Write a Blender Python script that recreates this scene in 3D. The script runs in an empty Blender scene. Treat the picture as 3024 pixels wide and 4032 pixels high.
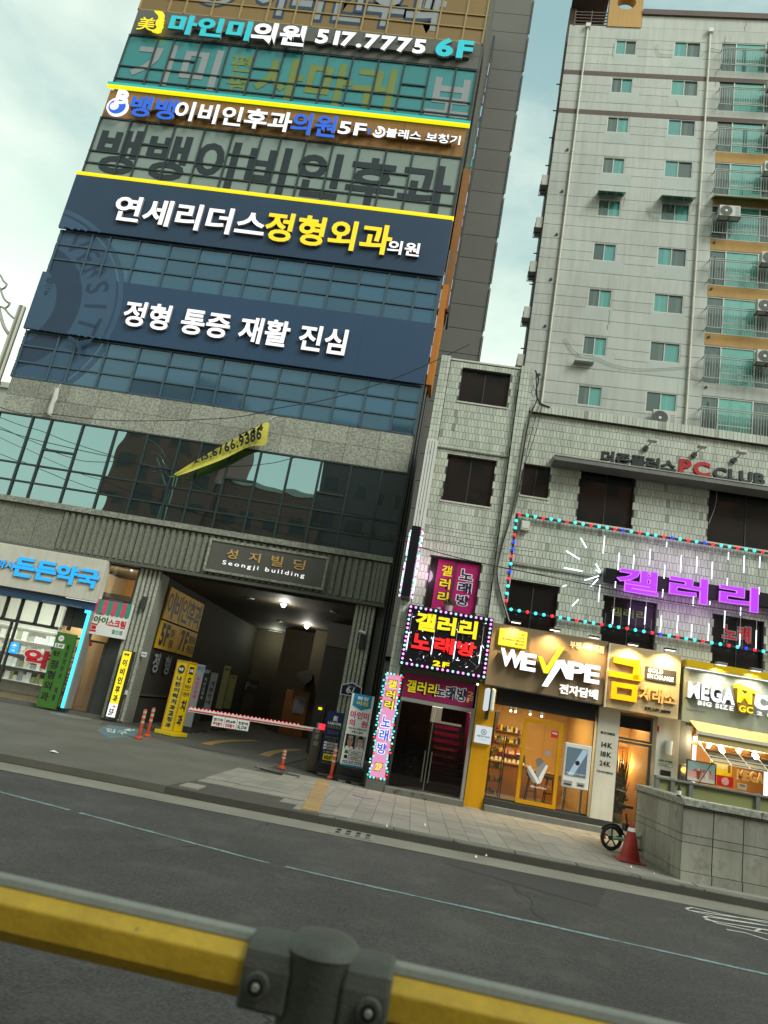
import bpy, math, random
from mathutils import Vector, Matrix
random.seed(7)
SC = bpy.context.scene
COL = SC.collection
R = math.radians

# ------------------------------------------------------------------ camera
EYE = 1.8
def camera_axes(pitch, roll, yaw):
    cp, sp, c, s = math.cos(pitch), math.sin(pitch), math.cos(roll), math.sin(roll)
    B = Matrix(((1, 0, 0), (0, 0, -1), (0, 1, 0)))
    P = Matrix(((1, 0, 0), (0, cp, sp), (0, -sp, cp)))
    Z = Matrix(((c, -s, 0), (s, c, 0), (0, 0, 1)))
    cy, sy = math.cos(-yaw), math.sin(-yaw)
    Y = Matrix(((cy, -sy, 0), (sy, cy, 0), (0, 0, 1)))
    return Z @ P @ B @ Y
AX = camera_axes(R(15.45), R(10.24), R(4.9))
FPX = 2800.0
cd = bpy.data.cameras.new('camera')
cam = bpy.data.objects.new('camera', cd); COL.objects.link(cam)
cd.sensor_fit = 'VERTICAL'; cd.sensor_height = 24; cd.lens = FPX / 4032 * 24
cd.clip_start = 0.05; cd.clip_end = 3000
cd.dof.use_dof = True; cd.dof.focus_distance = 20; cd.dof.aperture_fstop = 2.4
r0, r1, r2 = AX[0], AX[1], AX[2]
mw = Matrix(((r0[0], -r1[0], -r2[0], 0), (r0[1], -r1[1], -r2[1], 0), (r0[2], -r1[2], -r2[2], EYE), (0, 0, 0, 1)))
cam.matrix_world = mw
SC.camera = cam

# ------------------------------------------------------------------ sky, sun, exposure
W = bpy.data.worlds.new('World'); SC.world = W; W.use_nodes = True
wn, wl = W.node_tree.nodes, W.node_tree.links
wn.clear()
wo = wn.new('ShaderNodeOutputWorld'); wb = wn.new('ShaderNodeBackground')
wb.inputs['Strength'].default_value = 0.1
tc = wn.new('ShaderNodeTexCoord'); sx = wn.new('ShaderNodeSeparateXYZ')
wl.new(tc.outputs['Generated'], sx.inputs[0])
rp_ = wn.new('ShaderNodeValToRGB'); wl.new(sx.outputs['Z'], rp_.inputs['Fac'])
cr = rp_.color_ramp
SKYRAMP = [(0.0, (0.82, 0.82, 0.62)), (0.22, (0.86, 0.92, 0.69)), (0.42, (0.60, 0.71, 0.57)), (0.58, (0.28, 0.405, 0.375)), (0.78, (0.19, 0.305, 0.305)), (1.0, (0.20, 0.31, 0.32))]
for i, (p, c) in enumerate(SKYRAMP):
    e = cr.elements[i] if i < 2 else cr.elements.new(p)
    e.position = p; e.color = (*c, 1)
nz = wn.new('ShaderNodeTexNoise'); nz.inputs['Scale'].default_value = 2.6; nz.inputs['Detail'].default_value = 6; nz.inputs['Roughness'].default_value = .55
mp = wn.new('ShaderNodeMapping'); mp.inputs['Scale'].default_value = (1, 1, 2.2); mp.inputs['Location'].default_value = (.35, .1, .4)
wl.new(tc.outputs['Generated'], mp.inputs[0]); wl.new(mp.outputs[0], nz.inputs['Vector'])
cr2 = wn.new('ShaderNodeValToRGB'); cr2.color_ramp.elements[0].position = .40; cr2.color_ramp.elements[1].position = .72
wl.new(nz.outputs['Fac'], cr2.inputs['Fac'])
mc = wn.new('ShaderNodeMixRGB'); mc.blend_type = 'MIX'; mc.inputs['Color2'].default_value = (.74, .78, .64, 1)
ml = wn.new('ShaderNodeMath'); ml.operation = 'MULTIPLY'; ml.inputs[1].default_value = .75
wl.new(cr2.outputs['Color'], ml.inputs[0]); wl.new(ml.outputs[0], mc.inputs['Fac']); wl.new(rp_.outputs['Color'], mc.inputs['Color1'])
up = wn.new('ShaderNodeMixRGB'); up.blend_type = 'MULTIPLY'; up.inputs['Fac'].default_value = 1; up.inputs['Color2'].default_value = (8.5, 8.5, 8.5, 1)
wl.new(mc.outputs[0], up.inputs['Color1'])
nish = wn.new('ShaderNodeTexSky'); nish.sky_type = 'NISHITA'; nish.sun_disc = False
SUN_EL, SUN_AZ = R(45), R(131)
nish.sun_elevation = SUN_EL; nish.sun_rotation = SUN_AZ
mx = wn.new('ShaderNodeMixRGB'); mx.inputs['Fac'].default_value = .12
wl.new(up.outputs[0], mx.inputs['Color1']); wl.new(nish.outputs[0], mx.inputs['Color2'])
wl.new(mx.outputs[0], wb.inputs['Color']); wl.new(wb.outputs[0], wo.inputs['Surface'])
sd = bpy.data.lights.new('sun', 'SUN'); sd.energy = 1.5; sd.angle = R(24); sd.color = (.98, 1, .92)
so = bpy.data.objects.new('sun', sd); COL.objects.link(so)
sdir = Vector((math.sin(SUN_AZ) * math.cos(SUN_EL), math.cos(SUN_AZ) * math.cos(SUN_EL), math.sin(SUN_EL)))
so.rotation_euler = sdir.to_track_quat('Z', 'Y').to_euler(); so.location = (0, -20, 60)
vs = SC.view_settings
vs.view_transform = 'Standard'; vs.look = 'None'; vs.gamma = 1; vs.use_curve_mapping = False; vs.exposure = 1.1
SC.cycles.max_bounces = 6; SC.cycles.transparent_max_bounces = 12
SC.cycles.sample_clamp_indirect = 4

# ------------------------------------------------------------------ measuring helpers: a point of the photograph on a plane of the place
FR = dict(f1=(400,0,.48222),f2=(1150,0,.60277),f3=(100,650,.5425),f4=(1000,650,.5425),f5=(0,1350,.5425),f6=(900,1350,.5425),f7=(0,2050,.48222),f8=(600,2100,.60277),g1=(1500,2100,.36166),g2=(1100,2600,.30139),g3=(1450,2600,.33153),g4=(1850,2400,.36166),g5=(2350,2450,.40627),g6=(2200,2950,.49668),g7=(1900,1900,.67752),g8=(1650,1350,.48222),z1=(0,0,.91139),z2=(1512,0,.91139),z3=(0,1344,.91139),z4=(1512,1344,.91139),z5=(0,2688,.91139),z6=(1512,2688,.91139),d=(0,0,1.82278),a1=(2150,0,.52682),a2=(2050,800,.5871),c1=(0,1000,.27132),p1=(850,3550,.51236),p2=(0,3300,.60277),e1=(400,2550,.48222),e2=(1000,2900,.60277),k1=(2350,1650,.40627))
AXT = AX.transposed()
def ray(a):
    f = FR[a[0]]
    return AXT @ Vector(((f[0] + a[1] * f[2] - 1512) / FPX, (f[1] + a[2] * f[2] - 2016) / FPX, 1))
def PY(a, Y):
    d = ray(a); t = Y / d[1]; return d[0] * t, d[2] * t + EYE
def PZ(a, Z):
    d = ray(a); t = (Z - EYE) / d[2]; return d[0] * t, d[1] * t
def PX(a, X):
    d = ray(a); t = X / d[0]; return d[1] * t, d[2] * t + EYE
def rp(fr, x0, y0, x1, y1, Y, fr2=None):
    a = PY((fr, x0, y0), Y); b = PY((fr2 or fr, x1, y1), Y)
    return a[0], b[0], b[1], a[1]          # X0, X1, Z0, Z1

def rpt(fr, x0, y0, x1, y1, Y, fr2=None, e=.09):      # the inked area of a line of lettering
    a, b, c, d = rp(fr, x0, y0, x1, y1, Y, fr2); q = (d-c)*e
    return a, b, c-q, d+q

# ------------------------------------------------------------------ mesh and object helpers
ORG = {}
class MB:
    def __init__(s): s.v = []; s.f = []
    def add(s, vs, fs):
        n = len(s.v); s.v += [tuple(v) for v in vs]; s.f += [tuple(i + n for i in f) for f in fs]; return s
    def box(s, x0, x1, y0, y1, z0, z1):
        if x0 > x1: x0, x1 = x1, x0
        if y0 > y1: y0, y1 = y1, y0
        if z0 > z1: z0, z1 = z1, z0
        return s.add([(x0,y0,z0),(x1,y0,z0),(x1,y1,z0),(x0,y1,z0),(x0,y0,z1),(x1,y0,z1),(x1,y1,z1),(x0,y1,z1)],
                     [(0,3,2,1),(4,5,6,7),(0,1,5,4),(1,2,6,5),(2,3,7,6),(3,0,4,7)])
    def quad(s, *p): return s.add(p, [tuple(range(len(p)))])
    def prism(s, poly, y0, y1):
        n = len(poly)
        ar = sum(poly[i][0]*poly[(i+1)%n][1]-poly[(i+1)%n][0]*poly[i][1] for i in range(n))
        if ar < 0: poly = poly[::-1]
        vs = [(x,y0,z) for x,z in poly] + [(x,y1,z) for x,z in poly]
        fs = [tuple(range(n)), tuple(range(2*n-1,n-1,-1))] + [(i, i+n, (i+1)%n+n, (i+1)%n) for i in range(n)]
        return s.add(vs, fs)
    def flat(s, poly, z, h=0.0):       # horizontal sheet from (x, y) points, h thick
        n = len(poly)
        ar = sum(poly[i][0]*poly[(i+1)%n][1]-poly[(i+1)%n][0]*poly[i][1] for i in range(n))
        if ar < 0: poly = poly[::-1]
        if not h: return s.add([(x,y,z) for x,y in poly], [tuple(range(n))])
        vs = [(x,y,z) for x,y in poly] + [(x,y,z-h) for x,y in poly]
        return s.add(vs, [tuple(range(n)), tuple(range(2*n-1,n-1,-1))] + [(i+n, (i+1)%n+n, (i+1)%n, i) for i in range(n)])
    def cyl(s, p0, p1, r0, r1=None, n=10, caps=True):
        r1 = r0 if r1 is None else r1
        p0, p1 = Vector(p0), Vector(p1); d = (p1 - p0).normalized()
        u = d.orthogonal().normalized(); w = d.cross(u)
        vs = []
        for p, r in ((p0, r0), (p1, r1)):
            vs += [p + (u*math.cos(6.28319*i/n) + w*math.sin(6.28319*i/n))*r for i in range(n)]
        fs = [(i, (i+1)%n, (i+1)%n+n, i+n) for i in range(n)]
        if caps: fs += [tuple(range(n-1,-1,-1)), tuple(range(n,2*n))]
        return s.add(vs, fs)
    def tube(s, pts, r, n=6):
        pts = [Vector(p) for p in pts]; m = len(pts); vs = []; u = None
        for i, p in enumerate(pts):
            d = (pts[min(i+1,m-1)] - pts[max(i-1,0)]).normalized()
            u = (d.orthogonal() if u is None else (u - d*u.dot(d))).normalized(); w = d.cross(u)
            rr = r[i] if isinstance(r, (list, tuple)) else r
            vs += [p + (u*math.cos(6.28319*k/n) + w*math.sin(6.28319*k/n))*rr for k in range(n)]
        fs = [(i*n+k, i*n+(k+1)%n, (i+1)*n+(k+1)%n, (i+1)*n+k) for i in range(m-1) for k in range(n)]
        fs += [tuple(range(n-1,-1,-1)), tuple(range((m-1)*n, m*n))]
        return s.add(vs, fs)
    def lathe(s, prof, cx, cy, n=18):
        vs = [(cx + r*math.cos(6.28319*k/n), cy + r*math.sin(6.28319*k/n), z) for r, z in prof for k in range(n)]
        fs = [(i*n+k, i*n+(k+1)%n, (i+1)*n+(k+1)%n, (i+1)*n+k) for i in range(len(prof)-1) for k in range(n)]
        fs += [tuple(range(n-1,-1,-1)), tuple(range((len(prof)-1)*n, len(prof)*n))]
        return s.add(vs, fs)
    def disc(s, cx, cz, r, y0, y1, n=20):
        return s.prism([(cx + r*math.cos(6.28319*k/n), cz + r*math.sin(6.28319*k/n)) for k in range(n)], y0, y1)
    def ball(s, c, r, n=8, m=5):
        vs = [(c[0], c[1], c[2]-r)]
        for j in range(1, m):
            a = math.pi*j/m - math.pi/2
            vs += [(c[0]+r*math.cos(a)*math.cos(6.28319*k/n), c[1]+r*math.cos(a)*math.sin(6.28319*k/n), c[2]+r*math.sin(a)) for k in range(n)]
        vs.append((c[0], c[1], c[2]+r)); L = len(vs)-1
        fs = [(0, 1+(k+1)%n, 1+k) for k in range(n)]
        fs += [(1+j*n+k, 1+j*n+(k+1)%n, 1+(j+1)*n+(k+1)%n, 1+(j+1)*n+k) for j in range(m-2) for k in range(n)]
        fs += [(1+(m-2)*n+k, 1+(m-2)*n+(k+1)%n, L) for k in range(n)]
        return s.add(vs, fs)
    def build(s, name, mat, parent=None, smooth=False, bevel=0, c=None):
        if not s.v: return None
        if c is None:
            lo = [min(v[i] for v in s.v) for i in range(3)]; hi = [max(v[i] for v in s.v) for i in range(3)]
            c = Vector([(lo[i]+hi[i])/2 for i in range(3)])
            if parent is None: c[2] = lo[2]
        c = Vector(c)
        me = bpy.data.meshes.new(name)
        me.from_pydata([(v[0]-c[0], v[1]-c[1], v[2]-c[2]) for v in s.v], [], s.f)
        if mat: me.materials.append(mat)
        if smooth:
            me.polygons.foreach_set('use_smooth', [True]*len(me.polygons))
            me.set_sharp_from_angle(angle=R(40))
        o = put(name, me, c, parent)
        if bevel:
            b = o.modifiers.new('bevel', 'BEVEL'); b.width = bevel; b.segments = 2; b.limit_method = 'ANGLE'
        return o
def put(name, me, c, parent=None):
    o = bpy.data.objects.new(name, me); COL.objects.link(o)
    c = Vector(c)
    if parent is not None:
        o.parent = parent; o.location = c - ORG[parent.name]
    else: o.location = c
    ORG[o.name] = c
    return o
def tag(o, label=None, cat=None, group=None, kind=None):
    if label: o['label'] = label
    if cat: o['category'] = cat
    if group: o['group'] = group
    if kind: o['kind'] = kind
    return o
def thing(name, label, cat, loc, group=None, rotz=0, local=False):
    o = bpy.data.objects.new(name, None); COL.objects.link(o)
    o.location = loc; o.rotation_euler = (0, 0, rotz); o.empty_display_size = .3
    ORG[o.name] = Vector((0, 0, 0)) if (rotz or local) else Vector(loc)
    return tag(o, label, cat, group)
def struct(o): o['kind'] = 'structure'; return o
def bx(name, mat, parent, x0, x1, y0, y1, z0, z1, bevel=0):
    return MB().box(x0, x1, y0, y1, z0, z1).build(name, mat, parent, bevel=bevel)

# ------------------------------------------------------------------ lettering: glyph shapes as meshes
GL = {}
FONT_OFF = {'r': 0.0, 'm': .012, 'b': .026, 'h': .042, 'x': .085}
def glyphs(text, w, ws=None):
    need = [(c, w) for c in text] if ws is None else ws
    need = [k for k in dict.fromkeys(need) if k[0] != ' ' and k not in GL]
    if not need: return
    obs = []
    for c, w in need:
        cu = bpy.data.curves.new('glyph', 'FONT'); cu.body = c; cu.size = 1; cu.resolution_u = 3
        cu.offset = FONT_OFF[w]; cu.fill_mode = 'FRONT'
        o = bpy.data.objects.new('glyph', cu); COL.objects.link(o); obs.append((c, w, o, cu))
    dg = bpy.context.evaluated_depsgraph_get(); dg.update()
    for c, w, o, cu in obs:
        me = bpy.data.meshes.new_from_object(o.evaluated_get(dg))
        vs = [tuple(v.co[:2]) for v in me.vertices]; fs = [tuple(p.vertices) for p in me.polygons]
        key = {}; mpv = []; nv = []
        for v in vs:                       # merge doubled points so that boundary edges can be found
            k = (round(v[0], 4), round(v[1], 4))
            if k not in key: key[k] = len(nv); nv.append(v)
            mpv.append(key[k])
        fs = [tuple(mpv[i] for i in f) for f in fs]; fs = [f for f in fs if len(set(f)) == len(f)]
        GL[(c, w)] = (nv, fs)
        bpy.data.meshes.remove(me); bpy.data.objects.remove(o); bpy.data.curves.remove(cu)
def adv(c, w):
    if c == ' ': return .32
    if ord(c) >= 0x2E80: return .93
    v = GL[(c, w)][0]
    return max(p[0] for p in v) + (.07 if v else 0) - min(0, min(p[0] for p in v))
def run(text, w, gap=0):
    glyphs(text, w); x = 0; out = []
    for c in text:
        if c != ' ': out.append((c, x, GL[(c, w)]))
        x += adv(c, w) + gap
    return out
def glyph_mb(mb, vs, fs, fx, y, depth):
    n = len(vs)
    pts = [fx(v) for v in vs]
    front = [(p[0], y, p[1]) for p in pts]
    mb_v = front; mb_f = [f for f in fs]
    if depth:
        ed = {}
        for f in fs:
            for i in range(len(f)):
                a, b = f[i], f[(i+1) % len(f)]; ed[(a, b)] = ed.get((a, b), 0) + 1
        mb_v = front + [(p[0], y+depth, p[1]) for p in pts]
        mb_f = mb_f + [(b, a, a+n, b+n) for (a, b) in ed if (b, a) not in ed]
    mb.add(mb_v, mb_f)
def letters(text, rect, Y, mat, parent, depth=0.0, w='b', name='letter', join=False, gap=0, slant=0, ref=None):
    """rect = X0, X1, Z0, Z1 of the inked area; the letters face -Y"""
    ru = run(text, ref or w, gap)
    xs = [x + v[0] for c, x, g in ru for v in g[0]]; zs = [v[1] for c, x, g in ru for v in g[0]]
    a, b, lo, hi = min(xs), max(xs), min(zs), max(zs)
    X0, X1, Z0, Z1 = rect
    sx_, sz_ = (X1-X0)/max(b-a, 1e-6), (Z1-Z0)/max(hi-lo, 1e-6)
    if ref:
        glyphs(text, w); ru = [(c, x, GL[(c, w)]) for c, x, g in ru]
    mb = MB(); obs = []
    for c, x, (vs, fs) in ru:
        glyph_mb(mb, vs, fs, lambda v: (X0 + (x+v[0]-a)*sx_ + (v[1]-lo)*sz_*slant, Z0 + (v[1]-lo)*sz_), Y, depth)
        if not join: obs.append(mb.build(name, mat, parent)); mb = MB()
    if join: obs.append(mb.build(name, mat, parent))
    return obs
def vletters(text, rect, Y, mat, parent, depth=0.0, w='b', name='letter', join=True, fill=.8, ref=None):
    X0, X1, Z0, Z1 = rect; n = len(text); ch = (Z1-Z0)/n; mb = MB(); obs = []
    for i, c in enumerate(text):
        if c == ' ': continue
        letters_cell(mb, c, w, (X0, X1, Z1-ch*(i+1-(1-fill)/2), Z1-ch*(i+(1-fill)/2)), Y, depth, ref)
        if not join: obs.append(mb.build(name, mat, parent)); mb = MB()
    if join: obs.append(mb.build(name, mat, parent))
    return obs
def letters_cell(mb, c, w, rect, Y, depth, ref=None):
    glyphs(c, ref or w); vs, fs = GL[(c, ref or w)]
    a, b = min(v[0] for v in vs), max(v[0] for v in vs); lo, hi = min(v[1] for v in vs), max(v[1] for v in vs)
    X0, X1, Z0, Z1 = rect
    if ref: glyphs(c, w); vs, fs = GL[(c, w)]
    glyph_mb(mb, vs, fs, lambda v: (X0+(v[0]-a)*(X1-X0)/(b-a), Z0+(v[1]-lo)*(Z1-Z0)/(hi-lo)), Y, depth)

def holed(rect, holes):
    """rectangles that cover rect = x0,x1,z0,z1 minus the holes"""
    x0, x1, z0, z1 = rect
    zs = sorted({z0, z1} | {min(max(z, z0), z1) for h in holes for z in h[2:]})
    out = []
    for a, b in zip(zs, zs[1:]):
        if b-a < 1e-4: continue
        m = (a+b)/2; cut = sorted((max(h[0], x0), min(h[1], x1)) for h in holes if h[2] < m < h[3] and h[1] > x0 and h[0] < x1)
        x = x0
        for c, d in cut:
            if c > x+1e-4: out.append((x, c, a, b))
            x = max(x, d)
        if x1 > x+1e-4: out.append((x, x1, a, b))
    return out

# ------------------------------------------------------------------ materials
def lin(h):
    h = h.lstrip('#'); c = [int(h[i:i+2], 16)/255 for i in (0, 2, 4)]
    return tuple(x/12.92 if x <= .04045 else ((x+.055)/1.055)**2.4 for x in c)
def mat(name, col, rough=.6, var=.18, scale=3.0, bump=0.0, bscale=60, metal=0.0, spec=.4, emit=None, es=0.0, fine=0.0, fscale=90, streak=0.0, per=0.0, tone=None, chip=None):
    """surface with large uneven tone (var), fine grain (fine), rain streaks (streak), tone per object (per)"""
    if isinstance(col, str): col = lin(col)
    m = bpy.data.materials.new(name); m.use_nodes = True
    n, l = m.node_tree.nodes, m.node_tree.links
    b = n['Principled BSDF']
    b.inputs['Roughness'].default_value = rough; b.inputs['Metallic'].default_value = metal
    b.inputs['Specular IOR Level'].default_value = spec
    b.inputs['Base Color'].default_value = (*col, 1)
    if emit is not None:
        if isinstance(emit, str): emit = lin(emit)
        b.inputs['Emission Color'].default_value = (*emit, 1); b.inputs['Emission Strength'].default_value = es
        if es >= 1: return m
    g = n.new('ShaderNodeNewGeometry'); pos = g.outputs['Position']
    def noise(sc, det=4, vec=None, ro=.55):
        t = n.new('ShaderNodeTexNoise'); t.inputs['Scale'].default_value = sc; t.inputs['Detail'].default_value = det; t.inputs['Roughness'].default_value = ro
        l.new(vec or pos, t.inputs['Vector']); return t.outputs['Fac']
    def mth(op, a, b_):
        t = n.new('ShaderNodeMath'); t.operation = op
        for i, q in enumerate((a, b_)):
            if isinstance(q, (int, float)): t.inputs[i].default_value = q
            else: l.new(q, t.inputs[i])
        return t.outputs[0]
    f = None
    def mul(x):
        nonlocal f
        f = x if f is None else mth('MULTIPLY', f, x)
    if var: mul(mth('ADD', mth('MULTIPLY', noise(scale), 2*var*1.6), 1-var*1.6))
    if fine: mul(mth('ADD', mth('MULTIPLY', noise(fscale, 2), 2*fine*1.8), 1-fine*1.8))
    if streak:
        mpn = n.new('ShaderNodeMapping'); mpn.inputs['Scale'].default_value = (3.5, 3.5, .22); l.new(pos, mpn.inputs[0])
        s_ = noise(1.6, 5, mpn.outputs[0], .65)
        mr = n.new('ShaderNodeMapRange'); mr.inputs[1].default_value = .42; mr.inputs[2].default_value = .75; mr.inputs[3].default_value = 1; mr.inputs[4].default_value = 1-streak
        l.new(s_, mr.inputs[0]); mul(mr.outputs[0])
    if per:
        oi = n.new('ShaderNodeObjectInfo'); mul(mth('ADD', mth('MULTIPLY', oi.outputs['Random'], 2*per), 1-per))
    if tone:
        at = n.new('ShaderNodeAttribute'); at.attribute_name = tone; mul(at.outputs['Fac'])
    if f is not None:
        mxn = n.new('ShaderNodeMixRGB'); mxn.blend_type = 'MULTIPLY'; mxn.inputs['Fac'].default_value = 1
        mxn.inputs['Color1'].default_value = (*col, 1)
        cb = n.new('ShaderNodeCombineXYZ')
        for i in range(3): l.new(f, cb.inputs[i])
        l.new(cb.outputs[0], mxn.inputs['Color2']); out = mxn.outputs[0]
        if chip:                        # worn spots and stains of another colour: (colour, threshold, softness, scale)
            cm = n.new('ShaderNodeMixRGB'); cm.inputs['Color2'].default_value = (*chip[0], 1); l.new(out, cm.inputs['Color1'])
            cmr = n.new('ShaderNodeMapRange'); cmr.inputs[1].default_value = chip[1]; cmr.inputs[2].default_value = chip[1]+chip[2]
            l.new(noise(chip[3], 6, None, .7), cmr.inputs[0]); l.new(cmr.outputs[0], cm.inputs['Fac']); out = cm.outputs[0]
        l.new(out, b.inputs['Base Color'])
    if bump:
        bn = n.new('ShaderNodeBump'); bn.inputs['Strength'].default_value = bump; bn.inputs['Distance'].default_value = .01
        l.new(noise(bscale, 4), bn.inputs['Height']); l.new(bn.outputs[0], b.inputs['Normal'])
    return m
def glassy(name, col, rough=.04, refl=.5, tint='#8fa6a6', wave=.0, wscale=.8, per=.15):
    """coated facade glass: a coloured body under a mirror-like coat, gently buckled pane by pane"""
    m = bpy.data.materials.new(name); m.use_nodes = True
    n, l = m.node_tree.nodes, m.node_tree.links
    n.clear(); o = n.new('ShaderNodeOutputMaterial')
    d = n.new('ShaderNodeBsdfPrincipled'); g = n.new('ShaderNodeBsdfGlossy'); mxs = n.new('ShaderNodeMixShader')
    d.inputs['Roughness'].default_value = .35; d.inputs['Base Color'].default_value = (*lin(col), 1)
    oi = n.new('ShaderNodeObjectInfo')
    hsv = n.new('ShaderNodeHueSaturation'); hsv.inputs['Color'].default_value = (*lin(col), 1)
    mr = n.new('ShaderNodeMapRange'); mr.inputs[3].default_value = 1-per; mr.inputs[4].default_value = 1+per
    l.new(oi.outputs['Random'], mr.inputs[0]); l.new(mr.outputs[0], hsv.inputs['Value']); l.new(hsv.outputs[0], d.inputs['Base Color'])
    g.inputs['Roughness'].default_value = rough; g.inputs['Color'].default_value = (*lin(tint), 1)
    lw = n.new('ShaderNodeLayerWeight'); lw.inputs['Blend'].default_value = .5
    fr_ = n.new('ShaderNodeMapRange'); fr_.inputs[3].default_value = refl; fr_.inputs[4].default_value = min(1, refl*2+.1)
    l.new(lw.outputs['Facing'], fr_.inputs[0]); l.new(fr_.outputs[0], mxs.inputs[0])
    l.new(d.outputs[0], mxs.inputs[1]); l.new(g.outputs[0], mxs.inputs[2]); l.new(mxs.outputs[0], o.inputs['Surface'])
    if wave:
        geo = n.new('ShaderNodeNewGeometry'); off = n.new('ShaderNodeVectorMath'); off.operation = 'ADD'
        sc = n.new('ShaderNodeVectorMath'); sc.operation = 'SCALE'; sc.inputs['Scale'].default_value = 40
        cbx = n.new('ShaderNodeCombineXYZ')
        for i in range(3): l.new(oi.outputs['Random'], cbx.inputs[i])
        l.new(cbx.outputs[0], sc.inputs[0]); l.new(geo.outputs['Position'], off.inputs[0]); l.new(sc.outputs[0], off.inputs[1])
        t = n.new('ShaderNodeTexNoise'); t.inputs['Scale'].default_value = wscale; t.inputs['Detail'].default_value = 1
        l.new(off.outputs[0], t.inputs['Vector'])
        bn = n.new('ShaderNodeBump'); bn.inputs['Strength'].default_value = 1; bn.inputs['Distance'].default_value = wave
        l.new(t.outputs['Fac'], bn.inputs['Height']); l.new(bn.outputs[0], g.inputs['Normal'])
    return m
def clear_glass(name, refl=.08, tint='#ffffff'):
    m = bpy.data.materials.new(name); m.use_nodes = True
    n, l = m.node_tree.nodes, m.node_tree.links; n.clear()
    o = n.new('ShaderNodeOutputMaterial'); t = n.new('ShaderNodeBsdfTransparent'); g = n.new('ShaderNodeBsdfGlossy'); x = n.new('ShaderNodeMixShader')
    t.inputs[0].default_value = (*lin(tint), 1); g.inputs['Roughness'].default_value = .02
    lw = n.new('ShaderNodeFresnel'); lw.inputs['IOR'].default_value = 1.5
    ad = n.new('ShaderNodeMath'); ad.operation = 'ADD'; ad.inputs[1].default_value = refl; l.new(lw.outputs[0], ad.inputs[0])
    l.new(ad.outputs[0], x.inputs[0]); l.new(t.outputs[0], x.inputs[1]); l.new(g.outputs[0], x.inputs[2]); l.new(x.outputs[0], o.inputs[0])
    return m
def glow(name, col, es):       # lamps and lit faces: strength in display white
    m = mat(name, (.02,.02,.02), emit=col, es=1); m.node_tree.nodes['Principled BSDF'].inputs['Emission Strength'].default_value = es*.47; return m

M = {}
M['asphalt'] = mat('asphalt', (.050,.048,.044), .85, .34, .35, .6, 130, fine=.6, fscale=38, chip=((.082,.078,.070), .50, .30, 1.4))
M['forecourt'] = mat('forecourt asphalt', (.066,.062,.052), .85, .22, .45, .3, 120, fine=.22, fscale=60)
M['driveway'] = mat('worn concrete driveway', (.105,.098,.080), .85, .28, .7, .3, 90, fine=.2, fscale=50)
M['earth'] = mat('ground', (.09,.085,.07), .9)
M['gutter'] = mat('gutter concrete', (.19,.18,.145), .85, .22, 1.2, .2, 60, fine=.15)
M['kerb'] = mat('kerb granite', (.125,.125,.105), .8, .35, 1.3, .3, 70, fine=.2, per=.12, chip=((.035,.034,.028), .56, .12, 4))
M['slab'] = mat('paving slab', (.215,.20,.165), .85, .22, .7, .2, 70, fine=.12, per=.10)
M['grout'] = mat('paving joint', (.06,.055,.045), .95)
M['tactile'] = mat('tactile paving', (.30,.20,.085), .8, .2, 2, .2, 80, per=.08)
M['bluepaint'] = mat('worn blue road paint', (.15,.22,.225), .8, .42, 5, fine=.5, fscale=25)
M['whitepaint'] = mat('white road paint', (.50,.50,.45), .7, .3, 5, fine=.2, fscale=40)
M['yellowpaint'] = mat('yellow road paint', (.30,.18,.04), .7, .3, 5)
M['bluefloor'] = mat('blue floor paint', (.09,.15,.17), .7, .25, 3)
M['granite'] = mat('grey granite', (.26,.265,.22), .55, .14, 1.2, .1, 80, fine=.6, fscale=14, per=.18)
M['granite_rib'] = mat('fluted granite', (.17,.175,.14), .6, .12, 1.2, .1, 80, fine=.5, fscale=22, per=.08)
M['granite_flute'] = mat('pale rough granite', (.38,.385,.32), .7, .12, 1.2, .1, 80, fine=.5, fscale=22)
M['granite_dark'] = mat('dark granite', (.10,.10,.085), .5, .14, 1.2, fine=.4, fscale=50, per=.05)
M['wall_granite'] = mat('retaining wall granite', (.25,.245,.20), .75, .34, 1.1, .15, 60, fine=.18, streak=.3, per=.10, chip=((.11,.105,.085), .52, .2, 2.2))
M['frame_dark'] = mat('dark window frame', (.020,.034,.034), .45, .1)
M['frame_navy'] = mat('navy window frame', (.045,.085,.115), .45, .1)
M['frame_bronze'] = mat('ochre window frame', (.30,.21,.08), .45, .1)
M['g_mirror'] = glassy('reflective dark glass', '#101c20', .01, .60, '#95b6be', wave=.008, wscale=.7, per=.3)
M['g_blue'] = glassy('blue filmed glass', '#23485f', .05, .14, '#7f9fb5', wave=.008, wscale=.5, per=.3)
M['g_grey'] = glassy('grey filmed glass', '#7d8a83', .08, .03, '#9fb0ac', wave=.006, wscale=.6, per=.05)
M['g_teal'] = glassy('teal filmed glass', '#287b7d', .08, .03, '#9fc0c0', wave=.006, wscale=.6, per=.08)
M['g_brown'] = glassy('brown filmed glass', '#7c5f30', .1, .04, '#a09070', wave=.01, wscale=.6, per=.06)
M['navy'] = mat('navy sign board', '#243a54', .5, .12, .35, fine=.03)
M['navy_low'] = mat('navy lower board', '#26425f', .5, .12, .35, fine=.03)
M['seal'] = mat('pale seal film', '#34506a', .5, .1, .5)
M['seal_dark'] = mat('dark seal film', '#21374f', .5, .1, .5)
M['brownboard'] = mat('brown sign board', '#8f6631', .5, .14, .8, streak=.2)
M['lit_white'] = glow('white lit letter', '#ffffff', 1.15)
M['lit_white2'] = glow('bright white letter', '#f4fbff', 1.7)
M['white_letter'] = mat('white letter face', (.80,.80,.78), .4, .05, emit='#ffffff', es=.35)
M['side_grey'] = mat('letter return', (.25,.25,.24), .5)
M['lit_cyan'] = glow('cyan lit letter', '#10c8d0', 1.0)
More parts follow.
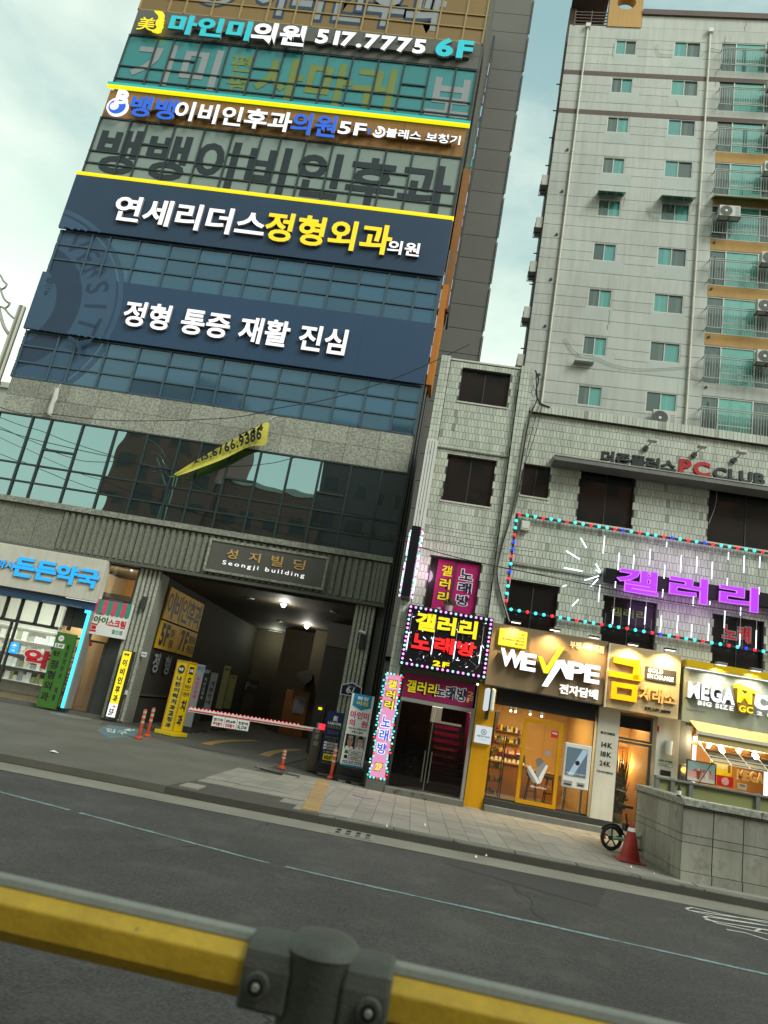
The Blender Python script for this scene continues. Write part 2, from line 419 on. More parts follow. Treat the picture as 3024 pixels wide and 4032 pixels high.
M['lit_blue'] = glow('blue lit letter', '#0a63e0', 1.0)
M['lit_yellow'] = glow('yellow lit letter', '#ffd800', 1.2)
M['lit_yellow2'] = glow('yellow lit strip', '#ffe800', 1.15)
M['lit_teal'] = glow('teal lit strip', '#00c0b0', 1.0)
M['lit_red'] = glow('red lit letter', '#ff0a0c', 1.3)
M['lit_purple'] = glow('purple neon', '#b026ff', 1.25)
M['lit_purple2'] = glow('purple neon rim', '#d978ff', 1.2)
M['lit_sky'] = glow('sky blue lit letter', '#18a8f8', 1.25)
M['lit_sky2'] = glow('cyan light line', '#40dcff', 1.7)
M['b_red'] = glow('red bulb', '#ff2a3c', 1.6)
M['b_green'] = glow('green bulb', '#30e8b0', 1.6)
M['b_cyan'] = glow('cyan bulb', '#48ecea', 1.7)
M['b_blue'] = glow('blue bulb', '#2038f0', 1.8)
M['b_pink'] = glow('pink bulb', '#f8a0ff', 1.8)
M['b_mint'] = glow('mint bulb', '#a0f8e0', 1.7)
M['b_white'] = glow('white light tube', '#e4f0ff', 2.6)
M['tube_off'] = mat('unlit tube', (.30,.31,.30), .4)
M['tile'] = mat('glazed facade tile', (.52,.555,.475), .38, .15, .8, streak=.22, per=.12)
M['tile_mass'] = mat('glazed facade tiles', (.52,.555,.475), .38, .14, .8, streak=.24, tone='tone')
M['tile_joint'] = mat('tile mortar', (.15,.15,.12), .9)
M['apt'] = mat('painted concrete', (.455,.475,.44), .8, .14, .28, .05, 40, streak=.20, fine=.03, per=.035)
M['apt_joint'] = mat('groove joint', (.17,.165,.145), .9)  # plain dark tone of the grooves between the wall bands
M['apt_brown'] = mat('brown painted band', (.115,.085,.075), .8, .15, .6)
M['apt_ochre'] = mat('ochre painted band', (.44,.26,.085), .75, .12, .5, streak=.15)
M['white_frame'] = mat('white window frame', (.55,.56,.53), .5, .08)
M['a_glass'] = glassy('grey window', '#39443f', .05, .20, '#8f9f9a', per=.2)
M['a_teal'] = glassy('teal window', '#35807a', .06, .22, '#9fc4bc', wave=.004, per=.14)
M['a_green'] = glassy('green window', '#3f8f84', .06, .25, '#a9d0c4', wave=.004, per=.12)
M['metal_rail'] = mat('painted railing', (.33,.36,.33), .45, .1)
M['metal_dark'] = mat('dark metal', (.035,.036,.034), .5, .15)
M['metal_black'] = mat('black metal', (.012,.012,.012), .5, .1)
M['steel'] = mat('stainless steel', (.36,.36,.31), .28, .1, metal=.9)
M['alu'] = mat('aluminium', (.36,.36,.33), .4, .1, metal=.5)
M['ac_white'] = mat('air conditioner casing', (.50,.50,.45), .5, .12, 4)
M['ac_dark'] = mat('air conditioner grille', (.05,.052,.05), .6)
M['white_plastic'] = mat('white plastic', (.62,.63,.60), .4, .06)
M['off_white'] = mat('off white paint', (.56,.54,.46), .6, .1, 1.5, streak=.15)
M['wallgrey'] = mat('grey wall panel', (.105,.102,.088), .6, .12, .4, per=.05)
M['wallgrey_side'] = mat('dark wall', (.05,.05,.044), .7)
M['canopy'] = mat('grey canopy metal', (.15,.155,.14), .55, .2, 1, streak=.2)
M['red_plastic'] = mat('red letter', (.42,.02,.02), .4)
M['black_letter'] = mat('black letter', (.02,.026,.026), .45)
M['w_dark'] = glassy('brown dark window', '#121211', .02, .28, '#86888a', wave=.008, wscale=1.2, per=.2)
M['w_film'] = glassy('black film window', '#060808', .05, .14, '#8a9090', per=.1)
M['glass'] = clear_glass('shop glass')
M['pink'] = mat('magenta board', '#a3175f', .45, .12, 2)
M['pink_dark'] = mat('magenta sign', '#7d1646', .45, .12, 2)
M['black_board'] = mat('black sign board', (.008,.008,.012), .35, .1)
M['print_yellow'] = mat('printed yellow', '#e9d21c', .5, .05)
M['print_navy'] = mat('printed navy', '#141b46', .5, .05)
M['print_white'] = mat('printed white', (.72,.72,.70), .5, .04)
M['print_black'] = mat('printed black', (.012,.012,.012), .5, .04)
M['print_red'] = mat('printed red', '#c3222c', .5, .05)
M['print_pink'] = mat('printed pink', '#d0246c', .5, .05)
M['print_blue'] = mat('printed blue', '#1d7fa8', .5, .06)
M['print_green'] = mat('printed green', '#3c6a26', .5, .1)
M['print_gold'] = mat('gold letter', (.62,.38,.14), .35, .1)
M['print_grey'] = mat('printed grey', '#8a8d90', .5, .05)
M['signgrey'] = mat('taupe sign board', '#7d6a50', .5, .07, 1)
M['gold_board'] = mat('cream sign board', '#b9a27a', .5, .08, 1, streak=.15)
M['gold_letter'] = mat('yellow acrylic letter', '#c98d00', .4, .1, emit='#ffb400', es=.35)
M['mega_board'] = mat('pale grey sign board', '#8e9486', .45, .07, 1)
M['yellow_paint'] = mat('yellow painted pillar', '#c08a06', .45, .10, 1.2, streak=.15, chip=((.25,.17,.03), .66, .08, 9))
M['yellow_door'] = mat('yellow door frame', '#c08a08', .4, .08)
M['yellow_sign'] = mat('yellow sign panel', '#d6b90a', .5, .07)
M['yellow_wall'] = mat('yellow wall sign', '#c79a10', .5, .1)
M['wood'] = mat('light brown veneer', '#8a5a24', .5, .2, 3)
M['shop_wall'] = mat('warm shop wall', '#b08a50', .7, .1)
M['shop_floor'] = mat('shop floor', '#6a5230', .4, .1)
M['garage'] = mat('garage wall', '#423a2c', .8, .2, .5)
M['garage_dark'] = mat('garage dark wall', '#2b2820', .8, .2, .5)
M['ceiling'] = mat('garage ceiling', '#3b3528', .7, .1)
M['orange'] = mat('orange delineator', '#a83c1c', .5, .12, 4)
M['reflective'] = mat('reflective band', '#a5a48c', .4, .1)
M['cone'] = mat('red cone', '#96281f', .5, .18, 4, chip=((.12,.06,.05), .6, .1, 14))
M['rail_yellow'] = mat('yellow rail', '#b3922a', .5, .22, 7, fine=.10, fscale=60, bump=.15, bscale=90, chip=((.15,.125,.05), .66, .06, 22))
M['rail_grey'] = mat('grey rail cap', '#4b4e46', .6, .25, 9, fine=.12, fscale=120, bump=.2, bscale=140, chip=((.09,.092,.08), .60, .15, 20))
M['rail_cap'] = mat('pale rail cap', '#80837a', .6, .2, 9, fine=.1, fscale=120)
M['rubber'] = mat('rubber', (.015,.015,.015), .7, .1)
M['mint'] = mat('mint frame', '#8fb894', .4, .08)
M['leaf'] = mat('dried leaves', '#3b3a20', .8, .4, 12)
M['green_leaf'] = mat('plant leaves', '#2c3318', .8, .4, 12)
M['terracotta'] = mat('white pot', (.5,.5,.47), .5)
M['brick_red'] = mat('red brown facade', (.22,.10,.07), .8, .15, .4)
M['cable'] = mat('black cable', (.012,.012,.012), .6)
M['cable_grey'] = mat('grey conduit', (.30,.30,.26), .6)
M['banner_yellow'] = mat('yellow cloth', '#cbc350', .7, .12, 3)
M['cloth_white'] = mat('white cloth', (.50,.50,.46), .8, .15, 4)
M['pale_green'] = mat('pale green glass panel', '#84875c', .35, .12, 1)
M['cream_awn'] = mat('cream awning cloth', '#b3a063', .7, .1)
def lamp(name, kind, loc, energy, col, parent, size=.3, rot=None, spot=None, blend=.6):
    ld = bpy.data.lights.new(name, kind); ld.energy = energy; ld.color = col
    if kind == 'AREA': ld.size = size
    else: ld.shadow_soft_size = size
    if spot: ld.spot_size = spot; ld.spot_blend = blend
    o = bpy.data.objects.new(name, ld); COL.objects.link(o)
    if parent is not None: o.parent = parent; o.location = Vector(loc) - ORG[parent.name]
    else: o.location = loc
    if rot is not None: o.rotation_euler = (Vector(rot) - Vector(loc)).to_track_quat('-Z', 'Y').to_euler()
    return o
# ================================================================== THE GROUND
YT, YS, ZR = 18.35, 23.8, -0.15            # tile building front, office building front, road level
struct(MB().flat([(-400,-400),(400,-400),(400,400),(-400,400)], -.20).build('ground', M['earth']))
struct(MB().flat([(-120,-9),(120,-9),(120,12.75),(-120,12.75)], -.15, .04).build('road', M['asphalt']))
struct(MB().flat([(-120,11.92),(120,11.92),(120,12.66),(-120,12.66)], -.142, .004).build('gutter', M['gutter']))
struct(MB().flat([(-120,12.66),(-3.9,12.66),(-3.25,19.2),(-5.9,20.2),(-9.2,22.0),(-9.6,YS-.6),(-120,YS-.6)], -.012, .12).build('driveway', M['driveway']))
struct(MB().flat([(-3.25,19.2),(-3.0,YS+.3),(-120,YS+.3),(-120,YS-.598),(-9.602,YS-.598),(-9.2,22.002),(-5.9,20.202)], -.012, .12).build('forecourt', M['forecourt']))
side = struct(MB().flat([(-3.9,12.66),(60,12.66),(60,YT+6),(-3.0,YT+6)], -.025, .11).build('sidewalk', M['grout']))
slab_me = None
for i in range(26):
    for j in range(10):
        x0, y0 = -3.75 + i*.335, 12.90 + j*.545
        if x0 > 4.75: continue
        if x0 < -3.3+.05*j and j > 7: continue
        if slab_me is None:
            slab_me = MB().box(-.164,.164,-.269,.269,-.03,.03)
            so_ = slab_me.build('paving_slab', M['slab'], side, c=(0,0,0)); slab_me = so_.data
            so_.location = Vector((x0+.167, y0+.27, -.03)) - ORG['sidewalk']; slab_src = so_; continue
        o = slab_src.copy(); COL.objects.link(o)
        drop = max(0, min(1, (-1.3-x0)/1.5))*max(0, (14.2-y0)/1.3) if x0 < -1.3 else 0
        o.location = Vector((x0+.167, y0+.27, -.03 + random.uniform(-.003,.003) - .07*max(0,drop))) - ORG['sidewalk']
        o.rotation_euler = (random.uniform(-.006,.006), random.uniform(-.006,.006), 0)
struct(MB().flat([(5.0,12.7),(40,12.7),(40,YT),(5.0,YT)], -.004, .05).build('pavement', M['slab']))
tm = None
for i in range(1):
    for j in range(17):
        y = 13.05 + j*.302; x = -1.43 - .076*(y-12.8)
        m = MB().box(x-.147, x+.147, y-.147, y+.147, -.06, .004)
        for k in range(4): m.box(x-.12+k*.07, x-.085+k*.07, y-.135, y+.135, .004, .010)
        m.build('tactile_tile', M['tactile'], side)
kerb = thing('kerb', None, None, (0,12.75,-.15)); struct(kerb)
x = -14.0
while x < 20:
    L = 1.0; t = 0.0
    z1 = 0.0
    zl = lambda q: -.125 + .125*max(0, min(1, (q+2.3)/1.3))
    a, b = zl(x), zl(x+L)
    y0, y1 = 12.66, 12.88
    g = .008
    MB().add([(x+g,y0,-.16),(x+L-g,y0,-.16),(x+L-g,y1,-.16),(x+g,y1,-.16),(x+g,y0+.012,a),(x+L-g,y0+.012,b),(x+L-g,y1,b),(x+g,y1,a)],
        [(0,3,2,1),(4,5,6,7),(0,1,5,4),(1,2,6,5),(2,3,7,6),(3,0,4,7)]).build('kerb_stone', M['kerb'], kerb, bevel=.012)
    x += L
# painted lines
def ribbon(pts, w, z):
    mb = MB(); P = [Vector((p[0], p[1], 0)) for p in pts]; L = []
    for i, p in enumerate(P):
        d = (P[min(i+1,len(P)-1)] - P[max(i-1,0)]).normalized(); nrm = Vector((-d.y, d.x, 0))
        ww = w[i] if isinstance(w, (list, tuple)) else w
        L.append((p+nrm*ww/2, p-nrm*ww/2))
    for (a, b), (c, d) in zip(L, L[1:]):
        mb.add([(a.x,a.y,z),(b.x,b.y,z),(d.x,d.y,z),(c.x,c.y,z)], [(0,1,2,3)])
    return mb
bl = [(-16,12.0),(-8,10.85),(-4.1,9.93),(-1.6,9.28),(-.4,9.14),(1.5,8.98),(4.1,8.75),(9,8.4),(30,7.5)]
fine = []
for (xa, ya), (xb, yb) in zip(bl, bl[1:]):
    for k in range(6): fine.append((xa+(xb-xa)*k/6, ya+(yb-ya)*k/6))
rl = random.Random(11); ln = MB(); dense = []
for (xa, ya), (xb, yb) in zip(fine, fine[1:]):
    n_ = max(1, int(math.hypot(xb-xa, yb-ya)/.16))
    for k in range(n_): dense.append((xa+(xb-xa)*k/n_, ya+(yb-ya)*k/n_))
seg = []
for q in dense:
    seg.append((q[0], q[1]+rl.uniform(-.006,.006)))
    if rl.random() < .06 and len(seg) > 2:
        rb = ribbon(seg, [.085*rl.uniform(.55,1.1) for _ in seg], -.145); ln.add(rb.v, rb.f); seg = []
rb = ribbon(seg, .08, -.145) if len(seg) > 1 else MB(); ln.add(rb.v, rb.f)
struct(ln.build('lane_line', M['bluepaint']))
M['tar'] = mat('tar seal', (.028,.027,.025), .8, .2, 4)
def crack(a, b, w, seed):
    rc = random.Random(seed); P = [Vector((*PZ(a,-.147),0)), Vector((*PZ(b,-.147),0))]; n_ = 26; d = P[1]-P[0]; nn = Vector((-d.y,d.x,0)).normalized(); off = 0; L = []
    for k in range(n_+1):
        off += rc.uniform(-.05,.05); off *= .9; q = P[0]+d*k/n_+nn*off; L.append((q.x,q.y))
    struct(ribbon(L, [w*rc.uniform(.4,1.3) for _ in L], -.1465).build('road_crack', M['tar']))
struct(MB().flat([PZ(q,-.147) for q in (('d',1000,1790),('d',1330,1880),('d',1290,1960),('d',960,1865))], -.1468).build('asphalt_patch', mat('newer asphalt', (.036,.036,.034), .85, .3, .5, .5, 130, fine=.45, fscale=60)))
crack(('e2',0,605),('e2',200,520),.018,1); crack(('z6',480,800),('z6',700,1030),.016,2); crack(('e2',1450,830),('e2',1659,960),.014,4); crack(('p2',1350,10),('p2',1000,90),.012,5); crack(('z5',1010,1475),('z5',1150,1400),.012,7)

zz = [[('g6',1010,1262),('g6',1060,1255),('g6',1300,1310),('g6',1659,1378)], [('g6',1150,1332),('g6',1180,1326),('g6',1400,1362),('g6',1659,1400)], [('g6',1010,1262),('g6',1030,1275),('g6',1250,1330),('g6',1659,1400)], [('g6',1150,1332),('g6',1260,1380),('g6',1659,1465)], [('g6',1560,1440),('g6',1600,1425),('g6',1659,1436)], [('z6',1385,1022),('z6',1480,1040),('z6',1659,1068)], [('z6',1330,985),('z6',1480,1008),('z6',1659,1032)], [('z6',1480,1066),('z6',1560,1080),('z6',1659,1112)]]
mb = MB()
for z_ in zz:
    q = ribbon([PZ(p, -.145) for p in z_], .045, -.1448 + .0006*len(mb.f)/30); mb.add(q.v, q.f)
struct(mb.build('road_marking', M['whitepaint']))
def arc_mark(pts, w):
    return struct(ribbon([PZ(p, -.006) for p in pts], w, -.006).build('yellow_road_marking', M['yellowpaint']))
arc_mark([('e1',850,790),('e1',900,776),('e1',990,763),('e1',1100,758),('e1',1260,758)], .30)
arc_mark([('e1',1325,883),('e1',1370,862),('e1',1430,846),('e1',1500,838),('e1',1620,832)], .30)
fp = [PZ(('e1',q[0],q[1]), -.008) for q in ((-40,672),(60,628),(330,668),(270,722),(60,742))]
struct(MB().flat(fp, -.008, .003).build('blue_floor_marking', M['bluefloor']))
mb = MB()
for q in [((185,668),(235,660),(232,672),(272,668),(270,678),(232,676),(240,684),(190,676))]:
    mb.flat([PZ(('e1',*p), -.005) for p in q], -.004)
mb2 = MB(); cells = ((15,95,668,695), (125,235,695,712))
struct(mb.build('white_floor_marking', M['whitepaint']))
def ground_text(t, c0, c1, c2, z, name):      # lettering laid flat: c0 left-bottom, c1 right-bottom, c2 left-top as pixels
    a, b, c = [Vector((*PZ(p, z), z)) for p in (c0, c1, c2)]
    ru = run(t, 'b'); mb = MB()
    xs = [x+v[0] for _, x, g in ru for v in g[0]]; zs = [v[1] for _, x, g in ru for v in g[0]]
    for _, x, (vs, fs) in ru:
        mb.add([a + (b-a)*((x+v[0]-min(xs))/(max(xs)-min(xs))) + (c-a)*((v[1]-min(zs))/(max(zs)-min(zs))) for v in vs], fs)
    return struct(mb.build(name, M['whitepaint']))
ground_text('입구', ('e1',30,685), ('e1',210,715), ('e1',40,655), -.0035, 'floor_lettering')
ed = [PZ(p, -.004) for p in (('e1',690,795),('e1',960,862),('e1',1240,930))]
struct(ribbon(ed, .07, -.005).build('drainage_channel', M['gutter']))
# storm drain, manholes, trench grate, litter
t = thing('storm_drain', 'concrete gutter drain with two rows of dark slots below the kerb', 'drain', (-.75, 12.3, -.142))
x0, y0 = PZ(('e2',520,590), -.142); x1, y1 = PZ(('e2',665,650), -.142)
bx('drain_slab', M['gutter'], t, -1.02, -.28, 12.02, 12.60, -.142, -.132)
for i in range(4):
    for j in range(2):
        bx('drain_slot', M['metal_black'], t, -.90+i*.16, -.83+i*.16, 12.10+j*.25, 12.26+j*.25, -.133, -.1295)
def manhole(lab, a, r, z, m='metal_dark'):
    c = PZ(a, z); t = thing('manhole_cover', lab, 'manhole cover', (c[0], c[1], z))
    MB().lathe([(r,z-.01),(r,z+.004),(r*.93,z+.007)], c[0], c[1], 24).build('rim', M[m], t)
    MB().lathe([(r*.90,z),(r*.90,z+.0085),(r*.2,z+.009)], c[0], c[1], 24).build('lid', M['canopy'], t)
manhole('round iron manhole cover in the paving in front of the karaoke entrance', ('e2',715,394), .23, .0)
manhole('pale round manhole cover on the ground before the ice cream door', ('f7',580,1595), .62, -.012, 'gutter')
t = thing('trench_grate', 'narrow brown grate strip in the ground beside the driveway edge', 'grate', (*PZ(('e2',160,235),0), -.01))
g = [PZ(('e2',*p), .002) for p in ((5,198),(30,192),(305,255),(290,272))]
MB().flat(g, .002, .01).build('grate', M['metal_dark'], t)
def litter(lab, a, z, s):
    c = PZ(a, z); mb = MB(); ps = [(c[0]+s*math.cos(k)*random.uniform(.5,1.2), c[1]+s*math.sin(k)*random.uniform(.5,1.2), z+random.uniform(.004,.03)) for k in range(0,6)]
    mb.add(ps + [(c[0],c[1],z+.05)], [(i,(i+1)%6,6) for i in range(6)])
    tag(mb.build('paper_scrap', M['print_white']), lab, 'litter')
litter('crumpled white paper scrap lying on the asphalt at the far left', ('z5',230,303), -.012, .10)
for i_, (q_, z_) in enumerate(((('z6',395,760),-.14),(('e2',1450,795),-.14),(('e2',1515,788),-.14),(('g6',755,1002),0.0),(('e2',1115,585),0.0),(('e2',865,592),0.0))):
    litter(['scrap of litter in the gutter just right of the storm drain','pale litter scrap in the gutter, left one of a close pair','pale litter scrap in the gutter, right one of a close pair','tiny litter scrap on the pavement before the granite wall','flat paper scrap in the middle of the paved pavement','tiny scrap on the kerb edge by the pavement'][i_], q_, z_, .022)
litter('small white paper scrap on the pavement below the red cone', ('g6',572,945), 0.0, .03)

def frame_rect(name, m, par, x0, x1, z0, z1, y0, y1, w):
    mb = MB().box(x0,x1,y0,y1,z1-w,z1).box(x0,x1,y0,y1,z0,z0+w).box(x0,x0+w,y0,y1,z0+w,z1-w).box(x1-w,x1,y0,y1,z0+w,z1-w)
    return mb.build(name, m, par)
# ================================================================== OFFICE BUILDING (left)
OB = thing('office_building', 'tall dark glass office block with stacked clinic signs and a garage entrance', 'building', (-9, YS, 0))
XM = [-16.78,-15.45,-14.72,-13.5,-12.23,-11.01,-9.78,-8.97,-7.88,-6.77,-5.66,-4.55,-3.46,-2.35,-1.48]
XL, XRt = XM[0], XM[-1]
def band(z0, z1, rows, gm, fm, sash=None, sash_z=None, skip=None):
    """curtain wall: every pane, mullion and transom is a piece; sash = columns with an opening light"""
    Y = YS
    for i in range(len(XM)-1):
        a, b = XM[i], XM[i+1]; zs = [z0] + list(rows) + [z1]
        if sash and i in sash:
            zs = sorted(zs + [sash_z])
        if skip and i in skip: zs = [z for z in zs if z not in skip[i]]
        for c, d in zip(zs, zs[1:]):
            o = MB().box(a+.03, b-.03, Y+.0, Y+.03, c+.025, d-.025).build('window_pane', gm, OB)
            o.rotation_euler = (random.uniform(-.006,.006), 0, random.uniform(-.006,.006))
        if sash and i in sash: bx('transom', fm, OB, a+.03, b-.03, Y-.05, Y+.05, sash_z-.035, sash_z+.035)
    for xm in XM:
        w = .034
        bx('mullion', fm, OB, xm-w, xm+w, Y-.06, Y+.06, z0, z1)
    for z in [z0] + list(rows) + [z1]:
        bx('transom', fm, OB, XL-.06, XRt+.05, Y-.045, Y+.06, z-.03, z+.03)
band(6.80, 9.92, (7.43, 8.09), M['g_mirror'], M['frame_dark'], (2,5,8,11), 8.74)
band(11.40, 13.31, (12.03, 12.70), M['g_blue'], M['frame_navy'], skip={7: (12.70,)})
band(15.90, 17.88, (16.57, 17.25), M['g_blue'], M['frame_navy'], skip={7: (16.57,)})
band(20.68, 23.55, (21.25, 21.85), M['g_grey'], M['frame_dark'], (2,5,8,11), 22.45)
band(25.32, 28.08, (25.68, 26.36), M['g_teal'], M['frame_dark'], (2,5,8,11), 26.98)
band(29.55, 37.0, (30.35, 31.1, 32.4, 33.8, 35.4), M['g_brown'], M['frame_bronze'])
# backing structure
bx('wall', M['granite_dark'], OB, XL+.05, XRt-.05, YS+.08, YS+16, 5.12, 37.4)
bx('parapet', M['granite_dark'], OB, XL-.1, XRt+.1, YS-.1, YS+.3, 37.0, 38.2)
# granite bands made of slabs
def slabs(z0, z1, xs, zs, m, y0, y1, name='granite_slab'):
    zz_ = [z0] + zs + [z1]
    for a, b in zip(xs, xs[1:]):
        for c, d in zip(zz_, zz_[1:]):
            MB().box(a+.006, b-.006, y0+random.uniform(0,.004), y1, c+.006, d-.006).build(name, m, OB)
n = 13
slabs(9.95, 11.37, [XL+(XRt-XL)*i/n for i in range(n+1)], [10.66], M['granite'], YS-.03, YS+.07)
slabs(23.58, 24.98, [XL+(XRt-XL)*i/6 for i in range(7)], [], M['brownboard'], YS-.06, YS+.07, 'cladding_panel')
slabs(28.12, 29.52, [XL+(XRt-XL)*i/12 for i in range(13)], [28.8], M['granite_dark'], YS-.06, YS+.07)
# fluted lintel
bx('ledge', M['granite'], OB, XL-.15, XRt+.04, YS-.32, YS+.07, 6.60, 6.79)
bx('lintel', M['granite_dark'], OB, XL, XRt, YS-.10, YS+.4, 5.12, 6.60)
bx('lintel_edge', M['granite_dark'], OB, XL-.1, XRt+.02, YS-.26, YS+.02, 5.08, 5.18)
PLQ = (PY(('f8',395,55),YS)[0], PY(('f8',1140,160),YS)[0])
xs = [XL + .92*i for i in range(18)]
for i, a in enumerate(xs):
    b = min(a+.92, XRt)
    if b-a < .2: break
    z1 = 6.58
    mid = (a+b)/2
    m = MB().box(a+.008, b-.008, YS-.19, YS-.10, 5.19, z1)
    if PLQ[0]-.3 < mid < PLQ[1]+.3:
        z_parts = None
    if i >= 4:
        k = 4
        for j in range(k):
            c = a + (b-a)*(j+.5)/k
            m.prism([(c-.062,5.22),(c+.062,5.22),(c+.062,z1-.03),(c-.062,z1-.03)], YS-.245, YS-.19)
    m.build('fluted_panel', M['granite_rib'], OB)
# pillars beside the garage
def pillar(x0, x1, zt, y0=YS):
    m = MB().box(x0, x1, y0, y0+.75, 0, zt); k = 5
    for j in range(k):
        c = x0 + (x1-x0)*(j+.5)/k
        bx('flute', M['granite_flute'], OB, c-.042, c+.042, y0-.04, y0-.0005, .05, zt-.02)
    m.build('pillar', M['granite_rib'], OB)
GX0, GX1 = -9.18, -2.42
pillar(-9.98, GX0, 5.08); pillar(GX1, -1.72, 5.08)
# garage room behind
GY = YS + 16
bx('garage_ceiling', M['ceiling'], OB, GX0-.3, GX1+.6, YS+.1, GY, 5.0, 5.1)
bx('garage_floor', M['forecourt'], OB, GX0-.3, GX1+.6, YS+.1, GY, -.06, -.01)
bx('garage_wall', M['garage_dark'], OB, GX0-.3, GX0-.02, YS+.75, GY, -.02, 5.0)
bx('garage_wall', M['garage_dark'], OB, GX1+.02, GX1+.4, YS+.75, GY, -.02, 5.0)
bx('garage_wall', M['garage'], OB, GX0-.3, GX1+.6, GY, GY+.2, -.02, 5.0)
bx('garage_wall', M['garage'], OB, -5.2, GX1+.02, GY-5.2, GY-.02, -.02, 5.0)
bx('garage_wall', M['garage'], OB, -7.0, -5.2, GY-3.4, GY-.03, -.02, 5.0)
bx('skirting_wall', M['garage'], OB, GX0-.02, GX0+.03, YS+.75, YS+7, .9, .97)
# office door and glazed lobby at the back of the garage
lb = rp('f8', 360, 800, 610, 1080, GY-3.5)
lw = rp('f8', 375, 808, 612, 905, GY-.06); lw = (max(lw[0], GX0+.1), min(lw[1], -7.05), lw[2], lw[3])
bx('lobby_window', mat('dim lobby glass', '#4a5548', .4, .2, 1.5), OB, lw[0], lw[1], GY-.05, GY-.01, lw[2], lw[3])
frame_rect('lobby_frame', M['metal_dark'], OB, lw[0]-.08, lw[1]+.08, lw[2]-.08, lw[3]+.08, GY-.09, GY-.01, .08)
bx('lobby_door', mat('dim olive door', '#5c5a3c', .5, .15), OB, lw[0]+.55*(lw[1]-lw[0]), lw[1], GY-.05, GY-.01, 0, lw[2]-.1)
dr = rp('f8', 880, 1015, 1000, 1200, GY-5.25)
bx('door_frame', M['wood'], OB, dr[0], dr[1], GY-5.28, GY-5.20, 0, dr[3])
bx('door_pane', M['print_grey'], OB, dr[0]+.45, dr[1]-.12, GY-5.31, GY-5.28, dr[2]+.1, dr[3]-.25)
# right flank: dark returns, downpipes
bx('return_wall', M['granite_dark'], OB, -1.66, -1.42, YS+.2, YS+5.8, 0, 37)
for k, (x, y) in enumerate(((-1.36, YS+.4), (-1.30, YS+1.0), (-1.27, YS+1.7))):
    MB().cyl((x, y, .2), (x, y, 19.5-k*2.4), .05, n=8).build('downpipe', M['metal_dark'], OB, smooth=True)
# ground floor shops: pharmacy and ice cream front, seen between pillars
SX0 = -16.75
bx('shop_back', M['off_white'], OB, SX0-3, -12.2, YS+4.2, YS+4.3, 0, 5.1); bx('shop_back', M['shop_wall'], OB, -12.199, -9.98, YS+4.2, YS+4.3, 0, 5.1)
bx('shop_floor', M['shop_floor'], OB, SX0-3, -9.98, YS+.1, YS+4.2, -.04, .06)
bx('shop_ceiling', M['off_white'], OB, SX0-3, -9.98, YS+.1, YS+4.2, 3.95, 4.05)
bx('shop_partition', M['off_white'], OB, -12.25, -12.15, YS+.1, YS+4.2, .06, 5.0)

# pharmacy glazing
gx = [SX0-.2] + [PY(('f7',q,780),YS+.05)[0] for q in (25,150,300,450,590)] + [-12.28]
zt0, zt1 = PY(('f7',300,850),YS)[1], PY(('f7',300,640),YS)[1]
for a, b in zip(gx, gx[1:]):
    MB().box(a+.04, b-.04, YS+.05, YS+.07, zt0+.05, zt1-.02).build('transom_pane', M['glass'], OB)
    bx('window_frame', M['metal_dark'], OB, a-.04, a+.04, YS, YS+.12, zt0, zt1)
bx('window_frame', M['metal_dark'], OB, SX0-.2, -12.28, YS, YS+.12, zt0-.05, zt0+.05)
for a, b in ((SX0-.2, gx[1]+.55), (gx[1]+.55, -13.9), (-13.9, -12.28)):
    MB().box(a+.03, b-.03, YS+.05, YS+.07, .12, zt0-.06).build('shop_window', M['glass'], OB)
    bx('window_frame', M['metal_dark'], OB, a-.03, a+.03, YS, YS+.1, .06, zt0-.05)
bx('plinth', M['granite_dark'], OB, SX0-.2, -9.98, YS-.02, YS+.12, -.02, .10)
frost = mat('frosted film', '#9aa098', .6, .1, 1)
for a, b in ((SX0-.17, gx[1]+.52), (gx[1]+.58, -13.93)): bx('frosted_film', frost, OB, a, b, YS+.072, YS+.076, .14, 1.05)
# gold lit upper window and ice cream door
gw = rp('f7', 880, 350, 1085, 662, YS)
bx('lit_window', M['glass'], OB, -12.1, -10.05, YS+.05, YS+.07, gw[2]+.03, gw[3]-.03)
frame_rect('window_frame', M['metal_dark'], OB, -12.15, -9.98, gw[2]-.05, gw[3]+.03, YS, YS+.1, .06)
idr = rp('f7', 700, 985, 795, 1590, YS)
bx('shop_door', M['glass'], OB, -12.0, -10.55, YS+.05, YS+.08, .1, PY(('f7',830,1005),YS)[1])
frame_rect('door_frame', M['metal_dark'], OB, -12.1, -10.45, .06, PY(('f7',830,1005),YS)[1]+.06, YS-.01, YS+.1, .06)
bx('wall', M['metal_dark'], OB, -10.45, -9.98, YS+.02, YS+.2, 0, 3.0)
bx('wall', M['metal_dark'], OB, -12.15, -9.98, YS+.02, YS+.2, 2.72, gw[2]-.06)

# ------------------------------------------------------------------ wall behind, between the buildings
GW = thing('grey_tower', 'plain grey panelled blank tower wall rising behind the office block', 'building', (-2, 30, 0))
k = 30/31
z = 4.0
zq = 0
while z < 48:
    MB().box(-4.0, .545*k, 30, 30.2, z+.012, z+1.285).build('wall_panel', M['wallgrey'], GW); z += 1.30
bx('wall', M['wallgrey_side'], GW, -4.0, .53*k, 30.14, 36, 0, 48)
z = 17
while z < 46:
    MB().box(.55*k, .60*k, 29.93, 30.0, z, z+2.3).build('gutter_strip', M['metal_dark'], GW); z += 2.6
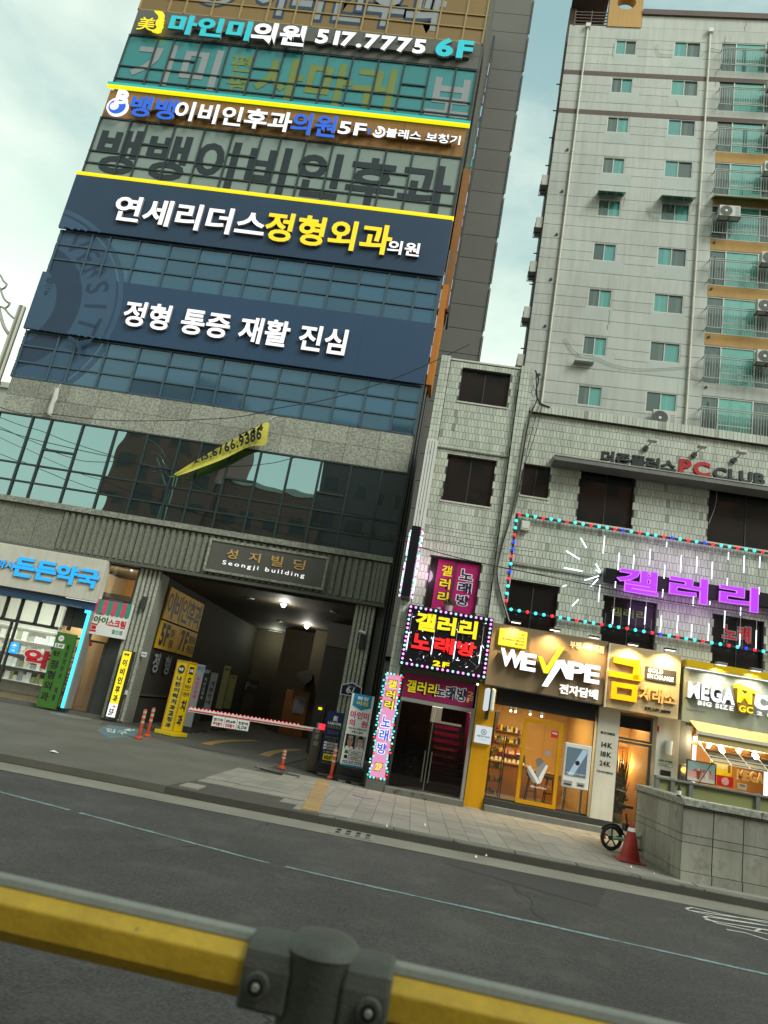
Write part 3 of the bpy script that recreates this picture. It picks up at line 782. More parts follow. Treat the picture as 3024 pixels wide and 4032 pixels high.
# ================================================================== SIGNS ON THE OFFICE BUILDING
YL = YS - .30
def T(name, label, cat, x, y, z, group=None): return thing(name, label, cat, (x, y, z), group)
def lit(text, rect, Y, m, par, depth=.08, w='b', side='side_grey', **kw):
    """channel letters: a bright face on a darker return"""
    fr = letters(text, rect, Y, M[m], par, 0.0, w, **kw)
    letters(text, rect, Y+.003, M[side], par, depth, w, name='letter_return', gap=kw.get('gap', 0), slant=kw.get('slant', 0))
    return fr
# top floor lettering on glass
t = T('window_lettering', 'grey Korean clinic letters with dark outline on the brown top floor glass', 'sign', -5, YS-.02, 30)
a = PY(('f1',1240,0),YS)[0]; b = PY(('f2',985,150),YS)[0]; zb = PY(('f2',800,190),YS)[1]-.02
letters('이비인후과', (a, b, zb, zb+2.9), YS-.012, M['print_grey'], t, .004, 'b')
letters('이비인후과', (a, b, zb, zb+2.9), YS-.007, M['seal_dark'], t, .003, 'x', name='letter_outline', ref='b')
c = PY(('f1',920,-20),YS); 
def ring(mb, cx, cz, ra, rb, y, a0=0, a1=6.28319, n=48, d=.004):
    for i in range(n):
        p, q = a0+(a1-a0)*i/n, a0+(a1-a0)*(i+1)/n
        mb.prism([(cx+ra*math.cos(p),cz+ra*math.sin(p)),(cx+rb*math.cos(p),cz+rb*math.sin(p)),(cx+rb*math.cos(q),cz+rb*math.sin(q)),(cx+ra*math.cos(q),cz+ra*math.sin(q))], y, y+d)
m = MB(); ring(m, c[0], c[1]+.55, .78, 1.0, YS-.012); m.build('emblem_ring', M['print_grey'], t)
m = MB(); ring(m, c[0], c[1]+.55, 1.0, 1.12, YS-.012); ring(m, c[0], c[1]+.55, .4, .78, YS-.0115); m.build('emblem_backing', M['seal_dark'], t)
# sixth floor sign
t = T('clinic_sign', 'raised sixth floor sign with cyan and white letters and a yellow face logo', 'sign', -9, YL, 28.2)
bx('sign_rail', M['granite_dark'], t, -13.9, -1.9, YL+.10, YS-.055, 28.55, 28.95)
lit('마인미', rpt('f1',575,122,1200,322,YL), YL, 'lit_cyan', t, .1, 'h')
lit('의원', rpt('f1',1248,185,72,298,YL,'f2'), YL, 'lit_white', t, .1, 'h')
lit('517.7775', rpt('f2',168,195,865,348,YL), YL, 'lit_white', t, .1, 'h')
lit('6F', rpt('f2',950,250,1172,378,YL), YL, 'lit_cyan', t, .1, 'h')
lit('美', rpt('f1',312,142,420,246,YL), YL, 'lit_yellow2', t, .06, 'm')
fpoly = [PY(('f1',*p),YL) for p in ((430,88),(470,90),(500,98),(513,118),(506,150),(513,160),(497,172),(508,186),(495,198),(504,211),(493,226),(482,258),(455,266),(415,255),(390,243),(430,242),(452,225),(440,200),(445,170),(466,150),(462,120))]
MB().prism(fpoly, YL-.01, YL+.06).build('face_logo', M['lit_yellow2'], t)
# film lettering 6F
t = T('window_lettering', 'large grey and olive skin clinic letters filmed on teal sixth floor glass', 'sign', -9, YS-.02, 25.4)
yf = YS-.016
letters('기미', (PY(('f1',250,600),yf)[0]-.15, PY(('f1',950,600),yf)[0], 25.55, 27.75), yf, M['print_grey'], t, .004, 'b')
letters('편', (PY(('f1',1050,530),yf)[0], PY(('f1',1225,530),yf)[0], 26.72, 27.62), yf, mat('olive film', '#6f7c3c', .5, .06), t, .004, 'b')
OL = bpy.data.materials['olive film']
letters('평', (PY(('f1',1010,700),yf)[0], PY(('f1',1195,700),yf)[0], 25.62, 26.60), yf, OL, t, .004, 'b')
letters('사마귀', (PY(('f1',1270,650),yf)[0]-.1, PY(('f2',665,600),yf)[0], 25.45, 27.70), yf, OL, t, .004, 'b')
letters('보', (PY(('f2',880,640),yf)[0], PY(('f2',1185,640),yf)[0], 25.55, 27.55), yf, M['print_grey'], t, .004, 'b')
# light strips
def strip(label, m, z0, z1, y0=YS-.20):
    t = MB().box(XL-.14, XRt+.10, y0, YS-.05, z0, z1).build('light_strip', M[m]); tag(t, label, 'light strip')
strip('glowing teal light strip over the yellow one below the teal windows', 'lit_teal', 25.19, 25.28)
strip('glowing yellow light strip right above the brown fifth floor sign', 'lit_yellow2', 25.06, 25.145)
strip('glowing yellow light strip along the top edge of the navy sign', 'lit_yellow2', 20.53, 20.63)
# fifth floor sign
t = T('clinic_sign', 'brown fifth floor sign with blue and white raised Korean letters and round logo', 'sign', -9, YL, 23.7)
bx('sign_rail', M['brownboard'], t, -15.6, -2.0, YL+.10, YS-.055, 24.05, 24.4)
c = PY(('f1',128,868),YL)
MB().disc(c[0], c[1], .46, YL-.002, YL+.08, 28).build('logo_disc', M['lit_white'], t)
m = MB().disc(c[0], c[1]-.02, .37, YL-.012, YL-.004, 28); m.build('logo_ring', M['lit_blue'], t)
MB().disc(c[0]-.12, c[1]-.02, .19, YL-.018, YL-.013, 20).build('logo_dot', M['lit_white'], t)
letters('B', (c[0]-.18, c[0]+.36, c[1]+.12, c[1]+.86), YL-.02, M['lit_white'], t, .08, 'b')
lit('뱅뱅', rpt('f1',258,785,585,970,YL), YL, 'lit_blue', t, .09, 'b')
lit('이비인후과', rpt('f1',620,828,1535,1070,YL), YL, 'lit_white', t, .09, 'b')
lit('의원', (PY(('f1',1550,1000),YL)[0], PY(('f2',288,830),YL)[0], PY(('f2',200,895),YL)[1], PY(('f2',200,748),YL)[1]), YL, 'lit_blue', t, .09, 'b')
lit('5F', rpt('f2',312,795,475,885,YL), YL, 'lit_white', t, .08, 'b')
bx('logo_mark', M['lit_blue'], t, *[PY(('f2',q,850),YL)[0] for q in (497,507)], YL, YL+.05, PY(('f2',500,872),YL)[1], PY(('f2',500,835),YL)[1])
c = PY(('f2',566,858),YL)
m = MB(); ring(m, c[0], c[1], .20, .27, YL, -2.6, 1.9, 30, .05); ring(m, c[0]-.02, c[1]+.02, .07, .13, YL, -3.6, 1.6, 20, .05); m.build('logo_swirl', M['lit_white'], t)
lit('블레스 보청기', rpt('f2',620,838,1095,943,YL), YL, 'lit_white', t, .07, 'b')
# fifth floor film
t = T('window_lettering', 'huge slate Korean ear clinic letters filmed across grey fifth floor glass', 'sign', -9, YS-.02, 20.8)
letters('뱅뱅이비인후과', (-16.55, -1.72, 20.82, 23.10), yf, mat('slate film', '#202a30', .5, .08), t, .004, 'b')
# navy sign boards
YN = YS - .17
def navyboard(label, z0, z1, m):
    t = T('clinic_sign', label, 'sign', -9, YN, z0)
    n = 6
    for i in range(n):
        a, b = XL-.12+(XRt-XL+.18)*i/n, XL-.12+(XRt-XL+.18)*(i+1)/n
        bx('sign_panel', M[m], t, a+(.0015 if i else 0), b-.0015, YN, YS-.065, z0, z1)
    return t
t = navyboard('upper navy sign board with white and yellow raised orthopaedic clinic letters', 17.93, 20.48, 'navy')
YV = YN - .12
lit('연세리더스', rpt('f3',675,218,60,530,YV,'f4',.03), YV, 'lit_white', t, .11, 'b')
lit('정형외과', rpt('f4',105,345,982,640,YV), YV, 'lit_yellow', t, .11, 'b')
lit('의원', rpt('f4',978,548,1195,660,YV), YV, 'lit_white', t, .08, 'b')
t2 = navyboard('lower navy sign board with white letters for orthopaedics, pain and rehabilitation', 13.36, 15.86, 'navy_low')
lit('정형 통증 재활 진심', rpt('f3',738,990,655,1370,YV,'f4'), YV, 'lit_white', t2, .11, 'b')
# university seal film over boards and glass
SL = T('seal_decal', 'pale round university seal decal with ring lettering over navy boards at left edge', 'decal', -16.4, YS-.2, 12)
e1 = PY(('f3',712,880),YN); e2 = PY(('f3',330,335),YN); e3 = PY(('f3',620,1240),YN)
def circ(p, q, r):
    ax, ay, bx_, by, cx, cy = *p, *q, *r
    d = 2*(ax*(by-cy)+bx_*(cy-ay)+cx*(ay-by))
    ux = ((ax*ax+ay*ay)*(by-cy)+(bx_*bx_+by*by)*(cy-ay)+(cx*cx+cy*cy)*(ay-by))/d
    uy = ((ax*ax+ay*ay)*(cx-bx_)+(bx_*bx_+by*by)*(ax-cx)+(cx*cx+cy*cy)*(bx_-ax))/d
    return ux, uy, math.hypot(ax-ux, ay-uy)
cx_, cz_, cr_ = circ(e1, e2, e3)
def seal_y(z): return YN-.006 if (13.36 < z < 15.86 or z > 17.93) else YS-.008
mbs = {}
def seal_cell(x, z, poly, m):
    if x < XL-.12 or z < 11.45: return
    poly = [(max(q[0], XL-.10), q[1]) for q in poly]
    y = seal_y(z); mbs.setdefault(m, MB()).prism(poly, y, y+.003)
def seal_ring(ra, rb, m, n=160, dr=.13):
    steps = max(1, round((rb-ra)/dr))
    for k in range(steps):
        p0, p1 = ra+(rb-ra)*k/steps, ra+(rb-ra)*(k+1)/steps
        for i in range(n):
            a0, a1 = -1.7+3.3*i/n, -1.7+3.3*(i+1)/n
            am = (a0+a1)/2
            x, z = cx_+(p0+p1)/2*math.cos(am), cz_+(p0+p1)/2*math.sin(am)
            seal_cell(x, z, [(cx_+p0*math.cos(a0),cz_+p0*math.sin(a0)),(cx_+p1*math.cos(a0),cz_+p1*math.sin(a0)),(cx_+p1*math.cos(a1),cz_+p1*math.sin(a1)),(cx_+p0*math.cos(a1),cz_+p0*math.sin(a1))], m)
seal_ring(cr_*.955, cr_, 'seal'); seal_ring(cr_*.64, cr_*.935, 'seal'); seal_ring(cr_*.42, cr_*.64, 'seal_dark'); seal_ring(cr_*.02, cr_*.42, 'seal')
for m, q in mbs.items(): q.build('seal_ring', M[m], SL)
glyphs('VERSITY', 'm'); mb = MB()
for i, ch in enumerate('VERSITY'):
    an = 1.02 - i*.235
    vs, fs = GL[(ch, 'm')]; cxm = (min(v[0] for v in vs)+max(v[0] for v in vs))/2
    h = cr_*.22; r0_ = cr_*.68
    z = cz_+r0_*math.sin(an); x = cx_+r0_*math.cos(an)
    if x < XL: continue
    y = min(seal_y(z), seal_y(z+.3)) - .004
    pts = []
    for v in vs:
        rr = r0_ + v[1]*h*1.25; aa = an - (v[0]-cxm)*h*1.05/r0_
        pts.append((cx_+rr*math.cos(aa), y, cz_+rr*math.sin(aa)))
    mb.add(pts, fs)
mb.build('seal_lettering', M['seal_dark'], SL)
tq = [PY(('c1',*p),YN) for p in ((790,305),(808,390),(780,425),(740,438),(690,430),(664,385),(690,345),(740,340))]
m = MB().prism(tq, YN-.011, YN-.008)
for q in ((652,452,775,478),(668,490,740,512),(655,530,718,550),(652,552,680,600)):
    r_ = rp('c1',*q,YN); m.box(r_[0], r_[1], YN-.011, YN-.008, r_[2], r_[3])
m.build('torch_emblem', M['seal_dark'], SL)
# building name plaque
YQ = YS-.30
t = T('name_plaque', 'granite building name plaque with gold Korean letters above the garage entrance', 'plaque', -5.7, YQ, 5.3)
PX0, PX1 = PY(('f8',395,55),YQ)[0]-.02, PY(('f8',1140,160),YQ)[0]
PZ0, PZ1 = PY(('f8',720,290),YQ)[1], PY(('f8',760,108),YQ)[1]
bx('plaque_slab', M['granite_dark'], t, PX0, PX1, YQ, YS-.19, PZ0, PZ1, bevel=.01)
frame_rect('plaque_frame', M['granite'], t, PX0-.09, PX1+.09, PZ0-.09, PZ1+.09, YQ-.03, YS-.19, .085)
for ch, q in zip('성지빌딩', ((495,105,550,167),(638,128,700,190),(783,148,847,218),(928,172,992,240))):
    letters(ch, rpt('f8',*q,YQ), YQ-.025, M['print_gold'], t, .025, 'm')
letters('Seongji building', rpt('f8',462,178,990,296,YQ), YQ-.02, M['white_letter'], t, .02, 'r', gap=.16)
# pharmacy sign
YP = YS-.42
t = T('pharmacy_sign', 'long grey pharmacy sign board with glowing sky blue Korean letters', 'sign', -15, YP, 3.9)
pr = (-22, PY(('f7',877,325),YP)[0], PY(('f7',400,598),YP)[1], PY(('f7',500,262),YP)[1])
bx('sign_box', M['off_white'], t, pr[0], pr[1], YP, YS-.02, pr[2], pr[3], bevel=.015)
lit('약사', rpt('f7',-12,318,122,402,YP), YP-.06, 'lit_sky', t, .05, 'b')
lit('든든', rpt('f7',142,305,445,495,YP), YP-.07, 'lit_sky', t, .06, 'h')
lit('약국', rpt('f7',485,362,795,552,YP), YP-.07, 'lit_sky', t, .06, 'h')
t = T('awning_band', 'narrow navy fascia band with small pale lettering under the pharmacy sign', 'sign', -15, YP, 3.6)
ar = (-22, PY(('f7',765,690),YP)[0], PY(('f7',500,690),YP+.1)[1], pr[2]-.02)
bx('fascia', M['navy_low'], t, ar[0], ar[1], YP+.10, YS-.02, ar[2], ar[3])
bx('light_line', M['lit_white'], t, PY(('f7',520,625),YP)[0], ar[1], YP+.14, YP+.2, ar[3]+.0, ar[3]+.018)
letters('Personalized Platform Pharmacy', rpt('f7',348,648,665,716,YP+.1), YP+.095, M['print_grey'], t, .003, 'm', join=True)
# pharmacy shop contents
t = T('product_shelf', 'bright pharmacy wall shelves packed with coloured boxes behind the glass', 'shelf', -15, YS+3.6, .06)
for z in (.5, 1.0, 1.5, 2.0, 2.5): bx('shelf_board', M['print_white'], t, -19, -12.4, YS+3.5, YS+4.1, z, z+.03)
mb = {k: MB() for k in ('print_white','off_white','print_grey','white_plastic','pale_green')}
for z in (.53, 1.03, 1.53, 2.03):
    x = -18.9
    while x < -12.5:
        w = random.uniform(.08, .25); mb[random.choice(list(mb))].box(x, x+w*.9, YS+3.6, YS+3.9, z, z+random.uniform(.15,.38)); x += w
for k, q in mb.items(): tag(q.build('product_boxes', M[k], t), kind='stuff')
t = T('ceiling_lamp', 'cool ceiling light panel inside the pharmacy', 'lamp', -15, YS+2, 3.9)
bx('lamp_panel', M['lit_white'], t, -17.5, -12.6, YS+1.7, YS+1.9, 3.91, 3.94)
lamp('pharmacy_light', 'AREA', (-15, YS+1.8, 3.85), 80, (.85, 1, .88), t, 2.2, (-15, YS+2.2, 0))
def placard(name, label, cat, quad, Y, m, depth=.02, par_parts=None):
    """a board whose four corners are points of the photograph on plane Y"""
    P = [PY(p, Y) for p in quad]; x0 = (P[0][0]+P[3][0])/2; x1 = (P[1][0]+P[2][0])/2; z1 = (P[0][1]+P[1][1])/2; z0 = (P[2][1]+P[3][1])/2
    t = T(name, label, cat, (x0+x1)/2, Y, z0)
    bx('panel', M[m], t, x0, x1, Y, Y+depth, z0, z1)
    return t, x0, x1, z0, z1
yg = YS - .02
def sub(r, a, b, c, d): # part of a rect, u from the left, v from the top
    x0, x1, z0, z1 = r
    return x0+(x1-x0)*a, x0+(x1-x0)*b, z1-(z1-z0)*d, z1-(z1-z0)*c
t = T('window_sticker', 'big red pharmacy syllable with white outline stuck on the pharmacy window', 'sticker', -14.8, yg, 1.6)
rr = rp('f7',215,1035,400,1220,yg)
letters('약', rr, yg-.008, M['print_red'], t, .003, 'h')
letters('약', rr, yg-.003, M['print_white'], t, .003, 'x', name='outline', ref='h')
t, x0, x1, z0, z1 = placard('window_sticker', 'small square blue sticker with white star beside the red syllable', 'sticker', (('f7',90,990),('f7',160,1000),('f7',135,1088),('f7',66,1078)), yg, 'lit_sky', .006)
letters('*', sub((x0,x1,z0,z1),.25,.75,.12,.6), yg-.006, M['lit_white'], t, .003, 'h'); letters('약국', sub((x0,x1,z0,z1),.3,.7,.68,.82), yg-.006, M['lit_white'], t, .003, 'b', join=True)
t, x0, x1, z0, z1 = placard('directory_board', 'tall green clinic direction board with dark vertical letters beside the cyan light', 'sign', (('f7',480,910),('f7',640,935),('f7',435,1540),('f7',285,1510)), YS-.32, 'print_green', .12)
r_ = (x0,x1,z0,z1)
MB().disc(x0+.28*(x1-x0), z1-.08*(z1-z0), .10, YS-.328, YS-.322).build('arrow_disc', M['print_white'], t)
letters('→', (x0+.28*(x1-x0)-.06, x0+.28*(x1-x0)+.06, z1-.08*(z1-z0)-.04, z1-.08*(z1-z0)+.04), YS-.333, M['print_black'], t, .003, 'm')
q = sub(r_,.05,.55,.15,.21); bx('floor_plate', M['print_white'], t, q[0],q[1],YS-.328,YS-.322,q[2],q[3])
letters('3.4F', sub(r_,.12,.48,.16,.2), YS-.333, M['print_black'], t, .003, 'b', join=True)
vletters('정형외과', sub(r_,.08,.5,.36,.93), YS-.325, M['print_black'], t, .003, 'b'); letters('별관', sub(r_,.1,.45,.25,.32), YS-.325, M['print_black'], t, .003, 'b', join=True)
vletters('통증의학과 재활', sub(r_,.68,.84,.14,.9), YS-.325, M['print_black'], t, .003, 'm')
t = T('light_line', 'thin vertical cyan light line framing the pharmacy front', 'light strip', -12.8, YS-.45, .2)
pa, pb = PY(('f7',735,735),YS-.4), PY(('f7',512,1530),YS-.4)
bx('light_tube', M['lit_sky2'], t, (pa[0]+pb[0])/2-.055, (pa[0]+pb[0])/2+.055, YS-.44, YS-.36, pb[1], pa[1])
bx('light_tube', M['lit_sky2'], t, (pa[0]+pb[0])/2-.16, (pa[0]+pb[0])/2-.056, YS-.44, YS-.36, pa[1]-.1, pa[1])
bx('mount', M['alu'], t, (pa[0]+pb[0])/2+.056, (pa[0]+pb[0])/2+.11, YS-.43, YS-.02, pb[1], pa[1])
# ice cream shop sign
t, x0, x1, z0, z1 = placard('ice_cream_sign', 'square ice cream shop sign with pink and green striped awning print', 'sign', (('f7',780,635),('f7',1083,682),('f7',1003,970),('f7',704,915)), YS-.25, 'print_white', .2)
n = 8
for i in range(n):
    a, b = x0+(x1-x0)*i/n, x0+(x1-x0)*(i+1)/n; w = b-a
    poly = [(a,z1),(b,z1),(b,z1-.42)] + [((a+b)/2+w/2*math.cos(-q), z1-.42-w/2*math.sin(q)) for q in (.4,.8,1.2,1.57,1.94,2.34,2.74)] + [(a,z1-.42)]
    MB().prism(poly, YS-.262, YS-.253).build('awning_stripe', M['pk'] if 'pk' in M else mat('print', '#c8506c', .5), t) if i % 2 == 0 else MB().prism(poly, YS-.262, YS-.253).build('awning_stripe', mat('print green', '#3f8c78', .5) if 'print green' not in bpy.data.materials else bpy.data.materials['print green'], t)
    if 'pk' not in M: M['pk'] = bpy.data.materials['print']
r_ = (x0,x1,z0,z1)
letters('아이', sub(r_,.10,.48,.48,.68), YS-.256, M['print_green'], t, .003, 'h'); letters('스크림', sub(r_,.5,.97,.5,.72), YS-.256, M['print_red'], t, .003, 'h')
letters('무인할인', sub(r_,.12,.32,.38,.44), YS-.256, M['print_black'], t, .003, 'b', join=True); letters('할인점', sub(r_,.66,.94,.78,.9), YS-.256, bpy.data.materials['print green'], t, .003, 'b', join=True)
m = MB(); q = sub(r_,.08,.24,.7,.74); m.box(q[0],q[1],YS-.256,YS-.253,q[2],q[3]); q = sub(r_,.1,.22,.76,.86); m.box(q[0],q[1],YS-.256,YS-.253,q[2],q[3]); q = sub(r_,.08,.24,.88,.93); m.box(q[0],q[1],YS-.256,YS-.253,q[2],q[3]); m.build('stall_icon', M['print_red'], t)
t = T('door_lettering', 'pink vertical ice cream letters on the brown glass door', 'sticker', -11.3, yg, .4)
q = rp('f7',770,1050,715,1480,YS-.02)
vletters('아이스크림', (-11.62,-11.15,PY(('f7',720,1480),yg)[1],PY(('f7',810,1050),yg)[1]), YS-.015, M['pk'], t, .003, 'b')
t, x0, x1, z0, z1 = placard('notice_sticker', 'small red notice sticker at the top of the ice cream door', 'sticker', (('f7',712,988),('f7',755,995),('f7',745,1030),('f7',703,1022)), yg, 'print_red', .006)
lamp_t = T('ceiling_lamp', 'warm lamp glowing inside the ice cream shop', 'lamp', -11.2, YS+1.5, 4.6)
bx('lamp_panel', M['lit_white'], lamp_t, -11.5, -10.9, YS+1.4, YS+1.6, 3.90, 3.94)
lamp('shop_light', 'AREA', (-11.2, YS+1.5, 3.85), 45, (1, .72, .35), lamp_t, 1.0, (-11.2, YS+1.6, 0))
lamp('window_light', 'AREA', (-11.1, YS+1.2, 4.9), 34, (1, .74, .40), lamp_t, 1.4, (-11.1, YS+4.2, 4.3))
bx('ceiling_spot', M['lit_white'], lamp_t, -10.32, -10.26, YS-.02, YS+.03, PY(('f7',1148,418),YS)[1]-.03, PY(('f7',1148,418),YS)[1]+.03)
# yellow vertical light box
t, x0, x1, z0, z1 = placard('vertical_light_box', 'slim glowing yellow light box with dark vertical ear clinic letters', 'sign', (('f7',1014,1062),('f7',1081,1074),('f7',930,1606),('f7',861,1598)), YS-.35, 'lit_yellow2', .25)
r_ = (x0,x1,z0,z1)
q = sub(r_,0,1,.8,1.0); bx('lower_panel', M['lit_white'], t, q[0],q[1],YS-.36,YS-.352,q[2],q[3])
letters('뱅뱅', sub(r_,.2,.8,.03,.09), YS-.358, M['print_navy'], t, .003, 'h', join=True)
vletters('이비인후과', sub(r_,.24,.78,.11,.79), YS-.358, M['print_navy'], t, .003, 'h')
letters('5F', sub(r_,.2,.75,.88,.98), YS-.368, M['print_navy'], t, .003, 'h', join=True); letters('→', sub(r_,.15,.9,.82,.86), YS-.368, M['print_red'], t, .003, 'b')
frame_rect('box_frame', M['metal_dark'], t, x0-.025, x1+.025, z0-.025, z1+.025, YS-.34, YS-.06, .024)
# ================================================================== GARAGE ENTRANCE
# signs on the left garage wall: plane X = GX0
XW = GX0 + .04
def wallpt(a): return PX(a, XW)
def wquad(quad):
    P = [wallpt(p) for p in quad]
    return min(P[0][0],P[3][0]), max(P[1][0],P[2][0]), (P[2][1]+P[3][1])/2, (P[0][1]+P[1][1])/2
def xletters(text, rect, X, m, par, w='b', vertical=False, name='letter'):
    """letters on a wall that faces +X : rect = Y0, Y1, Z0, Z1 read from near to far"""
    ru = run(text, w); mb = MB()
    xs = [x+v[0] for c, x, g in ru for v in g[0]]; zs = [v[1] for c, x, g in ru for v in g[0]]
    a, b, lo, hi = min(xs), max(xs), min(zs), max(zs); Y0, Y1, Z0, Z1 = rect
    for c, x, (vs, fs) in ru:
        mb.add([(X, Y0+(x+v[0]-a)*(Y1-Y0)/(b-a), Z0+(v[1]-lo)*(Z1-Z0)/(hi-lo)) for v in vs], [tuple(f) for f in fs])
    return mb.build(name, m, par)
y0, y1 = YS+.95, YS+5.2
zt = [wallpt(p)[1] for p in (('f8',140,305),('f8',75,520),('f8',30,700))]
zt = [4.72, 3.55, 2.55]
t = T('garage_wall_sign', 'weathered yellow wall sign with ear clinic letters inside the garage mouth', 'sign', XW, YS+3, zt[2])
n = 5
for i in range(n):
    a, b = y0+(y1-y0)*i/n, y0+(y1-y0)*(i+1)/n
    bx('sign_panel', M['yellow_wall'], t, XW-.05, XW+.02, a+.02, b-.02, zt[1]+.03, zt[0])
bx('sign_panel', M['yellow_wall'], t, XW-.05, XW+.02, y0, (y0+y1)/2-.02, zt[2], zt[1]-.03)
bx('sign_panel', M['yellow_wall'], t, XW-.05, XW+.02, (y0+y1)/2+.02, y1, zt[2], zt[1]-.03)
xletters('이비인후과', (y0+.1, y1-.1, zt[1]+.12, zt[0]-.1), XW+.026, M['print_black'], t)
ym = (y0+y1)/2
xletters('5F', (y0+.12, y0+1.0, zt[2]+.1, zt[1]-.1), XW+.026, M['print_black'], t, 'h')
xletters('접수', (y0+1.15, y0+1.6, zt[2]+.5, zt[1]-.2), XW+.026, M['print_black'], t); xletters('진료', (y0+1.15, y0+1.6, zt[2]+.12, zt[2]+.42), XW+.026, M['print_black'], t)
xletters('7F', (ym+.15, ym+1.1, zt[2]+.1, zt[1]-.1), XW+.026, M['print_black'], t, 'h')
xletters('입원실', (ym+1.2, y1-.1, zt[2]+.5, zt[1]-.2), XW+.026, M['print_black'], t); xletters('건강검진', (ym+1.2, y1-.1, zt[2]+.12, zt[2]+.42), XW+.026, M['print_black'], t)
t = T('wall_lettering', 'pale grey orthopaedics letters mounted on the dark garage wall below the yellow sign', 'sign', XW, YS+3, 1.7)
for i, ch in enumerate('정형외과'):
    a = y0 + .1 + i*1.2; xletters(ch, (a, a+.62, 1.72, 2.40), XW+.02, M['print_grey'], t)
# ceiling lamps
for i, p in enumerate((('f8',857,468),('f8',1008,610),('f8',1092,693))):
    c = PZ(p, 4.93)
    t = T('ceiling_lamp', ['nearest', 'middle', 'farthest'][i] + ' of the three bright round lamps in a row on the garage ceiling', 'lamp', c[0], c[1], 4.9, 'garage ceiling lamps')
    MB().lathe([(.12,4.93),(.17,4.97),(.17,5.0)], c[0], c[1], 16).build('housing', M['alu'], t)
    MB().ball((c[0], c[1], 4.92), .085, 12, 8).build('bulb', glow('garage lamp %d' % i, '#f4fff0', 14), t)
    lamp('lamp_light', 'POINT', (c[0], c[1], 4.70), 42, (1, .97, .82), t, .12)
for i, p in enumerate((('f8',640,428),('f8',830,578),('f8',1188,517),('f8',930,660),('f8',1270,655))):
    c = PZ(p, 4.97); t = T('ceiling_lamp', 'unlit round ceiling lamp, ' + ['front left', 'middle left', 'front right', 'rear left', 'rear right'][i] + ' on the garage ceiling', 'lamp', c[0], c[1], 4.95, 'garage ceiling lamps')
    MB().lathe([(.10,4.955),(.15,4.965),(.15,5.0)], c[0], c[1], 14).build('shade', M['print_grey'], t)
# lobby lights and banners at the back of the garage, left side
t = T('lobby_lamp', 'dim greenish lamp of the lobby at the back of the garage', 'lamp', -8, GY-.3, 3.5)
bx('lamp_panel', M['print_grey'], t, -8.4, -7.6, GY-1.1, GY-.9, 4.94, 4.99)
lamp('lobby_light', 'POINT', (-8.0, GY-1.0, 4.6), 26, (.95, 1, .78), t, .2)
def banner(label, quad, Y, cols, texts, tilt=0):
    t, x0, x1, z0, z1 = placard('standing_banner', label, 'banner', quad, Y, cols, .04)
    z0 = max(z0, .1)
    for (s, u, m, vert) in texts:
        r = sub((x0,x1,z0,z1), *u)
        (vletters if vert else letters)(s, r, Y-.006, M[m], t, .003, 'b', **({} if vert else {'join': True}))
    bx('stand', M['metal_dark'], t, x0, x1, Y+.05, Y+.25, -.01, .06)
banner('narrow white banner with teal and pink print behind the yellow tower sign', (('f8',300,855),('f8',345,860),('f8',255,1265),('f8',200,1260)), YS+.9, 'print_grey', [('확장', (.1,.9,.03,.1),'print_blue',0), ('마인미의원',(.3,.7,.2,.55),'print_pink',1)])
banner('dark banner with small white print, second banner in the garage row', (('f8',345,850),('f8',385,855),('f8',310,1250),('f8',262,1250)), YS+1.6, 'print_black', [('10F',(.1,.9,.1,.16),'print_grey',0), ('치과교정과',(.3,.7,.22,.6),'print_grey',1)])
banner('grey banner with dark stripes, third banner in the garage row', (('f8',385,905),('f8',425,915),('f8',375,1180),('f8',330,1170)), YS+2.5, 'print_grey', [('개원안내',(.2,.8,.2,.8),'print_black',1)])
banner('olive and white banner standing before the lobby window', (('f8',470,860),('f8',510,870),('f8',455,1150),('f8',415,1140)), YS+4.5, 'pale_green', [('안내',(.2,.8,.05,.12),'print_black',0)])
banner('yellowish roll banner at the right end of the garage row', (('f8',500,920),('f8',550,930),('f8',510,1150),('f8',470,1140)), YS+5.5, 'pale_green', [('주차',(.2,.8,.05,.12),'print_black',0)])
t, x0, x1, z0, z1 = placard('parking_notice', 'dark parking notice board with a P on the garage back wall', 'sign', (('f8',600,950),('f8',700,965),('f8',685,1055),('f8',585,1045)), YS+9, 'metal_dark', .04)
letters('P', sub((x0,x1,z0,z1),.15,.45,.2,.7), YS+8.99, M['print_grey'], t, .003, 'b'); letters('주차', sub((x0,x1,z0,z1),.5,.9,.3,.6), YS+8.99, M['print_grey'], t, .003, 'm', join=True)
t, x0, x1, z0, z1 = placard('control_box', 'small glowing green display on the ticket booth right of the garage lane', 'control panel', (('g2',512,610),('g2',558,618),('g2',552,650),('g2',508,642)), YS+2.0, 'lit_yellow2', .05)
bx('housing', M['metal_dark'], t, x0-.15, x1+.12, YS+2.05, YS+2.3, 0, z1+.12)
# wall AC at the back
t = T('air_conditioner', 'dark outdoor air conditioner unit on a bracket inside the garage', 'air conditioner', -3.9, GY-5.6, 2.4)
r = rp('f8',950,905,1040,965,GY-5.6)
bx('casing', M['garage'], t, r[0], r[1], GY-5.75, GY-5.25, r[2], r[3]); MB().disc(r[0]+.45, (r[2]+r[3])/2, .3, GY-5.77, GY-5.755).build('fan_grille', M['metal_dark'], t)
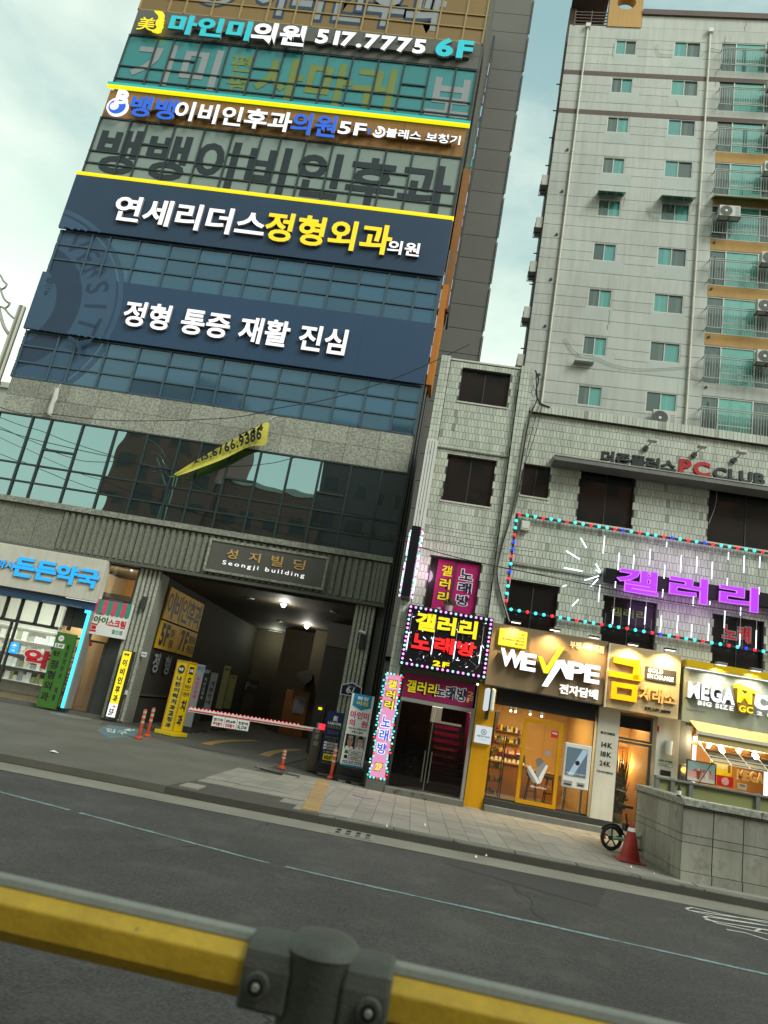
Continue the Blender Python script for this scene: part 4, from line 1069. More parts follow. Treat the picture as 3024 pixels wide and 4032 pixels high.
# pillar things
def camera_cctv(label, a, Y, flip=1):
    c = PY(a, Y); t = T('security_camera', label, 'security camera', c[0], Y, c[1])
    MB().cyl((c[0]-.12*flip, Y-.12, c[1]+.02), (c[0]+.12*flip, Y-.16, c[1]-.03), .05, n=10).build('camera_body', M['white_plastic'], t)
    MB().cyl((c[0], Y-.13, c[1]), (c[0], Y, c[1]-.12), .025, n=8).build('bracket', M['white_plastic'], t)
camera_cctv('white bullet security camera on the right garage pillar', ('f8',1375,648), YS-.05)
c = PY(('f8',1375,700), YS-.05); t = T('wall_speaker', 'slim dark speaker box under the camera on the right pillar', 'speaker', c[0], YS-.1, c[1])
bx('speaker_case', M['metal_dark'], t, c[0]-.11, c[0]+.07, YS-.16, YS-.05, c[1]-.28, c[1]+.2, bevel=.01); bx('mount', M['alu'], t, c[0]-.05, c[0]+.03, YS-.05, YS-.0, c[1]-.1, c[1]+.1)
c = PY(('f7',1183,672), YS-.05); t = T('wall_lamp', 'dark cylindrical wall lamp on the left garage pillar', 'lamp', c[0], YS-.1, c[1])
MB().cyl((c[0],YS-.13,c[1]-.22),(c[0],YS-.13,c[1]+.2),.09,n=12).build('lamp_shade', M['metal_dark'], t, True); bx('mount', M['metal_dark'], t, c[0]-.04, c[0]+.04, YS-.06, YS-.0, c[1]-.1, c[1]+.1)
def small_plate(name, label, cat, fr, q, Y, m, txt=None, tm='print_black'):
    x0, x1, z0, z1 = rp(fr, *q, Y); t = T(name, label, cat, (x0+x1)/2, Y, z0); bx('panel', M[m], t, x0, x1, Y, Y+.03, z0, z1)
    if txt: letters(txt, sub((x0,x1,z0,z1),.15,.85,.3,.7), Y-.004, M[tm], t, .003, 'b', join=True)
    return t
small_plate('notice_plate', 'small white notice plate on the left garage pillar near its middle', 'sign', 'f7', (1160,1070,1190,1115), YS-.07, 'print_white', '주의')
small_plate('meter_box', 'small white meter box low on the left pillar beside the yellow light box', 'box', 'f7', (995,1378,1035,1422), YS-.10, 'print_white')
# address plate
YB = YS-.10
P = [PY(('g2',*q), YB) for q in ((845,440),(1018,462),(1032,352),(945,308),(862,322))]
t = T('address_plate', 'house shaped navy address plate with white border on the right pillar', 'sign', P[0][0], YB, P[0][1])
cxp = sum(p[0] for p in P)/5; czp = sum(p[1] for p in P)/5
hw = .34; z0, z1, z2 = P[0][1]-.03, P[2][1]-.0, P[3][1]+.06
MB().prism([(cxp-hw,z0),(cxp+hw,z0),(cxp+hw,z1),(cxp,z2),(cxp-hw,z1)], YB, YB+.03).build('border', M['print_white'], t)
MB().prism([(cxp-hw+.03,z0+.03),(cxp+hw-.03,z0+.03),(cxp+hw-.03,z1-.02),(cxp,z2-.04),(cxp-hw+.03,z1-.02)], YB-.006, YB-.001).build('plate', M['print_navy'], t)
letters('6/', (cxp-.16, cxp+.12, z0+.08, z0+.30), YB-.01, M['print_white'], t, .003, 'b', join=True); letters('부평대로', (cxp-.15, cxp+.15, z1-.06, z1+.02), YB-.01, M['print_grey'], t, .003, 'm', join=True)
# yellow tower sign (square pillar turned so that two faces show)
yb = PZ(('e1',600,742), 0)
t0 = thing('tower_sign', 'tall yellow freestanding dental clinic tower sign on a yellow plinth by the garage', 'sign', (yb[0]-.05, yb[1]+.62, 0), rotz=R(-20))
h = 3.4
yc_ = PZ(('e1',556,712), 0); t0.location = (yc_[0], yc_[1], 0)
t0.scale = (.60, .60, PY(('e1',680,108), yc_[1])[1]/3.43)
bx('plinth', M['yellow_sign'], t0, -.62, .62, -.5, .62, 0, .17, bevel=.015)
bx('column', M['yellow_sign'], t0, -.36, .36, -.32, .40, .17, h)
frame_rect('edge_frame', M['yellow_paint'], t0, -.38, .38, .17, h+.03, -.345, -.32, .05)
mb = MB(); 
for (a, b, c, d) in ((-.34,-.29,.17,h),(.37,.42,.17,h),(-.29,.37,h-.05,h+.03),(-.29,.37,.17,.22)): mb.box(.36,.385,a,b,c,d)
mb.build('edge_frame', M['yellow_paint'], t0)
MB().disc(-.0, 3.02, .2, -.352, -.328).build('number_disc', M['print_black'], t0)
letters('10층', (-.14,.14,2.94,3.10), -.356, M['print_white'], t0, .003, 'h', join=True)
vletters('나란이럭치과교정과', (-.17,.17,.30,2.72), -.328, M['print_navy'], t0, .003, 'h')
bx('number_plate', M['print_black'], t0, .362, .372, -.14, .22, 2.86, 3.2)
xletters('10층', (-.10,.18,2.94,3.12), .376, M['print_white'], t0, 'h')
mb = MB(); mb.cyl((.362,.04,2.58),(.372,.04,2.58),.13,n=18); mb.build('arrow_disc', M['print_black'], t0)
xletters('→', (-.05,.13,2.53,2.63), .376, M['print_yellow'], t0, 'h')
xletters('치과입구', (-.22,.30,2.18,2.36), .366, M['print_navy'], t0, 'b'); bx('rule', M['print_navy'], t0, .362, .366, -.24, .32, 2.10, 2.12)
xletters('나란이럭', (-.22,.30,1.80,2.02), .366, M['print_navy'], t0, 'b'); xletters('치', (-.16,.24,1.12,1.66), .366, M['print_navy'], t0, 'h'); xletters('과', (-.16,.24,.45,.98), .366, M['print_navy'], t0, 'h')
# orange delineator posts
def delineator(lab, base, top, Z=0.0, bent=0):
    c = PZ(base, Z); Y = c[1]; zt = PY(top, Y)[1]; hh = zt-Z; r = .045
    t = T('delineator_post', lab, 'bollard', c[0], Y, Z, 'orange delineator posts')
    MB().lathe([(.11,Z),(.105,Z+.03),(.06,Z+.06),(.05,Z+.07)], c[0], Y, 14).build('base', M['orange'], t, True)
    MB().lathe([(r,Z+.05),(r,zt-.02),(r*.7,zt)], c[0], Y, 12).build('post', M['orange'], t, True)
    for q in (.52, .70, .86): MB().lathe([(r+.004,Z+hh*q),(r+.004,Z+hh*(q+.075))], c[0], Y, 12).build('reflective_band', M['reflective'], t, True)
delineator('left one of the two orange posts beside the yellow tower sign', ('e1',300,742), ('e1',348,500))
delineator('right one of the two orange posts beside the yellow tower sign', ('e1',370,724), ('e1',420,488))
delineator('short orange and white post at the driveway edge before the barrier', ('e2',180,208), ('e2',200,84))
delineator('tall orange post standing before the dark dental banner', ('e2',500,275), ('e2',542,70))
# parking barrier
c = PZ(('g2',350,1440), 0); cx, Y = c[0], c[1]
zt = PY(('g2',440,845), Y)[1]
t = T('parking_barrier', 'red and white lit parking barrier arm on a grey cabinet across the garage lane', 'barrier', cx, Y, 0)
ztop = PY(('g2',460,880), Y)[1]
bx('cabinet', M['garage'], t, cx-.02, cx+.26, Y-.02, Y+.26, 0, ztop-.02, bevel=.015)
bx('cabinet_lamp', M['b_red'], t, cx+.10, cx+.26, Y-.0, Y+.16, ztop-.02, ztop+.13, bevel=.02)
vletters('출차주의', (cx+.05, cx+.17, .62, 1.25), Y-.026, M['print_grey'], t, .003, 'm')
e_ = PY(('f8',240,1150), Y+.12); s_ = PY(('f8',1125,1290), Y+.12)
def armz(x): return e_[1] + (s_[1]-e_[1])*(x-e_[0])/(s_[0]-e_[0])
m = MB().add([(x, y, armz(x)+dz) for x in (e_[0], s_[0]) for y in (Y+.08, Y+.15) for dz in (-.055, .04)], [(0,1,3,2),(4,6,7,5),(0,4,5,1),(2,3,7,6),(1,5,7,3),(0,2,6,4)])
m.build('arm', M['white_plastic'], t)
m = MB().add([(x, y, armz(x)+dz) for x in (e_[0]+.02, s_[0]-.02) for y in (Y+.070, Y+.08) for dz in (-.03, -.005)], [(0,1,3,2),(4,6,7,5),(0,4,5,1),(2,3,7,6),(1,5,7,3),(0,2,6,4)])
m.build('red_stripe', M['print_red'], t)
x = e_[0]+.05
led = glow('barrier led', '#ff6a70', 1.5)
k = 0; src = None
while x < s_[0]-.7:
    if src is None:
        src = MB().ball((0,0,0), .026, 6, 4).build('led', led, t, c=(0,0,0))
    o = src if k == 0 else src.copy()
    if k: COL.objects.link(o)
    o.location = Vector((x, Y+.11, armz(x)+.05)) - ORG[t.name]; o.parent = t
    x += .105; k += 1
tt = T('hanging_notice', 'white three part notice board hanging from the barrier arm', 'sign', -4.6, Y+.1, .7)
hq = [PY(('f8',*p), Y+.1) for p in ((400,1187),(640,1225),(625,1295),(383,1258))]
def qboard(mb, P, y0, y1):
    mb.add([(p[0],y0,p[1]) for p in P]+[(p[0],y1,p[1]) for p in P], [(3,2,1,0),(4,5,6,7),(0,1,5,4),(1,2,6,5),(2,3,7,6),(3,0,4,7)]); return mb
qboard(MB(), hq, Y+.075, Y+.095).build('board', M['pale_green'], tt)
def lerp(P, u, v):
    a = (P[0][0]+(P[1][0]-P[0][0])*u, P[0][1]+(P[1][1]-P[0][1])*u); b = (P[3][0]+(P[2][0]-P[3][0])*u, P[3][1]+(P[2][1]-P[3][1])*u)
    return a[0]+(b[0]-a[0])*v, a[1]+(b[1]-a[1])*v
for i, (l1, l2, c2) in enumerate((('전기차','주차불가','print_red'),('높이2.3m이하','진입불가','print_red'),('천천히','SLOW','print_black'))):
    u0, u1 = .01+i*.333, .325+i*.333
    qboard(MB(), [lerp(hq,u0,.03),lerp(hq,u1,.03),lerp(hq,u1,.96),lerp(hq,u0,.96)], Y+.068, Y+.073).build('notice_panel', M['print_white'], tt)
    for s, v0, v1, mm in ((l1,.2,.48,'print_black'),(l2,.56,.86,c2)):
        a, b = lerp(hq,u0+.03,v1), lerp(hq,u1-.03,v1); z = (a[1]+b[1])/2; hgt = (hq[0][1]-hq[3][1])*(v1-v0)
        letters(s, (a[0], b[0], z, z+hgt), Y+.062, M[mm], tt, .003, 'b', join=True)
for u in (.08,.25,.45,.62,.8,.95):
    p = lerp(hq,u,0); MB().cyl((p[0],Y+.085,p[1]),(p[0],Y+.085,p[1]+.1),.008,n=5).build('hanger', M['metal_dark'], tt)
# banner stands on the pavement
def stand(label, quad, base, mpanel, builder):
    c = PZ(base, 0); Y = c[1]+.1
    P = [PY(p, Y) for p in quad]; x0=(P[0][0]+P[3][0])/2; x1=(P[1][0]+P[2][0])/2; z1=(P[0][1]+P[1][1])/2; z0=(P[2][1]+P[3][1])/2
    t = T('banner_stand', label, 'banner stand', (x0+x1)/2, Y, 0)
    bx('panel', M[mpanel], t, x0, x1, Y, Y+.015, z0, z1)
    for q in (x0+.03, x1-.03): MB().cyl((q,Y+.03,.1),(q,Y+.03,z1),.012,n=6).build('pole', M['metal_dark'], t)
    bx('base_frame', M['metal_black'], t, x0-.06, x1+.06, Y-.22, Y+.32, .06, .14)
    bx('base_frame', M['metal_black'], t, x0-.06, x1+.06, Y-.05, Y+.32, .14, max(.2, z0-.05))
    for q in (x0+.05, x1-.2): bx('foot_block', M['gutter'], t, q, q+.2, Y-.2, Y-.02, 0, .062)
    builder(t, (x0,x1,z0,z1), Y)
def b1(t, r, Y):
    y = Y-.005
    letters('나란이럭', sub(r,.12,.88,.21,.27), y, M['print_white'], t, .003, 'b', join=True); letters('치과교정과', sub(r,.08,.92,.28,.34), y, OL, t, .003, 'b', join=True)
    letters('刷', sub(r,.38,.62,.08,.19), y, M['print_white'], t, .003, 'm')
    letters('나란히 정돈된 미소를', sub(r,.15,.85,.385,.41), y, M['print_grey'], t, .003, 'r', join=True); letters('함께 만듭니다', sub(r,.2,.8,.425,.45), y, M['print_grey'], t, .003, 'r', join=True)
    letters('전문의 대표원장', sub(r,.12,.88,.50,.54), y, OL, t, .003, 'm', join=True); letters('2인 진료', sub(r,.25,.75,.55,.59), y, OL, t, .003, 'm', join=True)
    for i, s in enumerate(('교정치료', '투명교정', '설측교정')):
        q = sub(r,.1,.9,.615+i*.055,.655+i*.055); bx('pill_label', M['print_white'], t, q[0],q[1],y-.004,y,q[2],q[3],bevel=.012)
        letters(s, sub(r,.25,.75,.622+i*.055,.648+i*.055), y-.009, M['print_black'], t, .003, 'm', join=True)
    letters('T.330-2889', sub(r,.15,.9,.795,.825), y, M['print_white'], t, .003, 'm', join=True)
    q = sub(r,.18,.78,.85,.98); bx('floor_badge', M['print_yellow'], t, q[0],q[1],y-.004,y,q[2],q[3],bevel=.01); letters('10F', sub(r,.26,.7,.885,.955), y-.009, M['print_black'], t, .003, 'b', join=True)
stand('navy dental banner stand with a yellow floor badge at its foot', (('g2',645,655),('g2',862,700),('g2',735,1345),('g2',515,1300)), ('g2',590,1500), 'print_navy', b1)
def face(t, q, Y, band):
    x0,x1,z0,z1 = q; w=x1-x0; h=z1-z0; cx=(x0+x1)/2; cz=z0+h*.5
    bx('portrait_backing', M['print_black'] if band else M['print_grey'], t, x0,x1,Y-.004,Y,z0,z1)
    def ell(c, a, b, y, m, n='face_print', k=20):
        MB().prism([(c[0]+a*math.cos(6.283*i/k), c[1]+b*math.sin(6.283*i/k)) for i in range(k)], y-.002, y).build(n, m, t)
    skin = mat('printed skin', '#a07a66', .6) if 'printed skin' not in bpy.data.materials else bpy.data.materials['printed skin']
    skin2 = mat('printed light skin', '#bfa39c', .6) if 'printed light skin' not in bpy.data.materials else bpy.data.materials['printed light skin']
    s = skin if band else skin2
    ell((cx,z0+h*.06), w*.40, h*.12, Y-.005, M['print_white'], 'collar_print'); ell((cx,z0+h*.22), w*.15, h*.18, Y-.0075, s, 'neck_print')
    ell((cx,cz+h*.06), w*.34, h*.44, Y-.0055, M['print_black'], 'hair_print'); ell((cx,cz), w*.28, h*.38, Y-.010, s)
    ell((cx,cz+h*.33), w*.27, h*.09, Y-.0125, M['print_grey'] if band else M['print_black'], 'headband_print')
    for k in (-1, 1):
        ell((cx+k*w*.12,cz+h*.06), w*.065, h*.022, Y-.0125, M['print_black'], 'eye_print', 10); ell((cx+k*w*.12,cz+h*.13), w*.085, h*.02, Y-.0125, M['print_black'], 'brow_print', 10)
    ell((cx,cz-h*.08), w*.05, h*.05, Y-.0125, M['print_pink'] if 0 else skin, 'nose_print', 10); ell((cx,cz-h*.2), w*.10, h*.025, Y-.0125, M['print_red'], 'mouth_print', 12)
def b2(t, r, Y):
    y = Y-.005; x0,x1,z0,z1 = r; w=x1-x0; h=z1-z0
    MB().prism([(x0+.1*w,z1),(x1-.1*w,z1),(x1-.1*w,z1-.17*h),(x0+.5*w,z1-.22*h),(x0+.1*w,z1-.17*h)], y-.003, y).build('ribbon_print', M['print_blue'], t)
    letters('확장', sub(r,.26,.78,.03,.085), y-.007, M['print_white'], t, .003, 'b', join=True); letters('이전', sub(r,.26,.78,.10,.155), y-.007, M['print_yellow'], t, .003, 'b', join=True)
    letters('마인미', sub(r,.08,.9,.245,.345), y, M['print_pink'], t, .003, 'b'); letters('의', sub(r,.08,.34,.36,.45), y, M['print_pink'], t, .003, 'b'); letters('원', sub(r,.62,.9,.36,.45), y, M['print_pink'], t, .003, 'b')
    letters('기미·색소·편평사마귀', sub(r,.08,.9,.47,.50), y, M['print_black'], t, .003, 'm', join=True); letters('보톡스·필러', sub(r,.25,.75,.515,.545), y, M['print_black'], t, .003, 'm', join=True)
    face(t, sub(r,.06,.49,.57,.76), Y-.004, True); face(t, sub(r,.50,.93,.57,.76), Y-.004, False)
    for i, mm in enumerate(('print_green','print_black')):
        v = .79+.065*i
        q = sub(r,.12,.26,v,v+.045); bx('icon_print', M[mm], t, q[0],q[1],y-.003,y,q[2],q[3])
        q = sub(r,.3,.9,v,v+.05); bx('search_frame', M['print_black'], t, q[0],q[1],y-.002,y,q[2],q[3]); q = (q[0]+.012,q[1]-.012,q[2]+.01,q[3]-.01); bx('search_field', M['print_white'], t, q[0],q[1],y-.005,y-.003,q[2],q[3])
        letters('마인미클리닉', sub(r,.38,.76,v+.013,v+.037), y-.009, M['print_black'], t, .003, 'm', join=True)
    letters('032.517.7775', sub(r,.08,.92,.925,.965), y, M['print_navy'], t, .003, 'b', join=True)
    q = sub(r,0,1,.978,1); bx('blue_edge', M['print_blue'], t, q[0],q[1],y-.003,y,q[2],q[3])
stand('white skin clinic banner stand with blue ribbon print and two face portraits', (('g2',952,425),('g2',1245,475),('g2',1085,1415),('g2',790,1365)), ('g2',860,1590), 'print_white', b2)
# fallen yellow banner and white rag on the facade
t = T('fallen_banner', 'torn yellow cloth banner hanging slantwise across the granite band and windows', 'banner', -6, YS-.4, 8.3)
up_ = [('z3',735,585),('z3',800,545),('z3',880,495),('z3',980,440),('z3',1080,385),('z3',1165,335)]
lo_ = [('z3',735,588),('z3',805,570),('z3',890,538),('z3',990,503),('z3',1085,442),('z3',1150,457)]
mb = MB(); V = []; NV = 5
for i, (a, b) in enumerate(zip(up_, lo_)):
    Y = YS-.34-.03*math.sin(i*1.1); pa, pb = PY(a, Y), PY(b, Y)
    for k in range(NV):
        q = k/(NV-1); V.append((pa[0]+(pb[0]-pa[0])*q, Y-.03*math.sin(q*5+i), pa[1]+(pb[1]-pa[1])*q))
mb.add(V, [(i*NV+k,(i+1)*NV+k,(i+1)*NV+k+1,i*NV+k+1) for i in range(5) for k in range(NV-1)])
o = mb.build('cloth', M['banner_yellow'], t, smooth=True); sm = o.modifiers.new('smooth', 'SUBSURF'); sm.levels = 2; sm.render_levels = 2
def slanted(text, a, b, Y, hgt, m, par, w='h'):
    pa, pb = PY(a, Y), PY(b, Y); ru = run(text, w); mb = MB()
    xs = [x+v[0] for c, x, g in ru for v in g[0]]; lo, hi = min(xs), max(xs)
    dx, dz = pb[0]-pa[0], pb[1]-pa[1]; L = math.hypot(dx, dz); ux, uz = dx/L, dz/L
    for c, x, (vs, fs) in ru:
        mb.add([(pa[0]+ux*L*(x+v[0]-lo)/(hi-lo)-uz*v[1]*hgt*.5, Y, pa[1]+uz*L*(x+v[0]-lo)/(hi-lo)+v[1]*hgt*(.45+.55*(x-lo)/(hi-lo))) for v in vs], fs)
    return mb.build('lettering', m, par)
slanted('213.6766.9386', ('z3',838,528), ('z3',1130,418), YS-.45, .62, M['print_black'], t)
slanted('1234', ('z3',1035,415), ('z3',1138,382), YS-.45, .36, M['print_black'], t)
for a, b in ((('z3',1165,335),('z3',1192,322)),):
    pa, pb = PY(a, YS-.35), PY(b, YS-.06); MB().tube([(pa[0],YS-.35,pa[1]),(pb[0],YS-.04,pb[1])], .012, 5).build('cord', M['cloth_white'], t)
t = T('rolled_cloth', 'rolled white cloth strip hanging on the granite at the left end', 'cloth', -15, YS-.2, 9.9)
pts = [PY(('f5',*p), YS-.14) for p in ((415,335),(398,400),(385,440),(368,490),(355,530))]
MB().tube([(p[0]+.02*math.sin(i*2), YS-.16, p[1]) for i, p in enumerate(pts)], [.085,.10,.08,.10,.075], 8).build('cloth', M['cloth_white'], t, True)
pa, pb = PY(('f5',420,332), YS-.16), PY(('f5',440,298), YS-.06); MB().tube([(pa[0],YS-.16,pa[1]),(pb[0],YS-.05,pb[1])], .012, 5).build('cord', M['cloth_white'], t)
# projecting signs on the right flank of the office building
t = T('projecting_sign', 'tall orange projecting sign box with white and blue lit edges on the office flank', 'sign', -1.2, YS+.4, 14)
yy = YS+.55
orange = mat('orange sign', '#b5701c', .5, .1)
m_ = rp('f4',1490,0,1455,900,yy)
bx('box', M['wood'], t, -1.36, -1.06, yy, yy+1.2, 17.0, 23.6)
bx('box', orange, t, -1.38, -1.16, yy-.25, yy+.9, 13.6, 17.9)
bx('box', M['metal_dark'], t, -1.1, -1.0, yy+.2, yy+1.5, 17.0, 31)
M['side_led'] = glow('side led edge', '#c4d4f0', .8)
def ledline(x, z0, z1, y, m, w=.03):
    z = z0
    while z < z1:
        L = random.uniform(.25, .8); bx('led_edge', M[m], t, x+random.uniform(-.012,.012), x+w*random.uniform(.5,1.1), y-random.uniform(.01,.05), y, z, min(z+L*.9, z1)); z += L*random.uniform(1, 1.6)
ledline(-1.06, 16.2, 29.5, yy+.15, 'side_led', .02); ledline(-1.03, 17.0, 26.5, yy+.25, 'b_blue', .02); ledline(-1.40, 14.0, 18.4, yy-.26, 'side_led', .02); ledline(-1.10, 19, 27, yy+.2, 'lit_teal', .02)
# ================================================================== TILED BUILDING (right)
TB = thing('tiled_building', 'old low building clad in pale vertical tiles with karaoke, vape, gold and coffee shops', 'building', (4, YT, 0))
XR = 14.0
BAY = (-.46, 1.53)
WIN = dict(W1=rp('g8',355,205,715,525,YT+.1), W2=rp('g8',235,905,585,1335,YT+.1), W3=rp('g8',855,985,1050,1270,YT+.1),
           W4=(3.48,4.96,PY(('g8',1275,1450),YT)[1],9.0), W5=(6.88,8.9,PY(('g7',1300,340),YT)[1],9.0),
           P=(-.15,1.21,4.3,5.94), L1=(1.97,3.26,4.3,5.64), L2=(4.39,5.74,4.3,5.62), L3=(7.14,8.42,4.3,5.60), L4=(9.6,11.2,4.3,5.6))
WIN['W1'] = (-.10,1.275,10.42,11.47); WIN['W2'] = (-.12,1.215,7.48,8.82); WIN['W3'] = (1.95,2.70,7.96,8.86)
def backing(x0, x1, z0, z1, y0, y1):
    for r in holed((x0,x1,z0,z1), list(WIN.values())): MB().box(r[0],r[1],y0,y1,r[2],r[3]).build('wall', M['tile_joint'], TB)
backing(-.46, 1.53, 2.2, 11.64, YT+.011, YT+.35)
backing(1.9, XR, 2.87, 10.36, YT+.011, YT+.35)
for (a, b, c) in ((-.74,-.46,0),(1.53,1.9,2.89)): bx('pilaster', M['tile_joint'], TB, a+.01, b-.01, YT-.109, YT+.35, c, 11.70)
bx('parapet', M['tile_joint'], TB, 1.93, XR, YT-.099, YT+.35, 10.38, 10.60)
bx('wall', M['tile_joint'], TB, 1.95, XR, YT+.36, YT+6, 2.92, 10.3); bx('wall', M['tile_joint'], TB, -.7, 1.9, YT+.36, YT+6, 2.9, 11.5)
bx('wall', M['tile_joint'], TB, -.72, -.40, YT+.01, YT+6, 0, 3.0)
# tiles, one by one
tiles = []
def tile_field(x0, x1, z0, z1, y, pw=.0915, ph=.213, stag=True, holes=()):
    r = 0; z = z1
    while z - ph > z0 - .02:
        x = x0 + (-.5*pw if (stag and r % 2) else 0); a = z-ph+.004; b = z-.003
        while x < x1-.02:
            c, d = max(x+.0025, x0), min(x+pw-.0025, x1); cx = (c+d)/2
            if d-c > .02:
                segs = [(max(a, z0), b)]
                for h in holes:
                    if h[0]-.01 < cx < h[1]+.01:
                        ns = []
                        for (p, q) in segs:
                            if q <= h[2] or p >= h[3]: ns.append((p, q))
                            else:
                                if p < h[2]-.03: ns.append((p, h[2]))
                                if q > h[3]+.03: ns.append((h[3], q))
                        segs = ns
                for p, q in segs:
                    if q-p > .025: tiles.append((c, d, y, p, q))
            x += pw
        z -= ph; r += 1
HL = list(WIN.values())
tile_field(-.455, 1.525, 2.95, 11.63, YT, holes=HL)
tile_field(1.905, 9.6, 2.95, 10.36, YT, holes=HL)
tile_field(-.735, -.465, .9, 11.71, YT-.12, pw=.09, ph=.195, stag=False); tile_field(1.535, 1.895, 2.9, 11.71, YT-.12, pw=.09, ph=.195, stag=False)
tile_field(1.905, 9.6, 10.37, 10.62, YT-.11, pw=.1, ph=.25, stag=False)
def tile_mesh(mb, t, c=(0,0,0)):
    x0,x1,y,z0,z1 = t; x0-=c[0]; x1-=c[0]; z0-=c[2]; z1-=c[2]; y = y-c[1]+random.uniform(-.0025,.0025); e=.0022; yb = y+.012
    mb.add([(x0,yb,z0),(x1,yb,z0),(x1,yb,z1),(x0,yb,z1),(x0+e,y,z0+e),(x1-e,y,z0+e),(x1-e,y,z1-e),(x0+e,y,z1-e)],
           [(4,5,6,7),(0,1,5,4),(1,2,6,5),(2,3,7,6),(3,0,4,7)])
# the nearest and best seen tiles are pieces, the rest one mass
def full(t): return t[1]-t[0] > .08 and t[4]-t[3] > .19 and t[2] > YT-.05
def visible(t):
    x, z = (t[0]+t[1])/2, (t[3]+t[4])/2
    return full(t) and z < 8.9 and ((1.95 < x < 8.5 and 5.7 < z < 7.4) or (-.45 < x < 1.5 and 6 < z < 7.4))
near = [t for t in tiles if visible(t)]
near.sort(key=lambda t: (t[3]))
near = near[:300]; ns = set(id(t) for t in near)
src = None
for t in near:
    c = ((t[0]+t[1])/2, t[2], (t[3]+t[4])/2)
    if src is None:
        mb = MB(); tile_mesh(mb, (-.042,.042,0,-.1015,.1015)); src = mb.build('tile', M['tile'], TB, c=(0,0,0)); o = src
    else: o = src.copy(); COL.objects.link(o)
    o.location = Vector((c[0], t[2]+random.uniform(-.0025,.0025), c[2])) - ORG[TB.name]
mb = MB()
for t in tiles:
    if id(t) not in ns: tile_mesh(mb, t)
tc_ = tag(mb.build('tile_cladding', M['tile_mass'], TB), kind='stuff')
tn = tc_.data.attributes.new('tone', 'FLOAT', 'FACE'); tr = random.Random(4); vals = []
for k in range(len(tc_.data.polygons)//5):
    q = tr.uniform(.86, 1.06) * (tr.uniform(.55,.8) if tr.random() < .03 else 1); vals += [q]*5
tn.data.foreach_set('value', vals)
# dirty ledges, sills, windows
def window(name_m, r, panes, fm='metal_dark', y=YT+.12, sill=True, fw=.035, lab=None):
    x0,x1,z0,z1 = r
    f = frame_rect('window', M[fm], TB, x0, x1, z0, z1, y-.03, y+.05, fw)
    for i in range(panes):
        a, b = x0+fw+(x1-x0-2*fw)*i/panes, x0+fw+(x1-x0-2*fw)*(i+1)/panes
        p = MB().box(a+.008, b-.008, y, y+.012, z0+fw, z1-fw).build('pane', M[name_m], f)
        p.rotation_euler = (random.uniform(-.006,.006), 0, random.uniform(-.008,.008))
        if i: MB().box(a-.014, a+.014, y-.015, y+.03, z0+fw, z1-fw).build('meeting_rail', M[fm], f)
    bx('window_reveal', M['tile_joint'], TB, x0-.001, x1+.001, y+.06, y+.10, z0, z1)
    if sill: bx('sill', M['off_white'], TB, x0-.02, x1+.02, YT-.02, y-.03, z0-.045, z0-.002)
window('w_dark', WIN['W1'], 2); window('w_dark', WIN['W2'], 2); window('w_dark', WIN['W3'], 2)
window('w_dark', WIN['W4'], 2); window('w_dark', WIN['W5'], 2)
window('w_film', WIN['L1'], 2, sill=False); window('w_film', WIN['L2'], 2, sill=False); window('w_film', WIN['L3'], 2, sill=False); window('w_film', WIN['L4'], 2, sill=False)
window('w_dark', WIN['P'], 1, sill=False)
bx('ledge', M['tile_joint'], TB, -.45, 1.52, YT-.035, YT+.02, 8.94, 8.975)
bx('ledge', M['tile_joint'], TB, 1.92, 4.2, YT-.04, YT+.02, 6.02, 6.06)
bx('coping', M['off_white'], TB, -.74, 1.9, YT-.02, YT+.3, 11.65, 11.70)
# canopy of the second floor
t = T('metal_canopy', 'long grey sloped metal canopy ledge under the PC club letters', 'canopy', 6, YT-.3, 8.86)
c0, c1 = 2.66, 9.9
mb = MB().add([(c0,YT-.02,9.12),(c1,YT-.02,9.12),(c1,YT-.02,8.88),(c0,YT-.02,8.88),(c0,YT-.52,9.02),(c1,YT-.52,9.02),(c1,YT-.52,8.90),(c0,YT-.52,8.90)],
     [(4,5,1,0),(7,6,5,4),(3,2,6,7),(0,3,7,4),(2,1,5,6),(1,2,3,0)])
mb.build('canopy_box', M['canopy'], t); bx('drip_edge', M['alu'], t, c0-.01, c1, YT-.535, YT-.50, 9.02, 9.045)
# PC club letters
YC = YT-.36
t = T('letter_sign', 'free standing dark and red PC club letters on the grey canopy', 'sign', 6, YC, 9.05)
def solid(s, r, Y, m, par, d, w='h', gap=0):
    o = letters(s, r, Y, M[m], par, d, w, gap=gap); return o
kz = PY(('k1',400,470),YC)[1]
for s, q, m in (('더존플러스',(50,298,765,520),'black_letter'),('PC',(805,380,1095,565),'red_plastic'),('CLUB',(1135,458,1630,645),'black_letter')):
    r = rp('k1',*q,YC); base = 9.07
    solid(s, (r[0], r[1], max(base, r[2]), r[3]), YC, m, t, .10, 'h')
m = MB()
for x in (4.55,4.9,5.2,5.5,5.8,6.1,6.4,6.8,7.1,7.4,7.7,8.0): m.cyl((x,YC+.05,8.98),(x,YC+.05,9.15),.008,n=5); m.cyl((x,YC+.05,9.25),(x,YT,9.30),.008,n=5)
tag(m.build('letter_stay', M['metal_dark'], t), kind='stuff')
